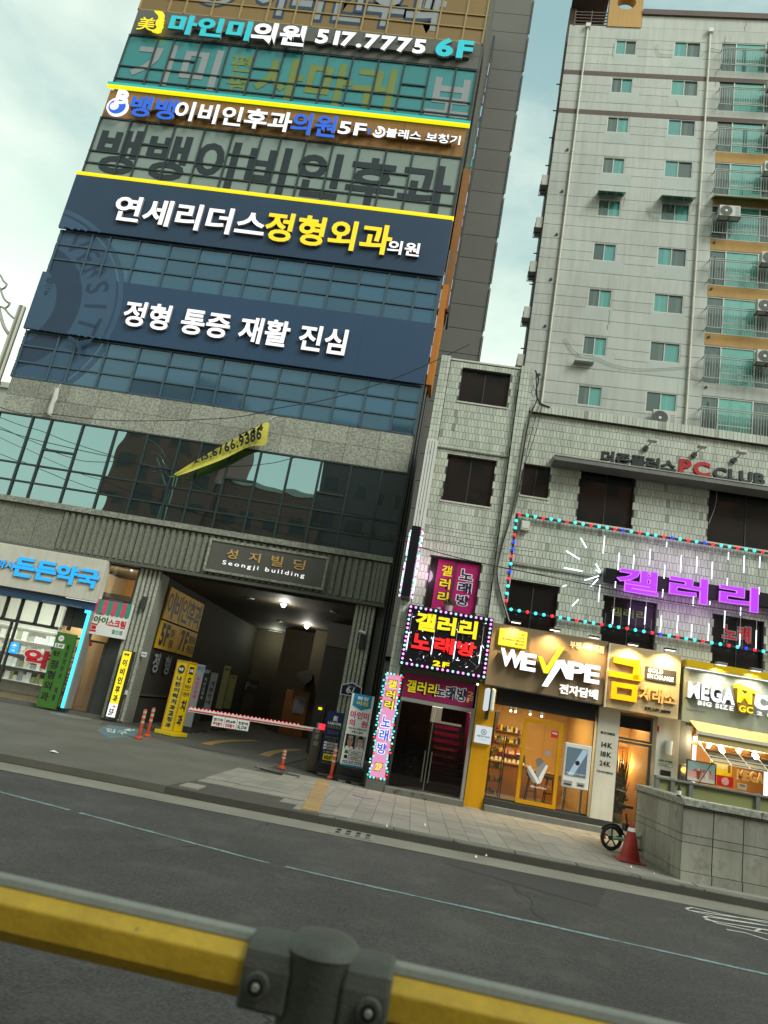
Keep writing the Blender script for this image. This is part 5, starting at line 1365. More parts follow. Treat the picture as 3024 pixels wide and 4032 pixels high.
for i, (b, h_) in enumerate(((('k1',468,288),('k1',538,208)),(('k1',937,352),('k1',1022,265)),(('k1',1322,405),('k1',1405,322)))):
    p = PY(b, YT); q = PY(h_, YT-.55)
    t = T('flood_lamp', ['left','middle','right'][i] + ' of the three small flood lamps on arms above the PC club letters', 'lamp', p[0], YT, p[1], 'flood lamps above the PC club letters')
    MB().cyl((p[0],YT-.01,p[1]),(p[0],YT-.08,p[1]),.075,n=12).build('wall_mount', M['metal_dark'], t, True)
    MB().tube([(p[0],YT-.08,p[1]),(q[0],YT-.50,q[1]-.03)], .012, 6).build('arm', M['metal_black'], t)
    MB().box(q[0]-.11,q[0]+.11,YT-.62,YT-.46,q[1]-.035,q[1]+.035).build('lamp_head', M['alu'], t, bevel=.012)
    bx('lens', M['white_plastic'], t, q[0]-.09,q[0]+.09,YT-.60,YT-.48,q[1]-.04,q[1]-.034)
# junction box, wires along the pilaster
def cable(label, pts, r, m='cable', name='cable', n=5):
    V = [Vector(p) for p in pts]; P = []
    for i in range(len(V)-1):          # Catmull-Rom through the points
        a, b, c, d = V[max(i-1,0)], V[i], V[i+1], V[min(i+2,len(V)-1)]
        for k in range(6):
            u = k/6; P.append(.5*((2*b)+(c-a)*u+(2*a-5*b+4*c-d)*u*u+(3*b-a-3*c+d)*u**3))
    P.append(V[-1])
    o = MB().tube(P, r, n).build(name, M[m], smooth=True); return tag(o, label, 'cable')
def cpts(ps, Y): return [(*(lambda q: (q[0], Y, q[1]))(PY(p, Y)),) for p in ps]
cable('thick pale conduit running down the corner of the tiled building', cpts([('g8',945,510),('g8',915,570),('g8',880,680),('g8',850,830),('g8',830,960),('g8',800,1150),('g8',770,1330),('g8',735,1480),('g8',690,1640),('g1',1310,220),('g1',1270,400),('g1',1290,600),('g1',1340,780),('g1',1395,960)], YT-.16), .026, 'cable_grey', 'conduit', 7)
cable('dark cable beside the pale conduit on the tiled corner, left one', cpts([('g8',955,230),('g8',960,380),('g8',960,470),('g8',900,620),('g8',850,900),('g8',800,1180),('g8',745,1440),('g8',680,1640),('g1',1265,400),('g1',1300,650),('g1',1390,960)], YT-.19), .016)
cable('thin cable fanning to the right of the pale conduit, upper wall', cpts([('g8',985,500),('g8',940,650),('g8',890,850),('g8',840,1080),('g8',790,1290),('g8',755,1420)], YT-.15), .009)
cable('second thin cable at the tiled corner, furthest right', cpts([('g8',1005,515),('g8',960,700),('g8',905,880),('g8',860,1010),('g8',810,1240),('g8',770,1400)], YT-.14), .008)
cable('tangled black cable bundle at the roof corner of the tiled building', cpts([('g8',950,225),('g8',975,300),('g8',955,400),('g8',975,470),('g8',1000,500),('g8',1070,525)], YT-.12), .022)
cable('loop of thin wire hanging beside the roof corner', cpts([('g8',940,340),('g8',920,400),('g8',935,440),('g8',955,400),('g8',930,350)], YT-.13), .006)
t = T('junction_box', 'small pale junction box below the top left corner of the light frame', 'box', 2.25, YT-.1, 7.1)
r = rp('g8',835,1455,895,1540,YT-.05); bx('case', M['off_white'], t, r[0], r[1], YT-.14, YT-.0, r[2], r[3], bevel=.01); bx('lid', M['white_plastic'], t, r[0]+.02, r[1]-.02, YT-.15, YT-.14, r[2]+.05, r[3]-.02)
# street cables strung between the buildings
cable('upper overhead cable sagging across the granite band of the office block', [(-20,21.5,10.6)] + cpts([('f5',0,468),('f5',400,520),('f5',900,566),('f6',0,545),('f6',380,470),('f6',760,400),('f6',1250,240)], 21.5) + [(0,21.5,14)], .013)
cable('lower overhead cable crossing the mirror windows to the karaoke sign', [(-20,21.0,9.5)] + cpts([('f5',0,625),('f5',500,760),('f5',900,850),('f5',1240,950),('f6',0,1150),('f6',600,1310),('f6',1280,1440)], 21.0) + cpts([('g1',420,148),('g1',900,280),('g1',1400,385)], YT-.35) + cpts([('g7',700,610),('g7',1100,690),('g7',1659,770)], YT-.45), .013)
cable('middle overhead cable joining the lower one at a black splice', [(-20,21.2,10.2)] + cpts([('f5',0,540),('f5',300,640),('f5',480,712),('f5',800,815),('f5',1240,960),('f5',1659,1040),('f6',500,1160),('f6',1250,1310)], 21.2), .011)
for i, q in enumerate(((('g8',60,1500),('g8',640,1600)),(('g1',470,60),('g1',1659,200)))):
    cable(['thin grey wire crossing the tiled bay above the pink window','thin grey wire just below it running on to the light frame'][i], cpts([q[0], ((q[0][0]), (q[0][1]+q[1][1])/2, (q[0][2]+q[1][2])/2+6), q[1]], YT-.2), .006)
cable('loose white wire hanging across the right dark window', cpts([('z4',1438,650),('z4',1432,710),('z4',1402,790)], YT-.05), .008, 'cable_grey')
# ------------------------------------------------------------------ light frame of coloured bulbs
YB_ = YT-.14
t = T('string_lights', 'large rectangular frame of red, cyan and blue bulbs on the tiled facade', 'lights', 5, YB_, 4.8)
X0, X1, Z0, Z1 = 1.93, 8.9, 4.83, 7.37
for q in ((X0-.02,X1,Z1-.025,Z1+.025),(X0-.02,X1,Z0-.025,Z0+.025),(X0-.025,X0+.025,Z0,Z1)): bx('bar', M['metal_dark'], t, q[0],q[1],YB_+.03,YB_+.08,q[2],q[3])
seqT = 'RGCRCCRCCRCCRBCRCCRBCRCBRCCRCCRCBRCCRC'; seqB = 'CCRCCRCCRCCRCCRCCRBCRCCRCCRCBRCCRCBRCC'; seqL = 'CCRBBRCBRCCR'
bm = {'R':'b_red','G':'b_green','C':'b_cyan','B':'b_blue','P':'b_pink','M':'b_mint'}
BS = {}
def bulb(par, x, y, z, k, r=.044):
    key = (k, r)
    if key not in BS:
        o = MB().ball((0,0,0), r, 8, 5).build('bulb', M[bm[k]], par, True, c=(0,0,0)); BS[key] = o
    else:
        o = BS[key].copy(); COL.objects.link(o); o.parent = par
    o.location = Vector((x, y, z)) - ORG[par.name]
stp = (8.42-1.97)/31.5
for i, k in enumerate(seqT):
    x = 1.99+i*.2085
    if x < X1: bulb(t, x, YB_, Z1, k)
for i, k in enumerate(seqB):
    x = 2.08+i*.2085
    if x < X1: bulb(t, x, YB_, Z0, k)
for i, k in enumerate(seqL): bulb(t, X0, YB_, Z1-.19-i*.196, k)
# meteor light tubes
YM = YT-.26
t = T('light_tubes', 'curtain of thin hanging white light tubes around the purple neon letters', 'lights', 6, YM, 5)
tubes = [(708,310,702,412),(795,408,786,508),(880,420,876,500),(976,386,969,478),(1070,345,1069,375),(1060,478,1055,558),(1156,422,1150,524),(1247,430,1243,524),(1336,460,1331,560),(1430,405,1428,448),(1522,425,1517,524),(1612,430,1610,496),(682,595,674,694),(773,575,771,612),(1048,620,1046,666),(1226,655,1224,716),(1322,690,1320,710),(1424,555,1421,600),(1500,725,1499,772),(1608,608,1606,650),
         (765,735,752,822),(857,730,849,825),(950,722,941,824),(1040,772,1033,870),(1135,772,1130,872),(1217,825,1213,900),(1315,820,1311,918),(1409,745,1404,845),(1498,880,1492,950),(1592,858,1588,965)]
for x0, y0, x1, y1 in tubes:
    a, b = PY(('g7',x0,y0),YM), PY(('g7',x1,y1),YM); x = (a[0]+b[0])/2
    MB().cyl((x,YM,b[1]),(x,YM,a[1]),.012,n=6).build('light_tube', M['b_white'], t)
off = [(708,300,420),(800,305,520),(888,310,520),(980,320,480),(1075,345,560),(1160,370,620),(1250,375,640),(1340,385,660),(1430,400,700),(1525,420,560),(1612,425,640),(765,655,830),(860,660,850),(952,670,850),(1410,760,930),(1500,775,960),(1595,790,960)]
for x, y0, y1 in off:
    a, b = PY(('g7',x,y0),YM+.02), PY(('g7',x-6,y1),YM+.02)
    MB().cyl(((a[0]+b[0])/2,YM+.03,b[1]),((a[0]+b[0])/2,YM+.03,a[1]),.008,n=5).build('unlit_tube', M['tube_off'], t)
# starburst
t = T('starburst_light', 'fan of white light rods bursting left of the purple neon sign', 'lights', 4.2, YM, 5.6)
for q in ((570,322,604,380,1),(486,397,564,445,1),(474,496,580,515,1),(592,568,676,543,1),(466,603,488,597,1),(658,472,684,516,1),(658,508,684,523,1),(630,604,671,560,1),(522,717,557,680,1),(604,380,660,475,0),(564,445,660,510,0),(488,597,592,568,0),(557,680,630,604,0)):
    a, b = PY(('g7',q[0],q[1]),YM), PY(('g7',q[2],q[3]),YM)
    MB().cyl((a[0],YM,a[1]),(b[0],YM,b[1]),.017 if q[4] else .007,n=6).build('light_rod' if q[4] else 'dark_rod', M['b_white' if q[4] else 'tube_off'], t)
MB().cyl((PY(('g7',690,535),YM)[0],YM-.02,PY(('g7',690,535),YM)[1]),(PY(('g7',690,535),YM)[0],YT,PY(('g7',690,535),YM)[1]),.03,n=8).build('hub', M['metal_dark'], t)
# purple neon
YK = YT-.30
t = T('neon_sign', 'glowing purple neon karaoke letters on a long black board', 'sign', 6, YK, 5.9)
r0_, r1_ = PY(('g7',716,545),YK), PY(('g7',1659,690),YK)
bx('board', M['black_board'], t, r0_[0], 10.5, YK+.06, YT-.04, 5.93, 6.28)
for ch, q in zip('갤러리', ((785,497,1022,652),(1090,540,1308,700),(1380,590,1604,748))):
    rr = rpt('g7',*q,YK); letters(ch, rr, YK, M['lit_purple'], t, 0, 'b', ref='h')
    letters(ch, rr, YK+.006, M['lit_purple2'], t, .04, 'h', name='letter_rim')
letters('노래방', (8.75,12.2,5.75,6.55), YK, M['lit_purple'], t, .04, 'h')
lamp('neon_light', 'AREA', (6.2,YK-.25,6.1), 4, (.75,.3,1), t, 2.0, (6.2,YT,6.1))
t = T('window_lettering', 'dull yellow Korean letters on the black window under the neon board', 'sign', 5, YT+.1, 5)
letters('갤러리', rpt('g7',745,722,950,800,YT+.105), YT+.10, OL, t, .003, 'b')
t = T('window_lettering', 'red Korean letters with pale outline on the black window at the right', 'sign', 7.8, YT+.1, 5)
q = rp('g7',1398,818,1555,938,YT+.105); letters('노래', q, YT+.096, M['print_red'], t, .003, 'b')
letters('노래', q, YT+.102, M['print_grey'], t, .003, 'x', name='outline', ref='b')
# pink window film, flower pot
yp = YT+.105
t = T('window_poster', 'magenta window poster with yellow and navy vertical karaoke letters', 'poster', .6, yp, 4.3)
q1 = (PY(('g1',590,500),yp)[0]-.0, .535, 4.32, 5.89); q2 = (.555, 1.185, 4.32, 5.89)
bx('sheet', M['pink'], t, .07, .535, yp-.006, yp, 4.32, 5.88); bx('sheet', M['pink'], t, .565, 1.18, yp-.006, yp, 4.32, 5.88)
bx('mullion', M['metal_dark'], t, .535, .565, yp-.03, yp+.0, 4.31, 5.9)
vletters('갤러리', (.19,.47,4.72,5.78), yp-.012, M['print_yellow'], t, .003, 'b'); vletters('갤러리', (.19,.47,4.72,5.78), yp-.009, M['print_black'], t, .002, 'x', name='outline', ref='b')
vletters('노래방', (.68,1.02,4.72,5.74), yp-.012, M['print_navy'], t, .003, 'b'); vletters('노래방', (.68,1.02,4.72,5.74), yp-.009, M['print_white'], t, .002, 'x', name='outline', ref='b')
c = PY(('g1',735,850), YT-.12)
bx('sill', M['tile_joint'], TB, -.2, 1.25, YT-.22, YT+.1, c[1]-.10, c[1]-.02)
t = T('flower_pot', 'white pot of dried brown flowers on the ledge before the pink window', 'plant pot', c[0], YT-.12, c[1]-.02)
MB().lathe([(.075,c[1]-.02),(.10,c[1]+.13),(.105,c[1]+.15),(.09,c[1]+.15)], c[0], YT-.12, 16).build('pot', M['terracotta'], t, True)
def leaf_ball(mb, c, rx, rz, n, s, seed=1):
    rnd = random.Random(seed)
    for i in range(n):
        a, b, r = rnd.uniform(0,6.28), rnd.uniform(-.2,1.5), rnd.uniform(.5,1)
        p = Vector((c[0]+rx*r*math.cos(b)*math.cos(a), c[1]+rx*r*math.cos(b)*math.sin(a), c[2]+rz*r*math.sin(b)))
        u = Vector((rnd.uniform(-1,1),rnd.uniform(-1,1),rnd.uniform(-1,1))).normalized(); v = u.orthogonal().normalized(); q = s*rnd.uniform(.6,1.3)
        mb.add([p-u*q-v*q*.4, p+u*q-v*q*.2, p+u*q*.7+v*q*.4, p-u*q*.6+v*q*.5], [(0,1,2,3)])
mb = MB(); leaf_ball(mb, (c[0],YT-.12,c[1]+.17), .19, .16, 260, .028); mb.build('flowers', M['leaf'], t)
c = PY(('g1',628,828), YT-.14); t = T('cup', 'small white cup on the ledge left of the flower pot', 'cup', c[0], YT-.14, c[1]-.05)
MB().lathe([(.045,c[1]-.05),(.055,c[1]+.05),(.045,c[1]+.05),(.04,c[1]-.03)], c[0], YT-.14, 14).build('cup_body', M['terracotta'], t, True)
# square karaoke LED sign
YQ2 = YT-.36
t = T('led_sign', 'square black LED sign with yellow and red karaoke letters and pink bulb border', 'sign', .6, YQ2, 2.95)
S = (-.50, 1.66, 2.97, 4.50)
bx('sign_box', M['black_board'], t, S[0], S[1], YQ2, YT-.13, S[2], S[3], bevel=.015)
lit('갤러리', rpt('g1',390,868,1035,1145,YQ2), YQ2-.04, 'lit_yellow2', t, .03, 'h')
for ch, q in zip('노래방', ((352,1085,525,1278),(595,1120,780,1325),(838,1165,1022,1355))):
    r = rp('g1',*q,YQ2); letters(ch, r, YQ2-.04, M['lit_red'], t, .03, 'h')
q = rp('g1',568,1380,738,1470,YQ2); letters('2F', q, YQ2-.04, M['lit_yellow2'], t, .03, 'h')
seq = 'PPMPP MPPMPP'.replace(' ', '')
def border(par, r, n, m, y, seq, rad=.032):
    x0,x1,z0,z1 = r; i = 0
    for k in range(n): bulb(par, x0+(x1-x0)*k/(n-1), y, z1, seq[i % len(seq)], rad); i += 1
    for k in range(1,m): bulb(par, x1, y, z1-(z1-z0)*k/m, seq[i % len(seq)], rad); i += 1
    for k in range(n): bulb(par, x1-(x1-x0)*k/(n-1), y, z0, seq[i % len(seq)], rad); i += 1
    for k in range(1,m): bulb(par, x0, y, z0+(z1-z0)*k/m, seq[i % len(seq)], rad); i += 1
border(t, (S[0]+.06,S[1]-.06,S[2]+.06,S[3]-.06), 17, 13, YQ2-.03, 'PPMPPMPPPM')
rnd = random.Random(5)
for i in range(120):
    x, z = rnd.uniform(S[0]+.16,S[1]-.16), rnd.uniform(S[2]+.14,S[3]-.14); a = rnd.choice((0,.5,.9,-.6,-.9,1.57,2.2)); L = rnd.choice((.022,.03,.045)); w = .008 if rnd.random() < .75 else .014
    dx, dz = L*math.cos(a), L*math.sin(a); nx, nz_ = -w/2*math.sin(a), w/2*math.cos(a)
    MB().prism([(x-dx+nx,z-dz+nz_),(x-dx-nx,z-dz-nz_),(x+dx-nx,z+dz-nz_),(x+dx+nx,z+dz+nz_)], YQ2-.012, YQ2-.002).build('spark', M['b_white' if w > .01 else 'print_grey'], t)
for q in ((338,870,275,1290),(608,920,540,1340),(845,970,785,1390),(1125,1015,1060,1440)):
    a, b = PY(('g1',q[0],q[1]),YQ2), PY(('g1',q[2],q[3]),YQ2); x = (a[0]+b[0])/2
    MB().cyl((x,YQ2-.02,b[1]),(x,YQ2-.02,a[1]),.008,n=5).build('unlit_tube', M['tube_off'], t)
    MB().cyl((x,YQ2-.024,b[1]+.05),(x,YQ2-.024,b[1]+(a[1]-b[1])*.5),.013,n=5).build('light_tube', M['b_white'], t)
# tall projecting LED sign at the left edge, white louvred case above
t = T('projecting_sign', 'tall dark projecting sign seen edge on with pink and green lights at both sides', 'sign', -.62, YT-.5, 4.6)
bx('sign_box', M['black_board'], t, -.73, -.50, YT-.75, YT-.12, 4.62, 6.45)
for sx_ in (-.75, -.47):
    for i in range(26):
        z = 4.66+i*.068; k = rnd.choice('PMPGP')
        bulb(t, sx_+rnd.uniform(-.012,.012), YT-.72+rnd.uniform(0,.2), z, k, .024)
        if rnd.random() < .75: bx('light_plate', M['lit_white2'], t, sx_-.04 if sx_ < -.6 else sx_-.0, sx_+.0 if sx_ < -.6 else sx_+.05, YT-.5, YT-.44, z-.02, z+.03)
lamp('side_light', 'POINT', (-.20,YT-.5,5.5), 7, (1,.6,.85), t, .2)
t = T('ribbed_panel', 'white vertical ribbed sign case above the projecting LED sign', 'sign', -.62, YT-.3, 6.5)
a = PY(('g8',65,840),YT-.3); b = PY(('g8',70,1310),YT-.3)
bx('case', M['off_white'], t, -.74, -.44, YT-.35, YT-.13, 6.50, 9.0)
for i in range(4): bx('rib', M['white_plastic'], t, -.735+i*.075, -.675+i*.075, YT-.40, YT-.35, 6.50, 9.0)
for z in (6.9, 8.6): bx('clip', M['alu'], t, -.61, -.58, YT-.41, YT-.40, z, z+.09)
# vertical pink sign with bulbs
YV2 = YT-.42
t = T('vertical_led_sign', 'tall pink vertical karaoke sign ringed with cyan and red bulbs by the entrance', 'sign', -.6, YV2, .25)
V = (-.76, -.40, .30, 2.70)
litpink = glow('lit pink face', '#e89ac4', .95)
bx('sign_box', M['print_grey'], t, V[0]-.01, V[1]+.01, YV2+.004, YV2+.24, V[2]-.01, V[3]+.01); bx('sign_face', litpink, t, V[0], V[1], YV2-.003, YV2+.003, V[2], V[3])
vletters('갤러리', (-.69,-.47,1.86,2.60), YV2-.012, M['lit_yellow2'], t, .003, 'b'); vletters('갤러리', (-.69,-.47,1.86,2.60), YV2-.008, M['print_black'], t, .003, 'x', name='outline', ref='b')
vletters('노래방', (-.69,-.47,.80,1.74), YV2-.012, M['lit_blue'], t, .003, 'b'); vletters('노래방', (-.69,-.47,.80,1.74), YV2-.008, M['lit_white'], t, .003, 'x', name='outline', ref='b')
letters('2F', (-.67,-.50,.45,.62), YV2-.012, M['lit_yellow2'], t, .003, 'h'); letters('2F', (-.685,-.485,.435,.635), YV2-.008, M['print_black'], t, .003, 'h', name='outline')
for i in range(34):
    z = V[2]+.02+i*.0715; 
    for sx_ in (V[0]-.015, V[1]+.015): bulb(t, sx_+rnd.choice((-.03,0,.03)), YV2-.02, z, rnd.choice('CCMGCMRC'), .024)
for i in range(5):
    for z in (V[2]-.02, V[3]+.02): bulb(t, V[0]+.02+i*.085, YV2-.02, z, rnd.choice('CMRC'), .024)
lamp('sign_glow', 'AREA', (-.58,YV2-.2,1.5), 5, (1,.6,.85), t, .8, (-.58,YV2-1,1.2))
bx('base_block', M['granite_dark'], t, -.82, -.36, YV2, YV2+.3, -.02, .28)
# ================================================================== GROUND FLOOR SHOPS OF THE TILED BUILDING
# karaoke entrance
YE = YT-.02
t = T('karaoke_sign', 'dark magenta fascia sign with karaoke letters right above the stair entrance', 'sign', .6, YE, 2.25)
K = (-.33, 1.50, 2.25, 2.82)
bx('panel', M['pink_dark'], t, K[0], K[1], YE-.06, YE+.02, K[2], K[3])
for s, q, m, om in (('갤러리',(468,222,800,432),'print_yellow','print_black'),('노래방',(808,280,1158,495),'print_navy','print_white')):
    r = rp('g3',*q,YE-.06)
    letters(s, r, YE-.075, M[m], t, .004, 'b'); letters(s, r, YE-.069, M[om], t, .004, 'x', name='outline', ref='b')
vletters('2F', rpt('g3',1185,372,1240,505,YE-.06), YE-.066, M['print_gold'], t, .003, 'm')
bx('lintel', M['alu'], TB, -.33, 1.50, YE-.05, YE+.1, 2.145, 2.245)
bx('entrance_step', M['kerb'], TB, -.36, 1.52, YT-.45, YT+.02, -.02, .13, bevel=.01)
bx('door_jamb', M['metal_dark'], TB, -.36, -.29, YE-.04, YE+.12, .13, 2.145); bx('door_jamb', M['alu'], TB, 1.45, 1.53, YE-.06, YE+.12, .0, 2.85)
dark_glass = clear_glass('dark door glass', .0, '#a8a09a')
for a, b in ((-.28,.535),(.565,1.44)):
    bx('glass_door', dark_glass, TB, a, b, YE+.02, YE+.035, .16, 2.13)
bx('door_edge', M['steel'], TB, .538, .562, YE+.01, YE+.045, .16, 2.13)
for x in (.47, .63):
    mb = MB().tube([(x,YE+.02,.35),(x,YE-.06,.36),(x,YE-.06,1.05),(x,YE+.02,1.06)], .014, 7); mb.build('door_handle', M['steel'], TB, True)
room = (-.36, 1.52)
bx('stair_wall', M['garage_dark'], TB, room[0]-.05, room[0], YE+.1, YT+4, 0, 3); bx('stair_wall', M['pink_dark'], TB, room[1], room[1]+.05, YE+.1, YT+4, 0, 2.9)
bx('stair_wall', M['garage_dark'], TB, room[0], .50, YT+.9, YT+.95, 0, 2.3); bx('stair_floor', M['kerb'], TB, room[0], room[1], YE+.1, YT+4, .05, .14)
st = T('staircase', 'dim staircase behind the right glass door with magenta strips on every riser', 'staircase', 1.0, YT+.5, .14)
for i in range(9):
    z = .14+i*.18; y = YT+.45+i*.27
    bx('step', M['garage_dark'], st, .55, 1.51, y, YT+3.6, z, z+.18)
    o = bx('riser_strip', M['pink'], st, .70, 1.38, y-.012, y-.001, z+.04, z+.14)
    if i < 6: letters('갤러리노래방', (.74,1.28,z+.055,z+.125), y-.018, M['print_gold'], st, .003, 'm', join=True, name='riser_lettering')
t = T('hanging_sign', 'magenta 2F sign hanging inside over the staircase', 'sign', 1.1, YT+.5, 1.75)
bx('panel', M['pink_dark'], t, .75, 1.35, YT+.35, YT+.38, 1.82, 2.25); letters('2F', (.93,1.17,1.90,2.02), YT+.345, M['print_gold'], t, .003, 'm')
lamp('stair_fill', 'POINT', (1.0,YT+1.4,2.4), 60, (1,.7,.65), t, .2); lamp('stair_fill', 'POINT', (1.0,YT+.3,2.6), 40, (1,.7,.65), t, .2)  # added fill lights without a fixture, brightening the otherwise dark stairs
t = T('house_plant', 'dim potted plant behind the dark left glass door', 'plant', .0, YT+.5, .14)
MB().lathe([(.12,.14),(.16,.42),(.14,.42)], .05, YT+.5, 12).build('pot', M['garage_dark'], t, True); mb = MB(); leaf_ball(mb, (.05,YT+.5,.5), .28, .5, 200, .06, 9); mb.build('foliage', M['green_leaf'], t)
# yellow pillar with signs
bx('yellow_pillar', M['yellow_paint'], TB, 1.545, 2.0, YT-.10, YT+.3, -.02, 2.88)
t = T('square_light_sign', 'white square lit sign with round N logo on the yellow pillar', 'sign', 1.8, YT-.2, 1.48)
N = (1.59,1.985,1.48,1.885)
litw = glow('lit pale face', '#dbe6ea', .85)
bx('sign_box', litw, t, N[0], N[1], YT-.20, YT-.102, N[2], N[3])
mb = MB(); ring(mb, 1.79, 1.745, .055, .068, YT-.206, n=24); mb.build('logo_ring', M['print_black'], t); letters('N', (1.765,1.815,1.71,1.78), YT-.206, M['print_black'], t, .003, 'b')
letters('NEWTON', (1.64,1.94,1.625,1.66), YT-.206, M['print_black'], t, .003, 'h', slant=.3, join=True); letters('전자담배', (1.72,1.86,1.55,1.575), YT-.206, M['print_grey'], t, .003, 'm', join=True); bx('rule', M['print_grey'], t, 1.65,1.93,YT-.205,YT-.202,1.605,1.608)
t = T('projecting_light', 'white capsule shaped projecting sign with dark core on the yellow pillar', 'sign', 1.85, YT-.4, 2.2)
for x in (1.735,1.865):
    o = MB().box(x-.05,x+.05,YT-.62,YT-.22,2.24,2.78).build('lamp_shell', litw if x<1.8 else M['white_plastic'], t, bevel=.04)
bx('core', M['metal_black'], t, 1.786, 1.814, YT-.60, YT-.24, 2.25, 2.77); bx('bracket', M['metal_dark'], t, 1.77, 1.84, YT-.30, YT-.10, 2.05, 2.26)
c = PY(('g3',1300,285),YT-.2); t = T('spot_lamp', 'tiny warm spot lamp at the corner between karaoke sign and yellow pillar', 'lamp', c[0], YT-.15, c[1]); MB().ball((c[0],YT-.2,c[1]),.028,8,6).build('bulb', glow('tiny warm spot','#fff0c0',4), t); bx('mount', M['metal_dark'], t, c[0]-.015, c[0]+.015, YT-.18, YT-.1, c[1]-.02, c[1]+.03)
# ---- vape shop sign
YW = YT-.42
t = T('vape_shop_sign', 'taupe shop fascia with white and yellow letters and a yellow brand plate', 'sign', 3.1, YW, 2.87)
SW = (1.69, 4.605, 2.87, 4.44)
SW = (PY(('g4',210,480),YW)[0], PY(('g4',1480,700),YW)[0], PY(('g4',800,920),YW)[1], PY(('g4',880,245),YW)[1])
bx('sign_box', M['signgrey'], t, SW[0], SW[1], YW, YT-.12, SW[2], SW[3]); bx('edge_trim', M['metal_dark'], t, SW[0]-.01, SW[1], YW-.01, YT-.12, SW[2]-.03, SW[2]-.001)
q = rp('g4',330,195,612,432,YW-.1); o = bx('brand_plate', M['lit_yellow2'], t, q[0], q[1], YW-.09, YW-.03, q[2], q[3], bevel=.028)
for i, s in enumerate(('RELX','WAKA','BUBBLE MON','MONS')):
    a = (.50,.55,.14,.60)[i]; r = sub(q, a, .90, .17+i*.19, .28+i*.19); letters(s, r, YW-.098, M['print_black'], t, .003, 'm', join=True)
YWL = YW-.16
for s, r, m in (('W',(338,428,575,635),'lit_white2'),('E',(565,478,712,668),'lit_white2'),('P',(1068,572,1255,775),'lit_white2'),('E',(1258,605,1408,802),'lit_white2')):
    letters(s, rpt('g4',*r,YWL), YWL, M[m], t, .0, 'h'); letters(s, rpt('g4',*r,YWL), YWL+.004, M['side_grey'], t, .10, 'h', name='letter_return')
def pxpoly(fr, pts, Y): return [PY((fr,*p), Y) for p in pts]
for poly, m in ((((738,505),(790,510),(838,618),(975,408),(1038,412),(850,698),(805,692)),'lit_yellow2'), (((950,550),(1030,548),(1118,750),(1045,752),(990,628),(846,842),(784,832)),'lit_white2')):
    P = pxpoly('g4', poly, YWL)
    MB().prism(P, YWL, YWL+.006).build('letter', M[m], t); MB().prism(P, YWL+.009, YWL+.10).build('letter_return', M['side_grey'], t)
letters('부평시장역점', rpt('g4',1095,345,1458,472,YW-.03), YW-.03, mat('cream letter','#e8d29a',.5,.05,emit='#ffe0a0',es=.25), t, .03, 'b')
letters('전자담배', rpt('g4',982,812,1392,975,YW-.05), YW-.05, M['white_letter'], t, .05, 'b')
# gold exchange sign
YG = YT-.46
t = T('gold_exchange_sign', 'cream fascia of the gold exchange with huge yellow letters and dark badge', 'sign', 5.5, YG, 2.85)
G = (SW[1]+.012, PY(('g5',805,600),YG)[0], PY(('g5',500,895),YG)[1], PY(('g5',470,258),YG)[1])
bx('sign_box', M['gold_board'], t, G[0], G[1], YG, YT-.12, G[2], G[3], bevel=.01); bx('edge_trim', M['off_white'], t, G[0], G[0]+.04, YG-.012, YG-.001, G[2], G[3]-.02)
q = rp('g5',120,330,440,778,YG-.08)
for r in ((185,330,415,374),(345,345,415,560),(120,468,440,578)): pass
def poly_letter(fr, polys, Y, m, sm, d):
    for p in polys:
        P = pxpoly(fr, p, Y); MB().prism(P, Y, Y+.008).build('letter', M[m], t); MB().prism(P, Y+.009, Y+d).build('letter_return', M[sm], t)
poly_letter('g5', [((165,332),(415,372),(405,560),(350,552),(358,432),(165,388)), ((122,468),(440,520),(437,576),(120,522))], YG-.10, 'gold_letter', 'print_gold', .10)
a_ = pxpoly('g5', ((150,572),(398,612),(386,778),(136,738)), YG-.10); b_ = pxpoly('g5', ((197,628),(345,652),(338,716),(191,692)), YG-.10)
for i in range(4):
    j = (i+1) % 4; P = [a_[i], a_[j], b_[j], b_[i]]; MB().prism(P, YG-.10, YG-.092).build('letter', M['gold_letter'], t); MB().prism(P, YG-.091, YG).build('letter_return', M['print_gold'], t)
letters('거래소', rpt('g5',418,625,765,805,YG-.05), YG-.06, M['print_gold'], t, .06, 'b')
q = rp('g5',472,422,765,608,YG-.02); bx('badge', M['metal_dark'], t, q[0], q[1], YG-.025, YG-.002, q[2], q[3], bevel=.03)
q = rp('g5',498,440,740,580,YG-.02); letters('GOLD', sub(q,0,.58,0,.42), YG-.03, M['white_letter'], t, .004, 'b', join=True); letters('EXCHANGE', sub(q,0,1,.56,1), YG-.03, M['white_letter'], t, .004, 'b', join=True)
letters('032.507.0099', rpt('g5',466,818,715,890,YG-.02), YG-.02, M['print_black'], t, .018, 'm')
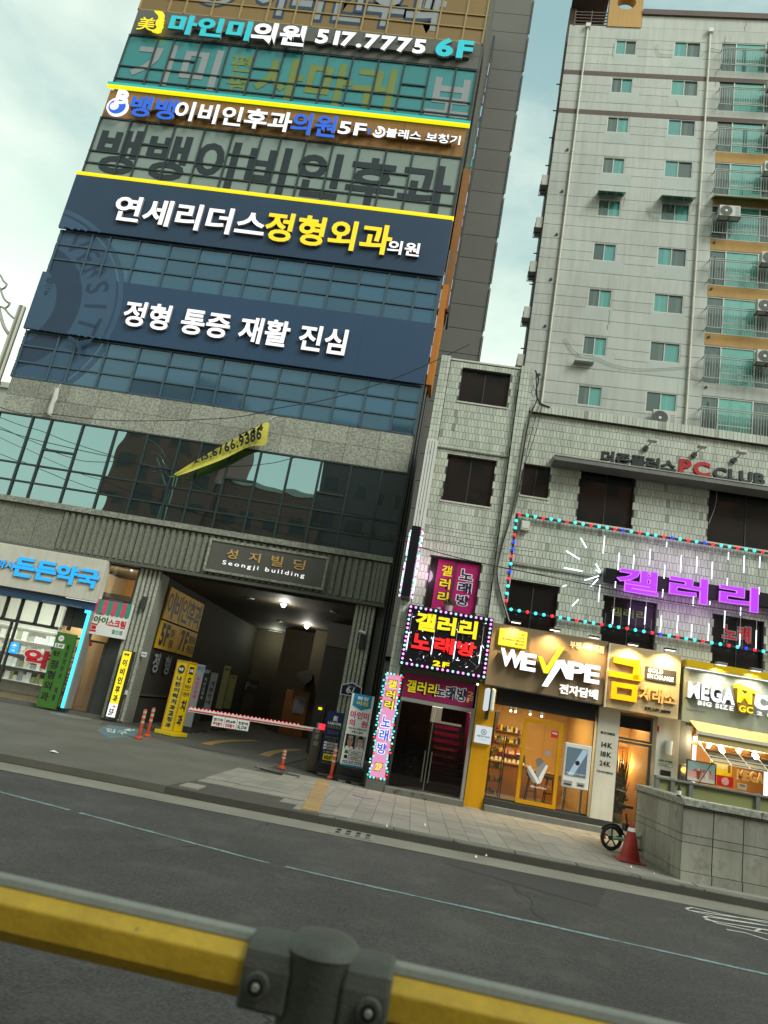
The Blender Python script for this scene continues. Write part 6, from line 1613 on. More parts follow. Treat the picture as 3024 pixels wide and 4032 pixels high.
# coffee shop sign
YX = YT-.40
t = T('coffee_shop_sign', 'pale grey coffee shop fascia with white letters and a yellow cup emblem', 'sign', 8, YX, 2.85)
C_ = (PY(('g5',830,700),YX)[0]+.02, 12.0, PY(('g5',1200,1015),YX)[1], PY(('g5',1200,490),YX)[1])
bx('sign_box', M['mega_board'], t, C_[0], C_[1], YX, YT-.12, C_[2], C_[3])
yb_ = mat('yellow metal trim','#c9a80c',.35,.06)
for k in range(4): bx('yellow_trim', yb_, t, C_[0]+.0, C_[1], YX-.16+k*.03, YT-.12, C_[3]+.001+k*.045, C_[3]+.044+k*.045)
bx('light_line', M['lit_white2'], t, C_[0]+.02, C_[1], YX-.03, YX-.004, C_[3]-.02, C_[3]-.006)
YXL = YX-.14
letters('MEGA', rpt('g5',890,580,1338,795,YXL), YXL, M['lit_white2'], t, 0, 'h'); letters('MEGA', rpt('g5',890,580,1338,795,YXL), YXL+.004, M['side_grey'], t, .13, 'h', name='letter_return')
q = rp('g5',1548,692,1659,840,YXL); z0_, z1_ = q[2]-.03, q[3]
letters('COFFEE', (q[0], q[0]+1.75, z0_, z1_), YXL, M['lit_white2'], t, .13, 'h')
q = rp('g5',985,755,1325,860,YX-.04); letters('BIG SIZE', q, YX-.05, M['white_letter'], t, .04, 'b', gap=.06)
q = rp('g5',1555,862,1659,915,YX-.04); letters('2 SHOT', (q[0], q[0]+.95, q[2], q[3]), YX-.05, M['white_letter'], t, .04, 'b', gap=.06)
letters('가맹문의 1588.0000'[:9], rp('g5',868,828,1055,880,YX-.01), YX-.008, M['print_grey'], t, .006, 'm', join=True)
P = pxpoly('g5', ((1345,635),(1535,700),(1512,888),(1382,870)), YXL); MB().prism(P, YXL-.01, YX).build('cup_body', mat('dark gold cup','#7a5c0c',.5,.05), t)
P = pxpoly('g5', ((1350,600),(1380,595),(1540,668),(1538,700),(1345,636)), YXL); MB().prism(P, YXL-.03, YX).build('cup_lid', M['lit_yellow2'], t)
letters('M', rpt('g5',1365,650,1505,790,YXL-.02), YXL-.02, M['lit_yellow2'], t, .01, 'h'); letters('GC', rpt('g5',1380,805,1515,885,YXL-.02), YXL-.02, M['lit_yellow2'], t, .01, 'h')
# sign lamps above the fascias
for i, (a, lab) in enumerate(((('g7',195,812),'first sign lamp from the left, over the yellow brand plate of the vape shop'),(('g7',420,857),'second sign lamp from the left, over the middle of the vape shop sign'),(('g7',648,900),'third sign lamp from the left, over the right part of the vape shop sign'),(('g7',875,942),'sign lamp over the left part of the gold exchange sign'),(('g7',1090,972),'sign lamp over the right part of the gold exchange sign'))):
    Yl = YW-.35; c = PY(a, Yl)
    t = T('sign_lamp', lab, 'lamp', c[0], Yl, c[1], 'sign lamps over the shop fascias')
    MB().box(c[0]-.13,c[0]+.13,Yl-.07,Yl+.07,c[1]-.01,c[1]+.035).build('lamp_head', M['metal_black'], t, bevel=.012)
    bx('lens', glow('sign lamp lens %d' % i,'#fff2d0',3.2), t, c[0]-.11,c[0]+.11,Yl-.055,Yl+.055,c[1]-.018,c[1]-.0105)
    MB().tube([(c[0],Yl+.05,c[1]+.02),(c[0],Yl+.25,c[1]+.06),(c[0],YW+.05,SW[3]-.01)], .011, 6).build('arm', M['metal_black'], t)
    lamp('sign_spot', 'SPOT', (c[0],Yl,c[1]-.03), (95,75,75,120,120)[i], (1,.70,.30), t, .06, (c[0],YW+.05,c[1]-.9), R(125), .8)
for i, a in enumerate((('g5',1205,410),('g5',1540,468))):
    Yl = YX-.35; c = PY(a, Yl); t = T('sign_lamp', ['left','right'][i]+' grey flood lamp over the coffee shop sign', 'lamp', c[0], Yl, c[1], 'sign lamps over the shop fascias')
    MB().box(c[0]-.13,c[0]+.13,Yl-.07,Yl+.07,c[1]-.01,c[1]+.05).build('lamp_head', M['canopy'], t, bevel=.012); bx('lens', M['lit_white2'], t, c[0]-.11,c[0]+.11,Yl-.055,Yl+.055,c[1]-.02,c[1]-.0105)
    MB().tube([(c[0],Yl+.05,c[1]+.02),(c[0],YX+.05,c[1]+.02)], .011, 6).build('arm', M['metal_black'], t); lamp('sign_spot','SPOT',(c[0],Yl,c[1]-.04),40,(1,.95,.8),t,.06,(c[0],YX+.05,c[1]-.9),R(120),.8)
# ---- vape shop front
bx('shutter_box', M['metal_black'], TB, 2.02, 4.42, YT-.16, YT+.2, 2.46, SW[2]+.02)
bx('plinth', M['canopy'], TB, 2.01, 5.02, YT-.38, YT+.02, -.02, .13, bevel=.008); bx('plinth', M['metal_dark'], TB, 2.01, 5.02, YT-.16, YT+.1, .13, .27, bevel=.006)
SB = YT+3.4
bx('shop_wall', M['shop_wall'], TB, 2.0, 4.6, SB, SB+.1, .1, 2.9); bx('shop_wall', M['shop_wall'], TB, 1.96, 2.03, YT+.25, SB, .1, 2.9); bx('shop_wall', M['shop_wall'], TB, 4.5, 4.57, YT+.2, SB, .1, 2.9)
bx('shop_floor', M['shop_floor'], TB, 2.0, 4.6, YT+.1, SB, .2, .26); bx('shop_ceiling', M['shop_wall'], TB, 2.0, 4.6, YT+.2, SB, 2.72, 2.8)
for a, b in ((2.03,2.73),(3.72,4.44)): bx('shop_window', M['glass'], TB, a, b, YT+.02, YT+.03, .30, 2.45)
bx('shop_window', M['glass'], TB, 2.75, 3.70, YT+.02, YT+.03, 2.30, 2.45)
bx('window_frame', M['metal_dark'], TB, 2.01, 4.45, YT-.01, YT+.06, .27, .31)
D = (2.745,3.70,.29,2.26)
df = frame_rect('shop_door', M['yellow_door'], TB, *D, YT-.05, YT+.03, .085)
bx('door_pane', M['glass'], df, D[0]+.085, D[1]-.085, YT-.015, YT-.005, D[2]+.085, D[3]-.085); MB().cyl((D[0]+.13,YT-.09,.9),(D[0]+.13,YT-.09,1.3),.014,n=8).build('handle', M['steel'], df)
t = T('door_decal', 'grey stone letter V graphic with green lettering on the vape shop door', 'sticker', 3.2, YT-.02, .9)
yd = YT-.022
for poly, m in ((((625,1710),(660,1700),(770,1890),(735,1900)),'print_white'), (((830,1690),(855,1700),(770,1890),(745,1830)),'print_white'), (((620,1722),(650,1712),(740,1895),(690,1885),(640,1800)),'print_grey'), (((740,1720),(800,1660),(830,1690),(740,1830),(715,1780)),'print_grey'), (((720,1630),(760,1615),(810,1650),(790,1670),(730,1720)),'canopy')):
    MB().prism(pxpoly('g4', poly, yd), yd-.003-(.003 if m=='print_white' else 0), yd).build('decal_print', M[m], t)
letters('Graffiti', rpt('g4',662,1912,830,1962,yd), yd-.004, M['print_white'], t, .003, 'b', join=True)
t, a,b,c_,d_ = placard('door_sticker', 'small red square sticker at the top right of the yellow door', 'sticker', (('g4',888,1318),('g4',962,1330),('g4',958,1402),('g4',884,1390)), YT-.02, 'print_red', .003); letters('택배', sub((a,b,c_,d_),.15,.85,.2,.55), YT-.024, M['print_white'], t, .003, 'b', join=True)
t, a,b,c_,d_ = placard('door_sticker', 'small pale blue sticker in the middle of the yellow door', 'sticker', (('g4',822,1530),('g4',882,1540),('g4',878,1596),('g4',818,1586)), YT-.02, 'print_grey', .003)
t = T('shop_kiosk', 'white self service kiosk with tall screen on two white legs in the shop window', 'kiosk', 4.1, YT+.1, .3)
Kq = (3.78,4.41,.84,1.86)
bx('cabinet', M['white_plastic'], t, Kq[0], Kq[1], YT-.12, YT+.012, Kq[2], Kq[3], bevel=.02)
scr = glow('kiosk screen', '#64808c', .6)
q = rp('g4',1062,1490,1258,1840,YT-.12); bx('screen', scr, t, q[0], q[1], YT-.128, YT-.119, q[2], q[3]); w_ = q[1]-q[0]; h_ = q[3]-q[2]
MB().prism([(q[0]+.12*w_,q[2]+.02*h_),(q[0]+.4*w_,q[2]+.02*h_),(q[1]-.02*w_,q[3]-.12*h_),(q[1]-.02*w_,q[3]-.02*h_),(q[1]-.25*w_,q[3]-.02*h_)], YT-.132,YT-.129).build('screen_image', glow('kiosk image','#a9c4d0',.8), t)
MB().disc(q[0]+.55*w_,q[2]+.48*h_,.055,YT-.136,YT-.133,18).build('screen_logo', M['print_black'], t); letters('전자담배 무인 판매기', sub(q,.05,.95,.88,.93), YT-.134, M['print_white'], t, .002, 'm', join=True)
for qq in ((1018,1850,1110,1925),(1165,1880,1245,1940)):
    r = rp('g4',*qq,YT-.12); bx('card_slot', M['print_grey'], t, r[0], r[1], YT-.126, YT-.119, r[2], r[3]); bx('slot_opening', M['metal_black'], t, r[0]+.03, r[1]-.03, YT-.13, YT-.126, r[2]+.02, r[2]+.05)
for x in (3.86, 4.26): bx('leg', M['white_plastic'], t, x, x+.055, YT+.04, YT+.10, .26, .9)
t = T('display_shelf', 'tall black display rack with small bottles at the left of the vape shop', 'shelf', 2.25, YT+.6, .26)
for x in (2.08, 2.42): 
    for y in (YT+.35,YT+.75): bx('post', M['metal_black'], t, x-.012, x+.012, y-.012, y+.012, .26, 1.75)
mbs = {k: MB() for k in ('print_white','print_red','print_blue','print_yellow','print_green')}
for z in (.35,.65,.95,1.25,1.55):
    bx('shelf_board', M['metal_dark'], t, 2.08, 2.42, YT+.34, YT+.76, z-.01, z)
    x = 2.11
    while x < 2.40: mbs[rnd.choice(list(mbs))].box(x, x+.03, YT+.40, YT+.45, z, z+rnd.uniform(.08,.16)); x += .045
for k, q in mbs.items(): tag(q.build('bottles', M[k], t), kind='stuff')
t = T('shop_counter', 'long wooden counter with small goods inside the vape shop', 'counter', 3, YT+1.9, .26)
bx('counter_front', M['wood'], t, 2.05, 3.3, YT+1.9, YT+2.4, .26, 1.05); bx('counter_top', M['shop_wall'], t, 2.04, 3.32, YT+1.86, YT+2.44, 1.05, 1.09)
mb = MB()
for i in range(9): x = 2.15+i*.12; mb.box(x, x+.07, YT+2.0, YT+2.06, 1.09, 1.09+rnd.uniform(.04,.14))
tag(mb.build('goods', M['print_white'], t), kind='stuff'); bx('monitor', M['metal_black'], t, 2.95, 3.2, YT+2.1, YT+2.13, 1.12, 1.32)
t = T('wall_counter', 'low wooden side unit along the back of the vape shop', 'counter', 3.9, YT+2.8, .26); bx('cabinet', M['wood'], t, 3.3, 4.48, YT+2.7, YT+3.35, .26, .95); bx('worktop', M['shop_wall'], t, 3.29, 4.49, YT+2.66, YT+3.38, .95, .99)
t = T('screen', 'dark wall screen tilted inside the left vape shop window', 'screen', 2.12, YT+.5, 1.75); m=MB().add([(2.05,YT+.3,1.72),(2.05,YT+.3,2.28),(2.22,YT+.75,2.33),(2.14,YT+.75,1.80)], [(0,1,2,3)]); o = m.build('panel', M['metal_black'], t); o.modifiers.new('thick','SOLIDIFY').thickness=.03
for i, x in enumerate((2.5,2.62,3.0,3.3)):
    t = T('track_lamp', ['far left','second','third','fourth'][i]+' track spot lamp under the vape shop ceiling', 'lamp', x, YT+1.0, 2.5, 'track lamps in the vape shop')
    MB().cyl((x,YT+1.0,2.72),(x,YT+1.0,2.5),.01,n=5).build('stem', M['metal_black'], t); MB().cyl((x,YT+1.0,2.52),(x+.02,YT+.93,2.40),.04,n=10).build('shade', M['metal_black'], t); MB().ball((x+.02,YT+.92,2.385),.03,8,6).build('bulb', glow('track bulb %d'%i,'#fff0c8',8), t)
t = T('ceiling_lamp', 'warm hidden ceiling lamp lighting the vape shop', 'lamp', 3.2, YT+1.5, 2.7); bx('lamp_panel', M['lit_white'], t, 2.9, 3.6, YT+1.5, YT+1.6, 2.69, 2.715)
lamp('shop_light','AREA',(3.2,YT+1.3,2.64),52,(1,.83,.42),t,1.8,(3.2,YT+1.5,0))
bx('light_line', glow('pink light line','#ffd8f0',2), t, 2.75, 3.3, SB-.06, SB-.03, 1.30, 1.32)
for i, x in enumerate((3.75, 4.15)): lamp('wall_wash','SPOT',(x,YT+.6,2.6),14,(1,.68,.3),t,.05,(x,YT+1.8,.9),R(70))
for i, (x, y) in enumerate(((3.35, YT+1.5), (3.85, YT+1.7))):
    t = T('bar_stool', ['left','right'][i]+' black bar stool inside the vape shop behind the yellow door', 'stool', x, y, .26)
    MB().lathe([(.15,.86),(.17,.88),(.16,.93),(.02,.94)], x, y, 18).build('seat', M['metal_black'], t, True)
    for k in range(4):
        a = .785+k*1.5708; MB().cyl((x+.19*math.cos(a), y+.19*math.sin(a), .26), (x+.10*math.cos(a), y+.10*math.sin(a), .87), .012, n=6).build('leg', M['metal_black'], t)
    MB().tube([(x+.15*math.cos(q*.5236), y+.15*math.sin(q*.5236), .5) for q in range(13)], .008, 5).build('foot_ring', M['metal_black'], t)
t = T('wall_display', 'wall rack of small boxes on the vape shop back wall', 'shelf', 3.3, SB-.1, 1.2)
for z in (1.25, 1.55, 1.85):
    bx('shelf_board', M['wood'], t, 2.3, 3.2, SB-.18, SB-.005, z, z+.02); mbs = {k: MB() for k in ('print_white','print_red','print_navy','print_yellow','metal_dark')}
    x = 2.34
    while x < 3.15: w = rnd.uniform(.03,.08); mbs[rnd.choice(list(mbs))].box(x, x+w*.85, SB-.15, SB-.08, z+.02, z+rnd.uniform(.09,.2)); x += w+.01
    for k, q in mbs.items():
        if q.v: tag(q.build('goods', M[k], t), kind='stuff')
for x in (2.6,3.25,3.88): bx('wall_joint', M['wood'], TB, x-.004, x+.004, SB-.004, SB-.001, .26, 2.7)
# ---- white column, gold exchange front
bx('white_column', M['off_white'], TB, 4.50, 5.01, YT-.14, YT+.3, .16, SW[2]+.04)
t = T('column_lettering', 'black gold purity lettering 14K 18K 24K down the white column', 'sign', 4.77, YT-.15, 1.0)
yc = YT-.146
letters('최고가매입', rpt('g5',38,1055,175,1100,yc), yc, M['print_black'], t, .005, 'b', join=True); q = rp('g5',35,1090,175,1108,yc); bx('rule', M['print_black'], t, q[0], q[1], yc, yc+.005, q[2]+.02, q[2]+.028)
for s, r in (('14K',(48,1161,150,1223)),('18K',(40,1251,142,1313)),('24K',(30,1341,132,1403))): letters(s, rpt('g5',*r,yc), yc, M['print_black'], t, .005, 'b', join=True)
letters('다이아몬드', rpt('g5',2,1432,158,1478,yc), yc, M['print_black'], t, .005, 'b', join=True)
bx('white_column', M['off_white'], TB, 5.90, 6.44, YT-.14, YT+.3, 0, SW[2]+.04)
bx('plinth', M['gutter'], TB, 4.98, 6.46, YT-.4, YT+.3, -.02, .17, bevel=.01)
gd = frame_rect('entrance_door', M['canopy'], TB, 5.03, 5.88, .17, 2.14, YT+.10, YT+.17, .06)
bx('door_pane', M['glass'], gd, 5.09, 5.82, YT+.13, YT+.14, .23, 2.08); MB().tube([(5.12,YT+.06,1.0),(5.45,YT+.05,.95),(5.78,YT+.06,.9)],.012,6).build('push_bar', M['steel'], gd)
frame_rect('transom_window', M['canopy'], TB, 5.03, 5.88, 2.16, 2.78, YT+.10, YT+.17, .05); bx('transom_pane', M['w_film'], TB, 5.07, 5.84, YT+.13, YT+.14, 2.44, 2.74); bx('transom_pane', M['glass'], TB, 5.07, 5.84, YT+.13, YT+.14, 2.20, 2.42)
bx('shop_wall', M['shop_wall'], TB, 5.0, 6.4, YT+2.3, YT+2.4, .1, 2.9); bx('shop_wall', M['shop_wall'], TB, 5.95, 6.0, YT+.3, YT+2.3, .1, 2.9); bx('shop_floor', M['shop_floor'], TB, 5.0, 6.4, YT+.18, YT+2.3, .1, .17)
t = T('house_plant', 'tall dark leafy plant behind the gold exchange door', 'plant', 5.3, YT+.6, .17)
mb = MB(); rnd2 = random.Random(3)
for i in range(46):
    a = rnd2.uniform(0,6.28); L = rnd2.uniform(.7,1.75); sp = rnd2.uniform(.05,.28); b0 = Vector((5.30+rnd2.uniform(-.1,.1), YT+.6+rnd2.uniform(-.1,.1), .3))
    tip = b0+Vector((sp*math.cos(a), sp*math.sin(a)*.7, L)); mid = (b0+tip)/2+Vector((0,0,.1)); w = .022
    mb.add([b0+Vector((-w,0,0)), b0+Vector((w,0,0)), mid+Vector((w,0,0)), mid+Vector((-w,0,0)), tip], [(0,1,2,3),(3,2,4)])
leaf_ball(mb, (5.3,YT+.6,.7), .24, .6, 160, .06, 4)
mb.build('foliage', M['green_leaf'], t); MB().lathe([(.13,.17),(.17,.42),(.15,.42)],5.3,YT+.6,14).build('pot', M['terracotta'], t, True)
t = T('wall_lamp', 'glowing warm wall lamp behind the gold exchange door', 'lamp', 5.75, YT+1.9, 1.4)
bx('lamp_plate', M['wood'], t, 5.68, 5.92, YT+2.24, YT+2.29, 1.2, 1.95); MB().ball((5.8,YT+2.15,1.6),.05,8,6).build('bulb', glow('wall lamp bulb','#ffe0a0',9), t); lamp('wall_light','POINT',(5.75,YT+2.0,1.6),16,(1,.65,.25),t,.1)
lamp('ceiling_light','AREA',(5.5,YT+1.2,2.8),16,(1,.78,.5),t,.8,(5.5,YT+1.3,0))
yn = YT-.146
t = T('search_sign', 'green search portal lettering with white search box on the right white column', 'sign', 6.15, yn, 1.2)
letters('NAVER', rpt('g5',602,1328,735,1368,yn), yn, mat('green letter','#0d6b40',.5,.05), t, .006, 'h', join=True); q = rp('g5',600,1362,732,1410,yn); bx('search_frame', bpy.data.materials['green letter'], t, *q[:2], yn+.001, yn+.006, *q[2:]); bx('search_field', M['print_white'], t, q[0]+.012,q[1]-.012,yn-.002,yn+.0005,q[2]+.012,q[3]-.012); letters('부평 금거래소', sub(q,.12,.7,.35,.65), yn-.005, M['print_black'], t, .003, 'm', join=True)
q = rp('g5',618,1428,712,1498,yn); t = T('display_screen', 'small dark display panel under the search box sign', 'screen', (q[0]+q[1])/2, yn, q[2]); bx('screen', M['metal_black'], t, q[0], q[1], yn-.02, yn+.005, q[2], q[3]); bx('bezel', M['print_white'], t, q[0]-.03, q[1]+.03, yn-.008, yn+.004, q[2]-.03, q[2]-.001)
c = PY(('g5',690,1215),yn); t = T('wall_lamp', 'white cylindrical wall lamp on the right white column', 'lamp', c[0], yn, c[1]); MB().cyl((c[0],yn-.07,c[1]-.16),(c[0],yn-.07,c[1]+.16),.075,n=14).build('lamp_shade', M['white_plastic'], t, True); bx('mount', M['alu'], t, c[0]-.03,c[0]+.03,yn-.01,yn+.004,c[1]-.05,c[1]+.05)
c = PY(('g5',578,1030),YT); t = T('alarm_box', 'small red alarm box beside the gold exchange transom', 'alarm', c[0], YT, c[1]); bx('case', M['print_red'], t, c[0]-.03, c[0]+.01, YT-.18, YT-.142, c[1]-.07, c[1]+.06); bx('base', M['print_white'], t, c[0]+.011, c[0]+.04, YT-.175, YT-.142, c[1]-.07, c[1]+.06)
# ---- coffee shop front
bx('wall', M['canopy'], TB, 6.46, 6.75, YT-.05, YT+.3, 0, SW[2]+.05); 
ci = (6.75, 9.6)
bx('shop_wall', M['wood'], TB, ci[0], XR, YT+2.6, YT+2.7, 0, 2.9); bx('shop_floor', M['shop_floor'], TB, ci[0], XR, YT+.2, YT+2.6, .0, .1); bx('shop_ceiling', M['shop_wall'], TB, ci[0], XR, YT+.2, YT+2.6, 2.72, 2.8)
bx('bar_front', M['wood'], TB, ci[0], XR, YT+.0, YT+.4, 0, 1.0); bx('head_beam', M['wood'], TB, 6.75, XR, YT-.02, YT+.2, 2.35, 2.72)
for x, w in ((6.86,.03),(8.55,.03),(8.85,.04)): bx('light_post', M['lit_white2'], TB, x-w, x+w, YT-.02, YT+.06, 1.0, 2.33)
t = T('awning', 'cream folded fabric awning under the coffee shop sign', 'awning', 8, YT-.5, 2.3)
a0 = PY(('g5',830,970),YT-.45); 
mb = MB().add([(6.55,YT-.42,C_[2]+.02),(12,YT-.42,C_[2]+.02),(12,YT-.80,C_[2]-.22),(6.62,YT-.80,C_[2]-.22)], [(0,1,2,3)])
o = mb.build('awning_cloth', M['cream_awn'], t); o.modifiers.new('thick','SOLIDIFY').thickness=.015
bx('front_bar', M['off_white'], t, 6.58, 12, YT-.85, YT-.79, C_[2]-.27, C_[2]-.20); bx('roller_case', M['metal_dark'], t, 6.5, 12, YT-.46, YT-.30, C_[2]-.10, C_[2]-.02)
bx('valance', M['cream_awn'], t, 6.62, 12, YT-.81, YT-.80, C_[2]-.42, C_[2]-.27)
for i, a in enumerate((('g5',955,1128),('g5',1095,1155),('g5',1210,1178),('g5',1390,1210),('g5',1535,1235))):
    Yl = YT-.10; c = PY(a, Yl); t = T('pendant_lamp', ['first','second','third','fourth','fifth'][i]+' bright lamp from the left under the coffee shop awning', 'lamp', c[0], Yl, c[1], 'lamps under the awning')
    MB().cyl((c[0],Yl,c[1]-.06),(c[0],Yl,c[1]+.05),.045,n=12).build('bulb', glow('awning lamp %d'%i,'#fff4dc',6), t, True); bx('socket', M['metal_dark'], t, c[0]-.03, c[0]+.03, Yl-.03, Yl+.03, c[1]+.05, c[1]+.12)
    if i % 2 == 0: lamp('lamp_light','POINT',(c[0],Yl-.12,c[1]-.05),9,(1,.8,.5),t,.06)
t = T('ceiling_lamp', 'bright cool lamp panel inside the coffee shop', 'lamp', 8, YT+1.2, 2.6); bx('lamp_panel', M['lit_white2'], t, 7.4, 7.9, YT+1.0, YT+1.2, 2.66, 2.70); lamp('shop_light','AREA',(8,YT+1.2,2.6),55,(1,.82,.52),t,2,(8,YT+1.3,0))
# propped open window
t = T('propped_window', 'white framed flap window propped open outward above the coffee counter', 'window', 8, YT-.3, 1.9)
W4_ = [('g5',985,1160),('g5',1640,1265),('g5',1659,1440),('g5',1175,1365)]
top = [PY(W4_[0], YT-.05), PY(W4_[1], YT-.05)]; A_ = Vector((top[0][0],YT-.05,(top[0][1]+top[1][1])/2)); B_ = Vector((9.0,YT-.05,A_.z))
lowl = PY(W4_[3], YT-.95); Cc = Vector((7.42,YT-.95,lowl[1])); Cl = Vector((A_.x,YT-.95,lowl[1])); Dl = Vector((9.0,YT-.95,lowl[1]))
def fp_(u, v): return A_ + (B_-A_)*u + (Cl-A_)*v
lowx = PY(W4_[3], YT-.95)[0]
pv = lambda u, v: Vector((A_.x+(9.0-A_.x)*u, YT-.05-.9*v, A_.z+(lowl[1]-A_.z)*v))
mb = MB()
for i in range(6): mb.tube([pv(i/5,0), pv(i/5,1)], .014, 4)
for j in range(4): mb.tube([pv(0,j/3), pv(1,j/3)], .014, 4)
mb.build('window_frame', M['white_frame'], t)
MB().add([pv(.01,.01),pv(.99,.01),pv(.99,.99),pv(.01,.99)], [(0,1,2,3)]).build('pane', M['glass'], t)
for u in (0,1): MB().tube([pv(u,1), (pv(u,0).x, YT-.02, 1.35)], .01, 5).build('stay', M['metal_dark'], t)
t, a,b,c_,d_ = placard('drink_poster', 'framed poster of iced drinks on pale blue and pink before the coffee window', 'poster', (('g5',885,1335),('g5',1155,1385),('g5',1138,1570),('g5',868,1525)), YT-.25, 'print_white', .03)
r=(a,b,c_,d_); frame_rect('poster_frame', M['metal_black'], t, a-.02,b+.02,c_-.02,d_+.02,YT-.26,YT-.22,.02)
sky_print = mat('printed pale blue','#9cc4d6',.5,.1); pinkp = mat('printed pale pink','#e0b0b8',.5,.2,6)
q=sub(r,0,1,0,.5); bx('print_sky', sky_print, t, *q[:2], YT-.254, YT-.251, *q[2:]); q=sub(r,0,1,.5,.8); bx('print_fruit', pinkp, t, *q[:2], YT-.254, YT-.251, *q[2:])
letters('시원하게 달콤하게', sub(r,.2,.85,.36,.52), YT-.259, M['print_pink'], t, .003, 'b', join=True)
for i,u in enumerate((.32,.62)):
    q=sub(r,u,u+.16,.45,.88); w=q[1]-q[0]; MB().prism([(q[0],q[3]),(q[1],q[3]),(q[1]-.2*w,q[2]),(q[0]+.2*w,q[2])], YT-.262,YT-.259).build('print_cup', M['wood'] if i==0 else M['print_white'], t); MB().prism([(q[0],q[3]),(q[1],q[3]),((q[0]+q[1])/2,q[3]+.06)], YT-.262,YT-.259).build('print_cream', M['print_white'], t)
t, a,b,c_,d_ = placard('menu_poster', 'yellow menu poster with dark drink pictures behind the propped window', 'poster', (('g5',1045,1300),('g5',1315,1370),('g5',1300,1495),('g5',1150,1480)), YT+.05, 'print_yellow', .02); letters('메가 콜드', sub((a,b,c_,d_),.2,.8,.3,.6), YT+.044, M['print_white'], t, .003, 'b', join=True)
for u in (.05,.82): q=sub((a,b,c_,d_),u,u+.12,.15,.75); bx('print_cup', M['wood'], t, *q[:2], YT+.044,YT+.049,*q[2:])
t, a,b,c_,d_ = placard('fruit_poster', 'red strawberry poster low behind the coffee counter', 'poster', (('g5',1170,1485),('g5',1325,1500),('g5',1320,1605),('g5',1160,1580)), YT+.0, 'print_red', .02); MB().disc((a+b)/2,(c_+d_)/2,.09,YT-.006,YT-.001).build('print_fruit', pinkp, t)
t = T('counter_sign', 'golden block letters on the coffee counter front', 'sign', 8.3, YT-.05, 1.2); q=rp('g5',1365,1420,1525,1555,YT-.05); letters('MEGA', (q[0],q[0]+.62,q[2],q[3]), YT-.05, M['print_gold'], t, .04, 'h')
q=rp('g5',1368,1555,1452,1630,YT-.08); t=T('price_card','small cream price card under the golden block letters','sign',(q[0]+q[1])/2,YT-.08,q[2]); bx('card', M['off_white'], t, q[0],q[1],YT-.08,YT-.06,q[2],q[3]); letters('주문', sub(q,.2,.8,.2,.5), YT-.084, M['print_black'], t, .003,'m',join=True)
c=PY(('g5',835,1430),YT-.05); t=T('bulkhead_lamp','oval yellow caged wall lamp at the left of the coffee shop','lamp',c[0],YT-.06,c[1])
MB().ball((c[0],YT-.12,c[1]),.075,12,8).build('bulb', glow('bulkhead bulb','#ffd870',1.6), t, True); bx('mount', M['alu'], t, c[0]-.07,c[0]+.07,YT-.09,YT-.052,c[1]-.14,c[1]+.14,bevel=.02)
for dz in (-.05,0,.05): MB().tube([(c[0]-.08,YT-.1,c[1]+dz),(c[0],YT-.205,c[1]+dz),(c[0]+.08,YT-.1,c[1]+dz)],.006,5).build('cage_bar', M['metal_dark'], t)
# ================================================================== APARTMENT BLOCK (right, behind)
KF = 31.6/27; AA = R(-3.4)
AB = thing('apartment_block', 'tall pale grey apartment block with teal windows and ochre balcony bands', 'building', (5*KF, 27*KF, 0), rotz=AA)
def zz_(z): return (z-EYE)*KF+EYE
U = lambda u: u*KF
UL, UR = U(-2.6), U(9.5)
FT = [34.43-2.305*k for k in range(-0, 14)]
holes = []; wins = []
for k, z in enumerate(FT):
    if z < 7: continue
    holes.append((U(-.33),U(.65),zz_(z-.90),zz_(z))); wins.append(('L',k,holes[-1]))
    holes.append((U(2.38),U(3.60),zz_(z-.87),zz_(z+.06))); wins.append(('R',k,holes[-1]))
    holes.append((U(4.52),UR+1,zz_(z-1.62),zz_(z+.13)))
def abx(name, m, u0, u1, v0, v1, z0, z1, par=None, bevel=0): return MB().box(u0,u1,v0,v1,z0,z1).build(name, m, par or AB, bevel=bevel)
zs = [zz_(35.25)]
for z in FT: zs += [zz_(z+.04), zz_(z-.51), zz_(z-.97), zz_(z-1.54)]
for i, (a, b) in enumerate(zip(zs, zs[1:])):
    top, bot = a-.012, b+.012
    if bot < 3: break
    k = (i-1)//4
    hs = list(holes)
    segs = []
    if i % 4 == 0 and i > 0 and k in (0, 1):        # the two brown painted bands
        zb0, zb1 = zz_(FT[k+1]+.06), zz_(FT[k]-1.99)
        for r in holed((UL, UR, zb0, zb1), []): MB().box(r[0], r[1], -.006, .06, r[2]+.002, r[3]-.002).build('painted_band', M['apt_brown'], AB)
        for r in holed((UL, UR, zb1, top), hs): MB().box(r[0], r[1], 0, .06, r[2], r[3]).build('wall_band', M['apt'], AB)
        bot2 = zb0
        for r in holed((UL, UR, bot, zb0-.004), hs): MB().box(r[0], r[1], 0, .06, r[2], r[3]).build('wall_band', M['apt'], AB)
        continue
    for r in holed((UL, UR, bot, top), hs): MB().box(r[0], r[1], 0, .06, r[2], r[3]).build('wall_band', M['apt'], AB)
abx('wall', M['apt_joint'], UL+.02, UR, .30, 8, 0, zz_(35.2))
for r in holed((UL+.01, UR, 3, zz_(35.24)), holes): MB().box(r[0], r[1], .045, .30, r[2], r[3]).build('wall_core', M['apt_joint'], AB)
abx('wall_band', M['apt'], U(.79), UR, 0, .5, zz_(35.25), zz_(36.0))
abx('parapet_cap', M['apt_brown'], U(.79), UR, -.12, .6, zz_(36.0), zz_(36.32))
M['a_curtain'] = glassy('grey curtain behind glass', '#56645f', .08, .14, '#8f9f9a', per=.15); M['a_curtain_t'] = glassy('teal curtain behind glass', '#4a988f', .08, .16, '#9fc4bc', per=.1)
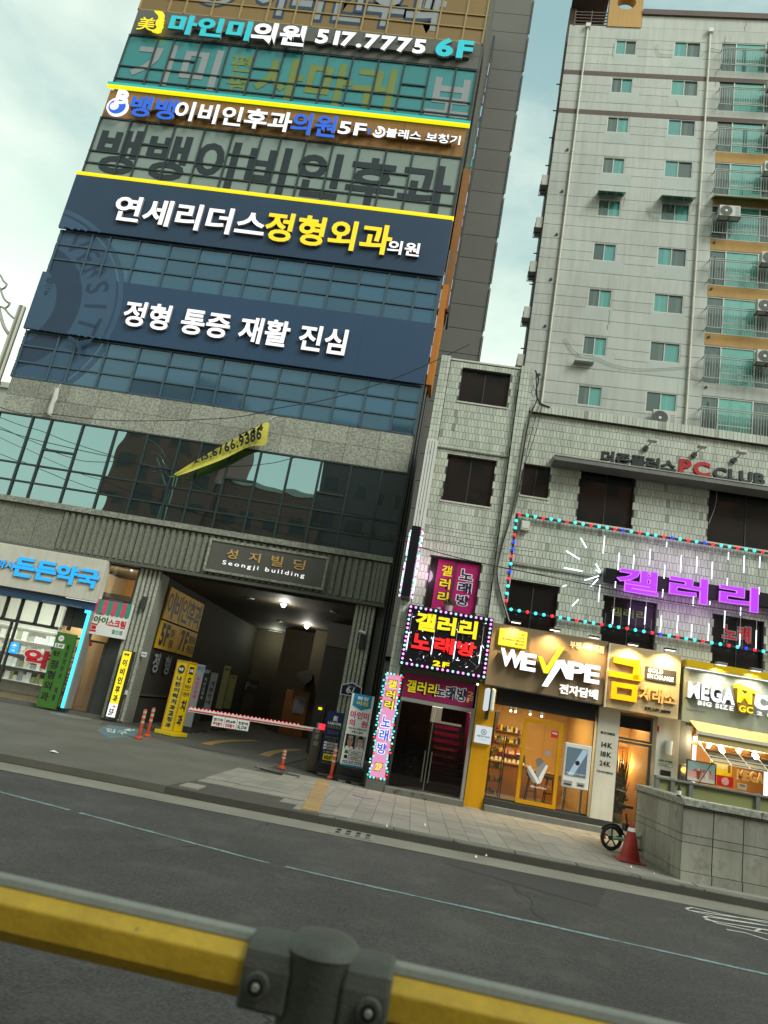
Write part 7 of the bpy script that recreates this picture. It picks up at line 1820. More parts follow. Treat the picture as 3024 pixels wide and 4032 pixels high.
def awin(side, k, r):
    u0,u1,z0,z1 = r; w = .045
    f = MB()
    for q in ((u0,u1,z1-w,z1),(u0,u1,z0,z0+w),(u0,u0+w,z0+w,z1-w),(u1-w,u1,z0+w,z1-w)): f.box(q[0],q[1],.015,.14,q[2],q[3])
    mid = (u0+u1)/2-.02; f.box(mid-.02, mid+.02, .04, .11, z0+w, z1-w)
    wf = f.build('window', M['white_frame'], AB)
    tl = (side == 'R') != (k in (4, 7, 8)) if side == 'R' else k == 0
    for i, (a, b) in enumerate(((u0+w, mid-.02), (mid+.02, u1-w))):
        teal = (i == 0) == tl
        MB().box(a, b, .075+.02*i, .09+.02*i, z0+w, z1-w).build('pane', M['a_teal' if teal else 'a_glass'], wf)
        rq = random.Random(k*7+i+(side == 'R')*3); u_ = rq.uniform(.15,.6)
        if rq.random() < .75: MB().box(a+(b-a)*u_, a+(b-a)*min(1, u_+rq.uniform(.18,.4)), .072+.02*i, .0735+.02*i, z0+w+.01, z1-w-rq.uniform(.01,.12)).build('curtain', M['a_curtain_t' if teal else 'a_curtain'], wf)
for w_ in wins: awin(*w_)
pp = mat('repainted patch', (.42,.46,.43), .8, .12, .6)
for (sd_, k, r) in wins:
    if k in (4, 8) or r[0] > U(3.6): continue
    zb_, za_ = zz_(FT[k]-1.52), r[2]-.02
    MB().box(r[0]-.10, r[1]+.10+.3*(k % 2), -.003, -.0005, zb_+.01, za_).build('paint_patch', pp, AB)
def wall_crack(u, z, h, seed):
    rc = random.Random(seed); x = u; P = []
    for i in range(12): x += rc.uniform(-.05,.05); P.append((x, z-h*i/11))
    mb = MB()
    for (a, b), (c, d) in zip(P, P[1:]): mb.add([(a-.012,-.006,b),(a+.012,-.006,b),(c+.012,-.006,d),(c-.012,-.006,d)], [(3,2,1,0)])
    mb.build('wall_crack', M['apt_brown'], AB)
for i, (u, z, h) in enumerate(((-.45,34.2,1.0),(.62,19.6,1.1),(4.62,34.9,.9),(5.6,35.9,.7),(4.42,32.8,1.1),(2.6,31.0,.5))): wall_crack(U(u), zz_(z), h, i)
# window canopies of the fifth row
for (u0,u1) in ((-.42,.74),(2.28,3.70)):
    z = zz_(FT[4]); mb = MB().add([(U(u0),0,z+.30),(U(u1),0,z+.30),(U(u1),-.55,z+.02),(U(u0),-.55,z+.02)], [(0,1,2,3)])
    o = mb.build('window_canopy', M['a_green'], AB); o.modifiers.new('thick','SOLIDIFY').thickness = .02
    mb = MB()
    for q in range(4): u = U(u0)+(U(u1)-U(u0))*q/3; mb.tube([(u,-.01,z+.31),(u,-.56,z+.03)],.018,5); mb.tube([(u,-.55,z+.02),(u,0,z-.35)],.012,4)
    mb.build('canopy_bracket', M['metal_rail'], AB)
z = zz_(FT[4]+.16); mb = MB().add([(U(4.45),0,z+.35),(UR,0,z+.35),(UR,-.6,z),(U(4.45),-.6,z)], [(0,1,2,3)]); o = mb.build('balcony_canopy', M['a_green'], AB); o.modifiers.new('thick','SOLIDIFY').thickness=.02
# balconies
for k, zf in enumerate(FT):
    if zf < 9: continue
    z0, z1 = zz_(zf-1.62), zz_(zf+.13)
    xs = [4.52, 5.20, 6.52, 7.2, 8.5, 9.5]
    f = MB().box(U(4.52),UR,.02,.12,z1-.06,z1).box(U(4.52),UR,.02,.12,z0,z0+.05)
    for x in xs: f.box(U(x)-.028, U(x)+.028, .02, .12, z0+.05, z1-.06)
    wf = f.build('balcony_window', M['white_frame'], AB)
    for i, (a, b) in enumerate(zip(xs, xs[1:])):
        MB().box(U(a)+.03, U(b)-.03, .06, .075, z0+.05, z1-.06).build('pane', M['a_glass' if i in (0,2,4) else 'a_green'], wf)
        rq = random.Random(k*5+i)
        for c_ in range(2 if i < 3 else 0):
            u_ = rq.uniform(.05,.7); MB().box(U(a)+.03+(U(b)-U(a)-.06)*u_, U(a)+.03+(U(b)-U(a)-.06)*(u_+rq.uniform(.08,.25)), .0575, .0590, z0+.06, z1-.07-rq.uniform(0,.3)).build('curtain', M['a_curtain' if i in (0,2) else 'a_curtain_t'], wf)
        if i in (1, 3): MB().box(U(a)+.03, U(b)-.03, .05, .057, z0+.62, z0+.68).build('glazing_bar', M['white_frame'], wf)
    # rail
    y = -.30; zt, zb = zz_(zf-.50), zz_(zf-1.50); u0 = U(4.50)
    rl = MB()
    for zq in (zt, zt-.10, zb): rl.box(u0, UR, y-.018, y+.018, zq-.018, zq+.018)
    rl.box(u0-.02, u0+.02, y, 0, zt-.02, zt+.02); rl.box(u0-.02, u0+.02, y, 0, zb-.02, zb+.02); rl.box(u0-.018,u0+.018,y-.018,y+.018,zb,zt)
    br = rl.build('balcony_rail', M['metal_rail'], AB)
    b = MB(); x = u0+.12
    while x < UR: b.box(x-.009, x+.009, y-.009, y+.009, zb, zt-.1); x += .125
    tag(b.build('balusters', M['metal_rail'], br), kind='stuff')
    # slab band under the balcony window
    za, zc = zz_(zf-2.305+.135), z0-.01
    m = M['apt_ochre'] if k in (2,3,4,5,6) else M['apt']
    if k in (0, 1):
        abx('balcony_band', M['apt'], U(4.53), UR, .005, .3, zz_(zf-1.98), zc)
    else: abx('balcony_band', m, U(4.525), UR, -.004, .3, za+.004, zc)
# drain pipes, vents
for u in (-1.73, 3.97):
    mb = MB().cyl((u*KF,-.07,2),(u*KF,-.07,zz_(35.0)),.055,n=10)
    zq = 5
    while zq < zz_(34.5): mb.cyl((u*KF,-.07,zq),(u*KF,-.07,zq+.10),.068,n=10); zq += 1.35
    mb.build('drain_pipe', M['off_white'], AB, True); abx('hopper', M['white_plastic'], u*KF-.13, u*KF+.13, -.2, -.001, zz_(35.0), zz_(35.22))
for k in range(3, 9):
    z = zz_(FT[k]+.23); MB().cyl((U(-1.97),-.06,z),(U(-1.97),0,z),.07,n=12).build('vent', M['metal_dark'], AB); 
    if k < 8: z = zz_(FT[k]-1.82); MB().cyl((U(4.68),-.06,z),(U(4.68),.0,z),.06,n=12).build('vent', M['metal_dark'], AB)
# roof structure with round openings
def round_panel(u0,u1,z0,z1,cu,cz,r,v0,v1,m,name='roof_panel',n=40):
    mb = MB(); V = []
    for i in range(n):
        a = 6.28319*i/n; c, s = math.cos(a), math.sin(a)
        tx = ((u1-cu)/c if c > 1e-6 else (u0-cu)/c if c < -1e-6 else 1e9); tz = ((z1-cz)/s if s > 1e-6 else (z0-cz)/s if s < -1e-6 else 1e9); t_ = min(tx, tz)
        for v in (v0, v1): V += [(cu+r*c, v, cz+r*s), (cu+t_*c, v, cz+t_*s)]
    F = []
    for i in range(n):
        j = (i+1) % n; a, b = i*4, j*4
        F += [(a, b, b+1, a+1), (a+2, a+3, b+3, b+2), (a, a+2, b+2, b), (a+1, b+1, b+3, a+3)]
    mb.add(V, F)
    for (pu, pz) in ((u0,z0),(u1,z0),(u1,z1),(u0,z1)):
        pass
    # corners
    ang = sorted([(math.atan2(pz-cz, pu-cu) % 6.28319, pu, pz) for (pu, pz) in ((u0,z0),(u1,z0),(u1,z1),(u0,z1))])
    for a_, pu, pz in ang:
        i = int(a_/6.28319*n) % n; j = (i+1) % n
        p, q = V[i*4+1], V[j*4+1]
        mb.add([(p[0],v0,p[2]),(pu,v0,pz),(q[0],v0,q[2]),(p[0],v1,p[2]),(pu,v1,pz),(q[0],v1,q[2])], [(0,1,2)[::-1],(3,4,5),(0,3,4,1)[::-1],(1,4,5,2)[::-1]])
    return mb.build(name, m, AB)
zr0 = zz_(35.2)
round_panel(U(-.83), U(.77), zr0, zr0+4.2, U(-.03), zz_(36.75), .52, -.05, .5, M['apt_ochre'])
abx('roof_return', M['apt_brown'], U(-2.62), U(-.83), 2.4, 2.5, zr0, zr0+.9)
round_panel(U(-2.2), U(-1.0), zr0-.2, zr0+2.6, U(-1.55), zr0+.85, .62, 2.0, 2.3, M['apt_ochre'])
abx('roof_beam', M['apt_brown'], U(-2.62), U(-.84), -.02, 2.9, zr0+2.6, zr0+3.2)
abx('roof_pier', M['apt_brown'], U(-2.66), U(-2.30), 1.0, 3.0, zr0-1.5, zr0+2.6)
mb = MB()
for i in range(5): mb.box(U(-2.42), U(-.83), -.02, .03, zr0+.08+i*.23, zr0+.13+i*.23)
for u in (-2.42, -1.63, -.86): mb.box(U(u), U(u)+.05, -.03, .04, zr0, zr0+1.12)
mb.build('roof_railing', M['apt_brown'], AB)
# left flank
abx('flank_band', M['apt_brown'], UL-.06, UL+.02, .1, 3, zz_(30.5), zz_(34.0)); abx('flank_pipe', M['metal_dark'], UL-.09, UL-.03, .12, .2, 4, zz_(31))
for k in range(12):
    z = zz_(32-k*1.6); abx('flank_bracket', M['metal_dark'], UL-.30, UL-.02, .5, .55, z, z+.04)
def ac_unit(label, u, v, z, w=.95, h=.72, d=.34, side=False, shelf=True):
    t = bpy.data.objects.new('air_conditioner', None); COL.objects.link(t); t.empty_display_size = .2
    Rm = Matrix.Rotation(AA + (R(-90) if side else 0), 4, 'Z'); wp = Matrix.Translation((5*KF, 27*KF, 0)) @ Matrix.Rotation(AA, 4, 'Z') @ Vector((u, v, z))
    t.location = wp; t.rotation_euler = (0, 0, AA + (R(-90) if side else 0)); ORG[t.name] = Vector((0,0,0))
    tag(t, label, 'air conditioner', 'air conditioner units on the apartment block')
    MB().box(0,w,-d,0,.06,h).build('casing', M['ac_white'], t, bevel=.02)
    c = .36*w if w < 1 else .33
    MB().disc(c, .06+(h-.06)/2, (h-.12)/2*.95, -d-.012, -d-.001, 28).build('fan_grille', M['ac_dark'], t)
    mb = MB()
    for q in (.30,.22,.14): ring(mb, c, .06+(h-.06)/2, q-.004, q+.004, -d-.018, n=24, d=.005)
    mb.build('grille_ring', M['metal_rail'], t); MB().disc(c, .06+(h-.06)/2, .07, -d-.022, -d-.013, 18).build('fan_hub', M['white_plastic'], t)
    mb = MB()
    for q in range(7): mb.box(w*.76, w*.96, -d-.006, -d-.001, .14+q*.08, .17+q*.08)
    mb.build('vent_slats', M['print_grey'], t)
    if shelf:
        mb = MB().box(-.04,w+.04,-d-.06,-d-.03,.02,.05).box(-.04,w+.04,-.03,.0,.02,.05)
        for x in (0, w/2, w): mb.box(x-.015,x+.015,-d-.06,.0,.02,.05)
        mb.build('shelf_bracket', M['metal_dark'], t)
    return t
ordn = ['first','second','third','fourth','fifth','sixth','seventh','eighth','ninth']
for k in (0,1,2,3,5,6,7):
    ac_unit('outdoor unit hung on the %s balcony rail from the top at the right edge' % ordn[k], U(6.42)+.06*(k%3)-.10*(k>4), -.34, zz_(FT[k]-.80))
ac_unit('outdoor unit at the left end of the fifth balcony rail under the green canopy', U(4.66), -.34, zz_(FT[4]-.95), w=1.0)
ac_unit('large outdoor unit under the lowest right hand window above the tiled parapet', U(2.62), -.12, zz_(FT[8]-1.65), w=1.05, h=.86)
for i, k in enumerate((3,4,5,6,7)):
    ac_unit('dark outdoor unit hanging on the left flank, number %s from the top' % ['one','two','three','four','five'][i], UL-.06, .9, zz_(FT[k]-1.75), w=.8, side=True)
t = thing('window_box', 'empty pale metal balcony shelf under a left hand apartment window', 'shelf', (0,0,0), local=True)
t.location = (5*KF,27*KF,0); t.rotation_euler=(0,0,AA)
mb = MB(); z = zz_(FT[7]-1.36)
for q in (0,.18,.36): mb.box(U(-.62),U(.15),-.32,-.29,z+q*.9,z+q*.9+.03)
for u in (-.62,.14): mb.box(U(u),U(u)+.03,-.32,0,z,z+.03); mb.box(U(u),U(u)+.03,-.32,-.29,z,z+.35)
mb.build('shelf_frame', M['metal_rail'], t); MB().box(U(-.62),U(.15),-.3,-.001,z+.01,z+.03).build('shelf_board', M['ac_white'], t)
t = thing('roof_vent', 'dark barred louvre box on the wall just above the tiled parapet', 'vent', (0,0,0), local=True); t.location=(5*KF,27*KF,0); t.rotation_euler=(0,0,AA)
z = zz_(FT[8]-1.6); MB().box(U(.92),U(1.98),-.02,.0,z,z+.46).build('louvre', M['metal_black'], t)
mb = MB()
for u in (.92,1.27,1.62,1.97): mb.box(U(u)-.015,U(u)+.015,-.04,-.021,z,z+.46)
mb.box(U(.92),U(1.98),-.045,-.041,z+.2,z+.23); mb.build('bars', M['metal_rail'], t)
def apt_cable(label, pts, r=.013):
    P = []
    for p in pts:
        d = ray(p); n = Vector((-math.sin(AA), math.cos(AA), 0)); o0 = Vector((5*KF, 27*KF, 0)) - n*.06
        q = (n.dot(o0))/(n.dot(d)); P.append((d*q)+Vector((0,0,EYE)))
    return cable(label, P, r, 'cable_grey')
apt_cable('pale cable drooping from the apartment shelf to the right drain pipe', [('a2',298,905),('a2',370,1000),('a2',500,1035),('a2',650,1090),('a2',830,1112),('a2',1120,1097)])
apt_cable('pale hose trailing below the balcony at the fourth unit from the bottom', [('a2',1130,1100),('a2',1165,1165),('a2',1290,1190),('a2',1470,1205),('a2',1560,1170)])
apt_cable('looped pale cable between the fifth row windows', [('a2',862,15),('a2',865,60),('a2',890,92),('a2',940,98)])
apt_cable('short cable from the top right window to the balcony', [('a1',1160,418),('a1',1190,385),('a1',1215,360),('a1',1300,378)])
apt_cable('small cable hanging left of the top right window', [('a1',828,330),('a1',835,380),('a1',860,405),('a1',950,410)])

# ================================================================== SUBWAY WALL, BICYCLE, CONE
WY = PZ(('g6',945,1030),0)[1]; WXa = PZ(('g6',960,1035),0)[0]
TOPZ = PY(('g6',975,382), WY)[1]
WB = thing('subway_wall', 'low grey granite wall of the subway entrance with coping at the lower right', 'wall', (7, WY, 0))
bx('core', M['grout'], WB, WXa+.02, 16, WY+.02, WY+.35, -.1, TOPZ-.12)
sideY = PZ(('g6',640,820),0)[1]
bx('core', M['grout'], WB, WXa+.02, WXa+.3, WY+.35, sideY+.1, -.1, TOPZ-.12)
xs = [WXa] + [PY(('g6',q[0],q[1]),WY)[0] for q in ((1222,720),(1462,765))]; st_ = xs[2]-xs[1]
while xs[-1] < 14: xs.append(xs[-1]+st_)
zs_ = [-.02, .14] + [PY(('g6',1000,q),WY)[1] for q in (735,)] + [PY(('g6',1000,q),WY)[1] for q in (672,462)] + [TOPZ-.125]
zs_ = sorted(zs_)
for a, b in zip(xs, xs[1:]):
    for c, d in zip(zs_, zs_[1:]):
        MB().box(a+.008, b-.008, WY-random.uniform(0,.004)-(.0 if c > .1 else .03), WY+.02, c+.005, d-.005).build('granite_panel', M['wall_granite'], WB)
n = 4; ys = [WY+.0+(sideY-WY)*i/n for i in range(n+1)]
for a, b in zip(ys, ys[1:]):
    for c, d in zip(zs_, zs_[1:]):
        MB().box(WXa-random.uniform(0,.004), WXa+.02, a+.008, b-.005, c+.005, d-.005).build('granite_panel', M['wall_granite'], WB)
x = WXa-.02
while x < 14: MB().box(x+.003, x+1.29, WY-.06, WY+.42, TOPZ-.115, TOPZ).build('coping_stone', M['granite'], WB, bevel=.012); x += 1.296
MB().box(WXa-.02, WXa+.36, WY+.425, sideY+.12, TOPZ-.115, TOPZ).build('coping_stone', M['granite'], WB, bevel=.012)
GRY = WY+.34
t = T('glass_balustrade', 'low railing of pale green panels in a grey frame on top of the granite wall', 'railing', 7, GRY, TOPZ)
gy = WY+2.2
px = [PY(('g6',q[0],q[1]),gy)[0] for q in ((775,280),(897,300),(1042,320),(1572,420))]; gz0 = PY(('g6',900,340),gy)[1]; gz1 = PY(('g6',900,240),gy)[1]
px = px + [px[-1]+(px[-1]-px[-2])]
gz0 = TOPZ-.1
for a, b in zip(px, px[1:]):
    bx('glass_panel', M['pale_green'], t, a+.03, b-.03, gy, gy+.02, gz0, gz1-.03)
for a in px: bx('post', M['canopy'], t, a-.04, a+.04, gy-.05, gy+.06, gz0-.5, gz1+.03, bevel=.006)
bx('top_rail', M['canopy'], t, px[0]-.04, px[-1], gy-.06, gy+.07, gz1-.03, gz1+.015, bevel=.008)
bx('base', M['granite'], t, px[0]-.05, px[-1], gy-.1, gy+.2, 0, gz0)
c = PY(('g6',957,335), WY+.1); t = T('bottle', 'small dark bottle with a white label on the corner of the granite coping', 'bottle', c[0], WY+.1, TOPZ)
bz = TOPZ
MB().lathe([(.034,bz),(.036,bz+.12),(.02,bz+.155),(.016,bz+.19)], c[0], WY+.12, 14).build('glass', M['metal_black'], t, True); MB().lathe([(.037,bz+.03),(.037,bz+.10)], c[0], WY+.12, 14).build('label', M['print_white'], t); MB().lathe([(.018,bz+.175),(.018,bz+.20)], c[0], WY+.12, 12).build('cap', M['metal_dark'], t)
mb = MB(); rnd3 = random.Random(2)
for i in range(420):
    u = rnd3.random(); x = WXa-.03-rnd3.random()**2*.35; y = WY+.05+(sideY-WY)*u; p = Vector((x,y,0)); a = rnd3.uniform(0,6.28); L = rnd3.uniform(.02,.08)
    q = p+Vector((math.cos(a)*L, math.sin(a)*L, rnd3.uniform(.005,.05))); mb.add([p+Vector((0,.004,0)), p-Vector((0,.004,0)), q], [(0,1,2)])
tag(mb.build('dry_grass', M['leaf']), 'dry grass and leaf litter along the foot of the granite wall', 'grass', kind='stuff')
# traffic cone
c = PZ(('g6',560,890),0); zt = PY(('g6',565,570), c[1])[1]
t = T('traffic_cone', 'faded red traffic cone with one white band beside the granite wall', 'traffic cone', c[0], c[1], 0)
b = MB()
k = 8; rb = .235
b.prism([(c[0]-rb,0),(c[0]+rb,0),(c[0]+rb,.025),(c[0]-rb,.025)], c[1]-rb, c[1]+rb); b.build('base', M['cone'], t, bevel=.01)
H_ = zt; cone = lambda z: .165*(1-z/H_)+.028
MB().lathe([(.19,.024),(.17,.07),(cone(.08),.09),(cone(.3),.3),(cone(.6),.6),(.030,H_-.01),(.022,H_)], c[0], c[1], 28).build('cone_body', M['cone'], t, True)
za, zb = PY(('g6',560,648),c[1])[1], PY(('g6',560,618),c[1])[1]
MB().lathe([(cone(za)+.004,za),(cone(zb)+.004,zb)], c[0], c[1], 28).build('reflective_band', M['print_white'], t, True)
# bicycle : local x = forward
c0 = PZ(('g6',415,808),0)
rw = (PY(('g6',415,600),c0[1])[1])/2
BK = thing('bicycle', 'mint green rental bicycle with black wheels parked behind the red cone', 'bicycle', (c0[0], c0[1]+.05, 0), rotz=R(14))
wb_ = rw*3.95
def torus(cx, cz, Rr, r, n=36, m=8):
    mb = MB(); V = []
    for i in range(n):
        a = 6.28319*i/n
        for j in range(m):
            b = 6.28319*j/m; V.append((cx+(Rr+r*math.cos(b))*math.cos(a), r*math.sin(b), cz+(Rr+r*math.cos(b))*math.sin(a)))
    mb.add(V, [(i*m+j, ((i+1)%n)*m+j, ((i+1)%n)*m+(j+1)%m, i*m+(j+1)%m) for i in range(n) for j in range(m)]); return mb
for x in (0, wb_):
    w = torus(x, rw, rw-.028, .027).build('wheel', M['rubber'], BK, True)
    torus(x, rw, rw-.062, .012, 36, 6).build('rim', M['metal_black'], w, True)
    m = MB()
    for q in range(5):
        a = q*1.2566+.3
        for d in (-.09,.09): m.cyl((x+.03*math.cos(a+d),0,rw+.03*math.sin(a+d)),(x+(rw-.065)*math.cos(a+d*.6),0,rw+(rw-.065)*math.sin(a+d*.6)),.008,n=5)
    m.cyl((x,-.05,rw),(x,.05,rw),.045,n=14); m.build('spokes', M['metal_black'], w)
    fm = MB(); pts = [(x+(rw+.02)*math.cos(a), 0, rw+(rw+.02)*math.sin(a)) for a in [R(20+i*13) for i in range(11 if x == 0 else 8)]]
    fm.tube(pts, .024, 6); fm.build('mudguard', M['metal_black'], BK, True)
bb = (wb_*.43, 0, rw*.98)
MB().tube([(0,.06,rw),(wb_*.2,.05,rw+.01),(bb[0],.03,bb[2])],.018,6).build('chain_stay', M['mint'], BK, True); MB().tube([(0,-.06,rw),(wb_*.2,-.05,rw+.01),(bb[0],-.03,bb[2])],.034,6).build('chain_stay', M['mint'], BK, True)
MB().tube([bb,(wb_*.40,0,rw+.16),(wb_*.33,0,rw*2.15)],.050,8).build('seat_tube', M['mint'], BK, True); MB().tube([(wb_*.40,0,rw*1.35),(wb_*.62,0,rw*1.4),(wb_*.86,0,rw*2.3)],.04,8).build('main_tube', M['mint'], BK, True)
MB().box(wb_*.25,wb_*.37,-.07,.07,rw*1.7,rw*2.3).build('battery', M['metal_dark'], BK, bevel=.015)
MB().tube([(wb_*.345,0,rw*2.1),(wb_*.29,0,rw*3.05)],.016,8).build('seat_post', M['metal_black'], BK, True)
sz = PY(('g6',525,462), c0[1])[1]; sx0 = wb_*.29
MB().add([(sx0-.15,-.08,sz),(sx0-.15,.08,sz),(sx0,.06,sz-.01),(sx0,-.06,sz-.01),(sx0+.14,-.02,sz-.02),(sx0+.14,.02,sz-.02),(sx0-.15,-.075,sz+.055),(sx0-.15,.075,sz+.055),(sx0,.05,sz+.04),(sx0,-.05,sz+.04),(sx0+.14,-.018,sz+.03),(sx0+.14,.018,sz+.03)],
   [(0,1,2,3),(3,2,5,4),(6,9,8,7),(9,10,11,8),(0,6,7,1),(1,7,8,2),(2,8,11,5),(5,11,10,4),(4,10,9,3),(3,9,6,0)]).build('saddle', M['metal_black'], BK, bevel=.015)
m = MB().cyl((bb[0],-.10,bb[2]),(bb[0],.07,bb[2]),.10,n=20).cyl((bb[0],-.11,bb[2]),(bb[0]+.10,-.12,bb[2]-.11),.013,n=6).cyl((bb[0],.09,bb[2]),(bb[0]-.10,.10,bb[2]+.11),.013,n=6).box(bb[0]+.06,bb[0]+.14,-.2,-.12,bb[2]-.125,bb[2]-.10); m.build('crank', M['metal_black'], BK)
MB().tube([(wb_*.86,0,rw*2.35),(wb_,0,rw)],.03,8).build('fork', M['mint'], BK, True); MB().tube([(wb_*.86,0,rw*2.3),(wb_*.81,0,rw*3.3)],.02,8).build('stem', M['metal_black'], BK, True); MB().tube([(wb_*.74,-.28,rw*3.4),(wb_*.82,-.12,rw*3.35),(wb_*.82,.12,rw*3.35),(wb_*.74,.28,rw*3.4)],.014,6).build('handlebar', M['metal_black'], BK, True)
m = MB(); 
for q in range(5): m.box(wb_*.9,wb_*.9+.26,-.15,.15,rw*2.2+q*.05,rw*2.2+q*.05+.012)
m.box(wb_*.9,wb_*.9+.26,-.15,.15,rw*2.15,rw*2.17); m.build('basket', M['print_grey'], BK)
MB().box(-.17,-.13,-.02,.02,rw*.8,rw*1.15).build('reflector', M['orange'], BK, bevel=.008)

# ================================================================== FOREGROUND GUARD RAIL
zc = 1.40
pc = PZ(('p1',850,262), zc)
GR = thing('guard_rail', 'yellow guard rail with grey caps and a round grey post in the foreground', 'guard rail', (pc[0], pc[1], -.15), local=True)
GR.location = (0,0,0); GR.rotation_euler = (0,0,0); 
# rail line in plan from two pixels at cap height
a_ = Vector((*PZ(('p2',60,255), zc-.035), 0)); b_ = Vector((*PZ(('p1',1400,480), zc-.035), 0))
P0 = Vector((pc[0], pc[1], 0)); d_ = Vector((1, 0, 0)); d_ = (b_-a_).normalized(); nrm = Vector((-d_.y, d_.x, 0))     # nrm points away from the camera
rail_h = .088
def rail_bar(s0, s1, prof, m, name, bevel=.004):
    mb = MB(); V = []
    for s in (s0, s1):
        for (o, z) in prof: p = P0 + d_*s + nrm*o; V.append((p.x, p.y, z))
    n = len(prof); mb.add(V, [(i, (i+1)%n, (i+1)%n+n, i+n) for i in range(n)] + [tuple(range(n-1,-1,-1)), tuple(range(n,2*n))])
    return mb.build(name, M[m], GR, bevel=bevel)
zt = zc-.028; q = .040
prof = [(-q+.030, zt-.006), (-q, zt-.024), (-q, zt-rail_h+.022), (-q+.012, zt-rail_h), (q-.012, zt-rail_h), (q, zt-rail_h+.022), (q, zt-.024), (q-.030, zt-.006)]
cap = [(-q+.029, zt-.0055), (q-.012, zt-.0055), (q-.016, zt+.008), (-q+.034, zt+.008)]
sr = .130
for s0, s1 in ((-6, -sr+.01), (sr-.01, 6)):
    rail_bar(s0, s1, prof, 'rail_yellow', 'rail'); rail_bar(s0, s1, cap, 'rail_cap', 'rail_cap', .002)
postr = .064
MB().lathe([(postr,-.15),(postr,zc-.03),(postr+.004,zc-.022),(postr*.96,zc-.010),(postr*.80,zc-.001),(postr*.45,zc+.004)], P0.x, P0.y, 40).build('post', M['rail_grey'], GR, True)
MB().lathe([(.11,-.15),(.11,-.13),(.075,-.12)], P0.x, P0.y, 28).build('post_base', M['rail_grey'], GR, True)
cl = [(-q-.006, zt-.004), (-q-.012, zt-.03), (-q-.012, zt-rail_h-.008), (q+.012, zt-rail_h-.008), (q+.012, zt-.03), (q+.006, zt-.004), (q-.01, zt+.014), (-q+.01, zt+.014)]
for sg in (-1, 1):
    s0, s1 = sorted((sg*.045, sg*sr)); rail_bar(s0, s1, cl, 'rail_grey', 'clamp', .007)
    p = P0 + d_*sg*.098 - nrm*(q+.012); pz = zt-.054
    m = MB().cyl((p.x,p.y,pz), tuple(p - nrm*.010 + Vector((0,0,pz))), .022, .020, n=24); m.build('bolt_collar', M['rail_grey'], GR, True)
    m = MB().cyl(tuple(p - nrm*.009 + Vector((0,0,pz))), tuple(p - nrm*.0125 + Vector((0,0,pz))), .0135, n=20); m.build('bolt_recess', M['metal_black'], GR)
    m = MB().cyl(tuple(p - nrm*.0125 + Vector((0,0,pz))), tuple(p - nrm*.019 + Vector((0,0,pz))), .007, .005, n=10); m.build('bolt', M['alu'], GR)

# ================================================================== LEFT EDGE: ORNAMENTAL STREET LAMP POLE
YPL = 17.0
a = PY(('c1',345,768), YPL); b = PY(('c1',50,1500), YPL); cxp = (a[0]+b[0])/2
t = T('ornamental_pole', 'stainless steel ornamental street pole with wavy curved rods at the left edge', 'street lamp', cxp, YPL, -.02)
MB().cyl((cxp,YPL,-.02),(cxp,YPL,a[1]),.10,n=20).build('pole', M['steel'], t, True); MB().cyl((cxp-.16,YPL+.1,-.02),(cxp-.16,YPL+.1,a[1]-.9),.045,n=12).build('side_pole', M['steel'], t, True)
for z in (a[1]-2.35, a[1]-2.55): MB().cyl((cxp,YPL,z),(cxp,YPL,z+.05),.125,n=16).build('clamp_band', M['steel'], t, True)
def rod(pts, r, m='alu'):
    V = [Vector((PY(('c1',*p),YPL)[0], YPL, PY(('c1',*p),YPL)[1])) for p in pts]; P = []
    for i in range(len(V)-1):
        A, B, C, D_ = V[max(i-1,0)], V[i], V[i+1], V[min(i+2,len(V)-1)]
        for k in range(5):
            u = k/5; P.append(.5*((2*B)+(C-A)*u+(2*A-5*B+4*C-D_)*u*u+(3*B-A-3*C+D_)*u**3))
    P.append(V[-1]); MB().tube(P, r, 7).build('curved_rod', M[m], t, True)
rod([(-300,100),(-120,200),(0,305),(50,390),(100,440)], .028); rod([(100,440),(75,485),(22,515)], .028)
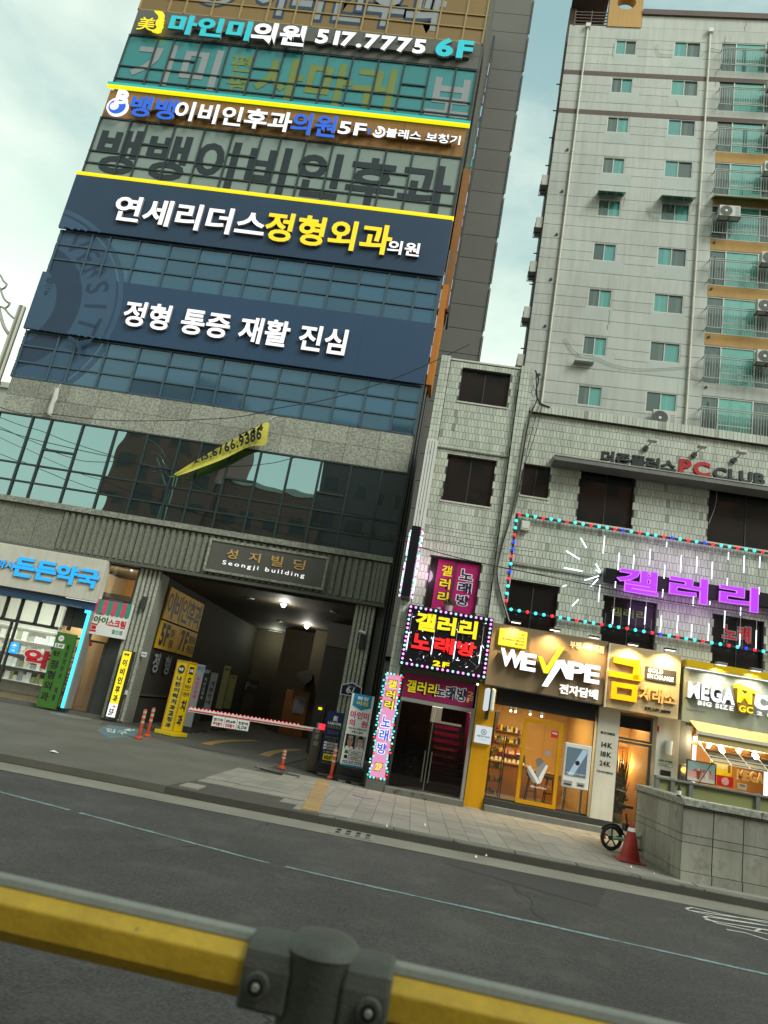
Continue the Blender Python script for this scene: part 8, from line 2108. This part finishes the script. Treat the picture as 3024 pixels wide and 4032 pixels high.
rod([(-250,380),(-80,420),(0,500),(50,630),(95,690),(145,715)], .030); rod([(145,715),(115,760),(68,795)], .030)
rod([(-250,820),(-80,780),(0,765),(65,795),(140,880),(200,930),(262,940)], .030); rod([(-120,500),(-40,720),(0,860),(50,1040),(110,1140),(170,1212)], .048)
bx('pole_base', M['steel'], t, cxp-.2, cxp+.2, YPL-.2, YPL+.2, -.03, .03)
# far low house at the left edge
t = thing('low_building', 'sliver of a pale distant building at the left edge behind the office block', 'building', (-36, 44, 0))
hz = PY(('z3',0,200), 44)[1]
bx('wall', M['apt'], t, -60, PY(('z3',22,240),44)[0], 44, 52, 0, hz); bx('parapet', M['off_white'], t, -60.2, PY(('z3',22,240),44)[0]+.1, 43.8, 52.2, hz, hz+.4)

# ================================================================== ACROSS THE ROAD: mirrored in the glass
def opposite(label, x0, x1, y0, z, m, floors, cols, roofstep=0):
    t = thing('brick_building', label, 'building', ((x0+x1)/2, y0, -.15))
    bx('wall', M[m], t, x0, x1, y0-14, y0, -.15, z); bx('parapet', M['off_white'], t, x0-.15, x1+.15, y0-14.1, y0+.15, z, z+.5)
    mb = MB(); mf = MB()
    for f in range(floors):
        for c in range(cols):
            xa = x0+(x1-x0)*(c+.22)/cols; xb = x0+(x1-x0)*(c+.78)/cols; za = 3.6+f*(z-4)/floors
            mf.box(xa-.08, xb+.08, y0, y0+.05, za-.08, za+1.68); mb.box(xa, xb, y0+.04, y0+.07, za, za+1.6)
    tag(mf.build('window_frames', M['wood'], t), kind='stuff'); tag(mb.build('window_panes', M['metal_dark'], t), kind='stuff')
opposite('red brown building across the road, left one mirrored in the office windows', -37, -25, -25, 33, 'brick_red', 8, 4)
opposite('lower red brown building across the road, mirrored under the sky in the windows', -24.9, -14, -26, 22.5, 'brick_red', 5, 4)
opposite('tall red brown building across the road mirrored in the tiled facade windows', -2.5, 40, -25, 44, 'brick_red', 12, 14)
opposite('dark brown building across the road mirrored at the right of the office windows', -14, -3, -27, 32, 'apt_brown', 7, 4)
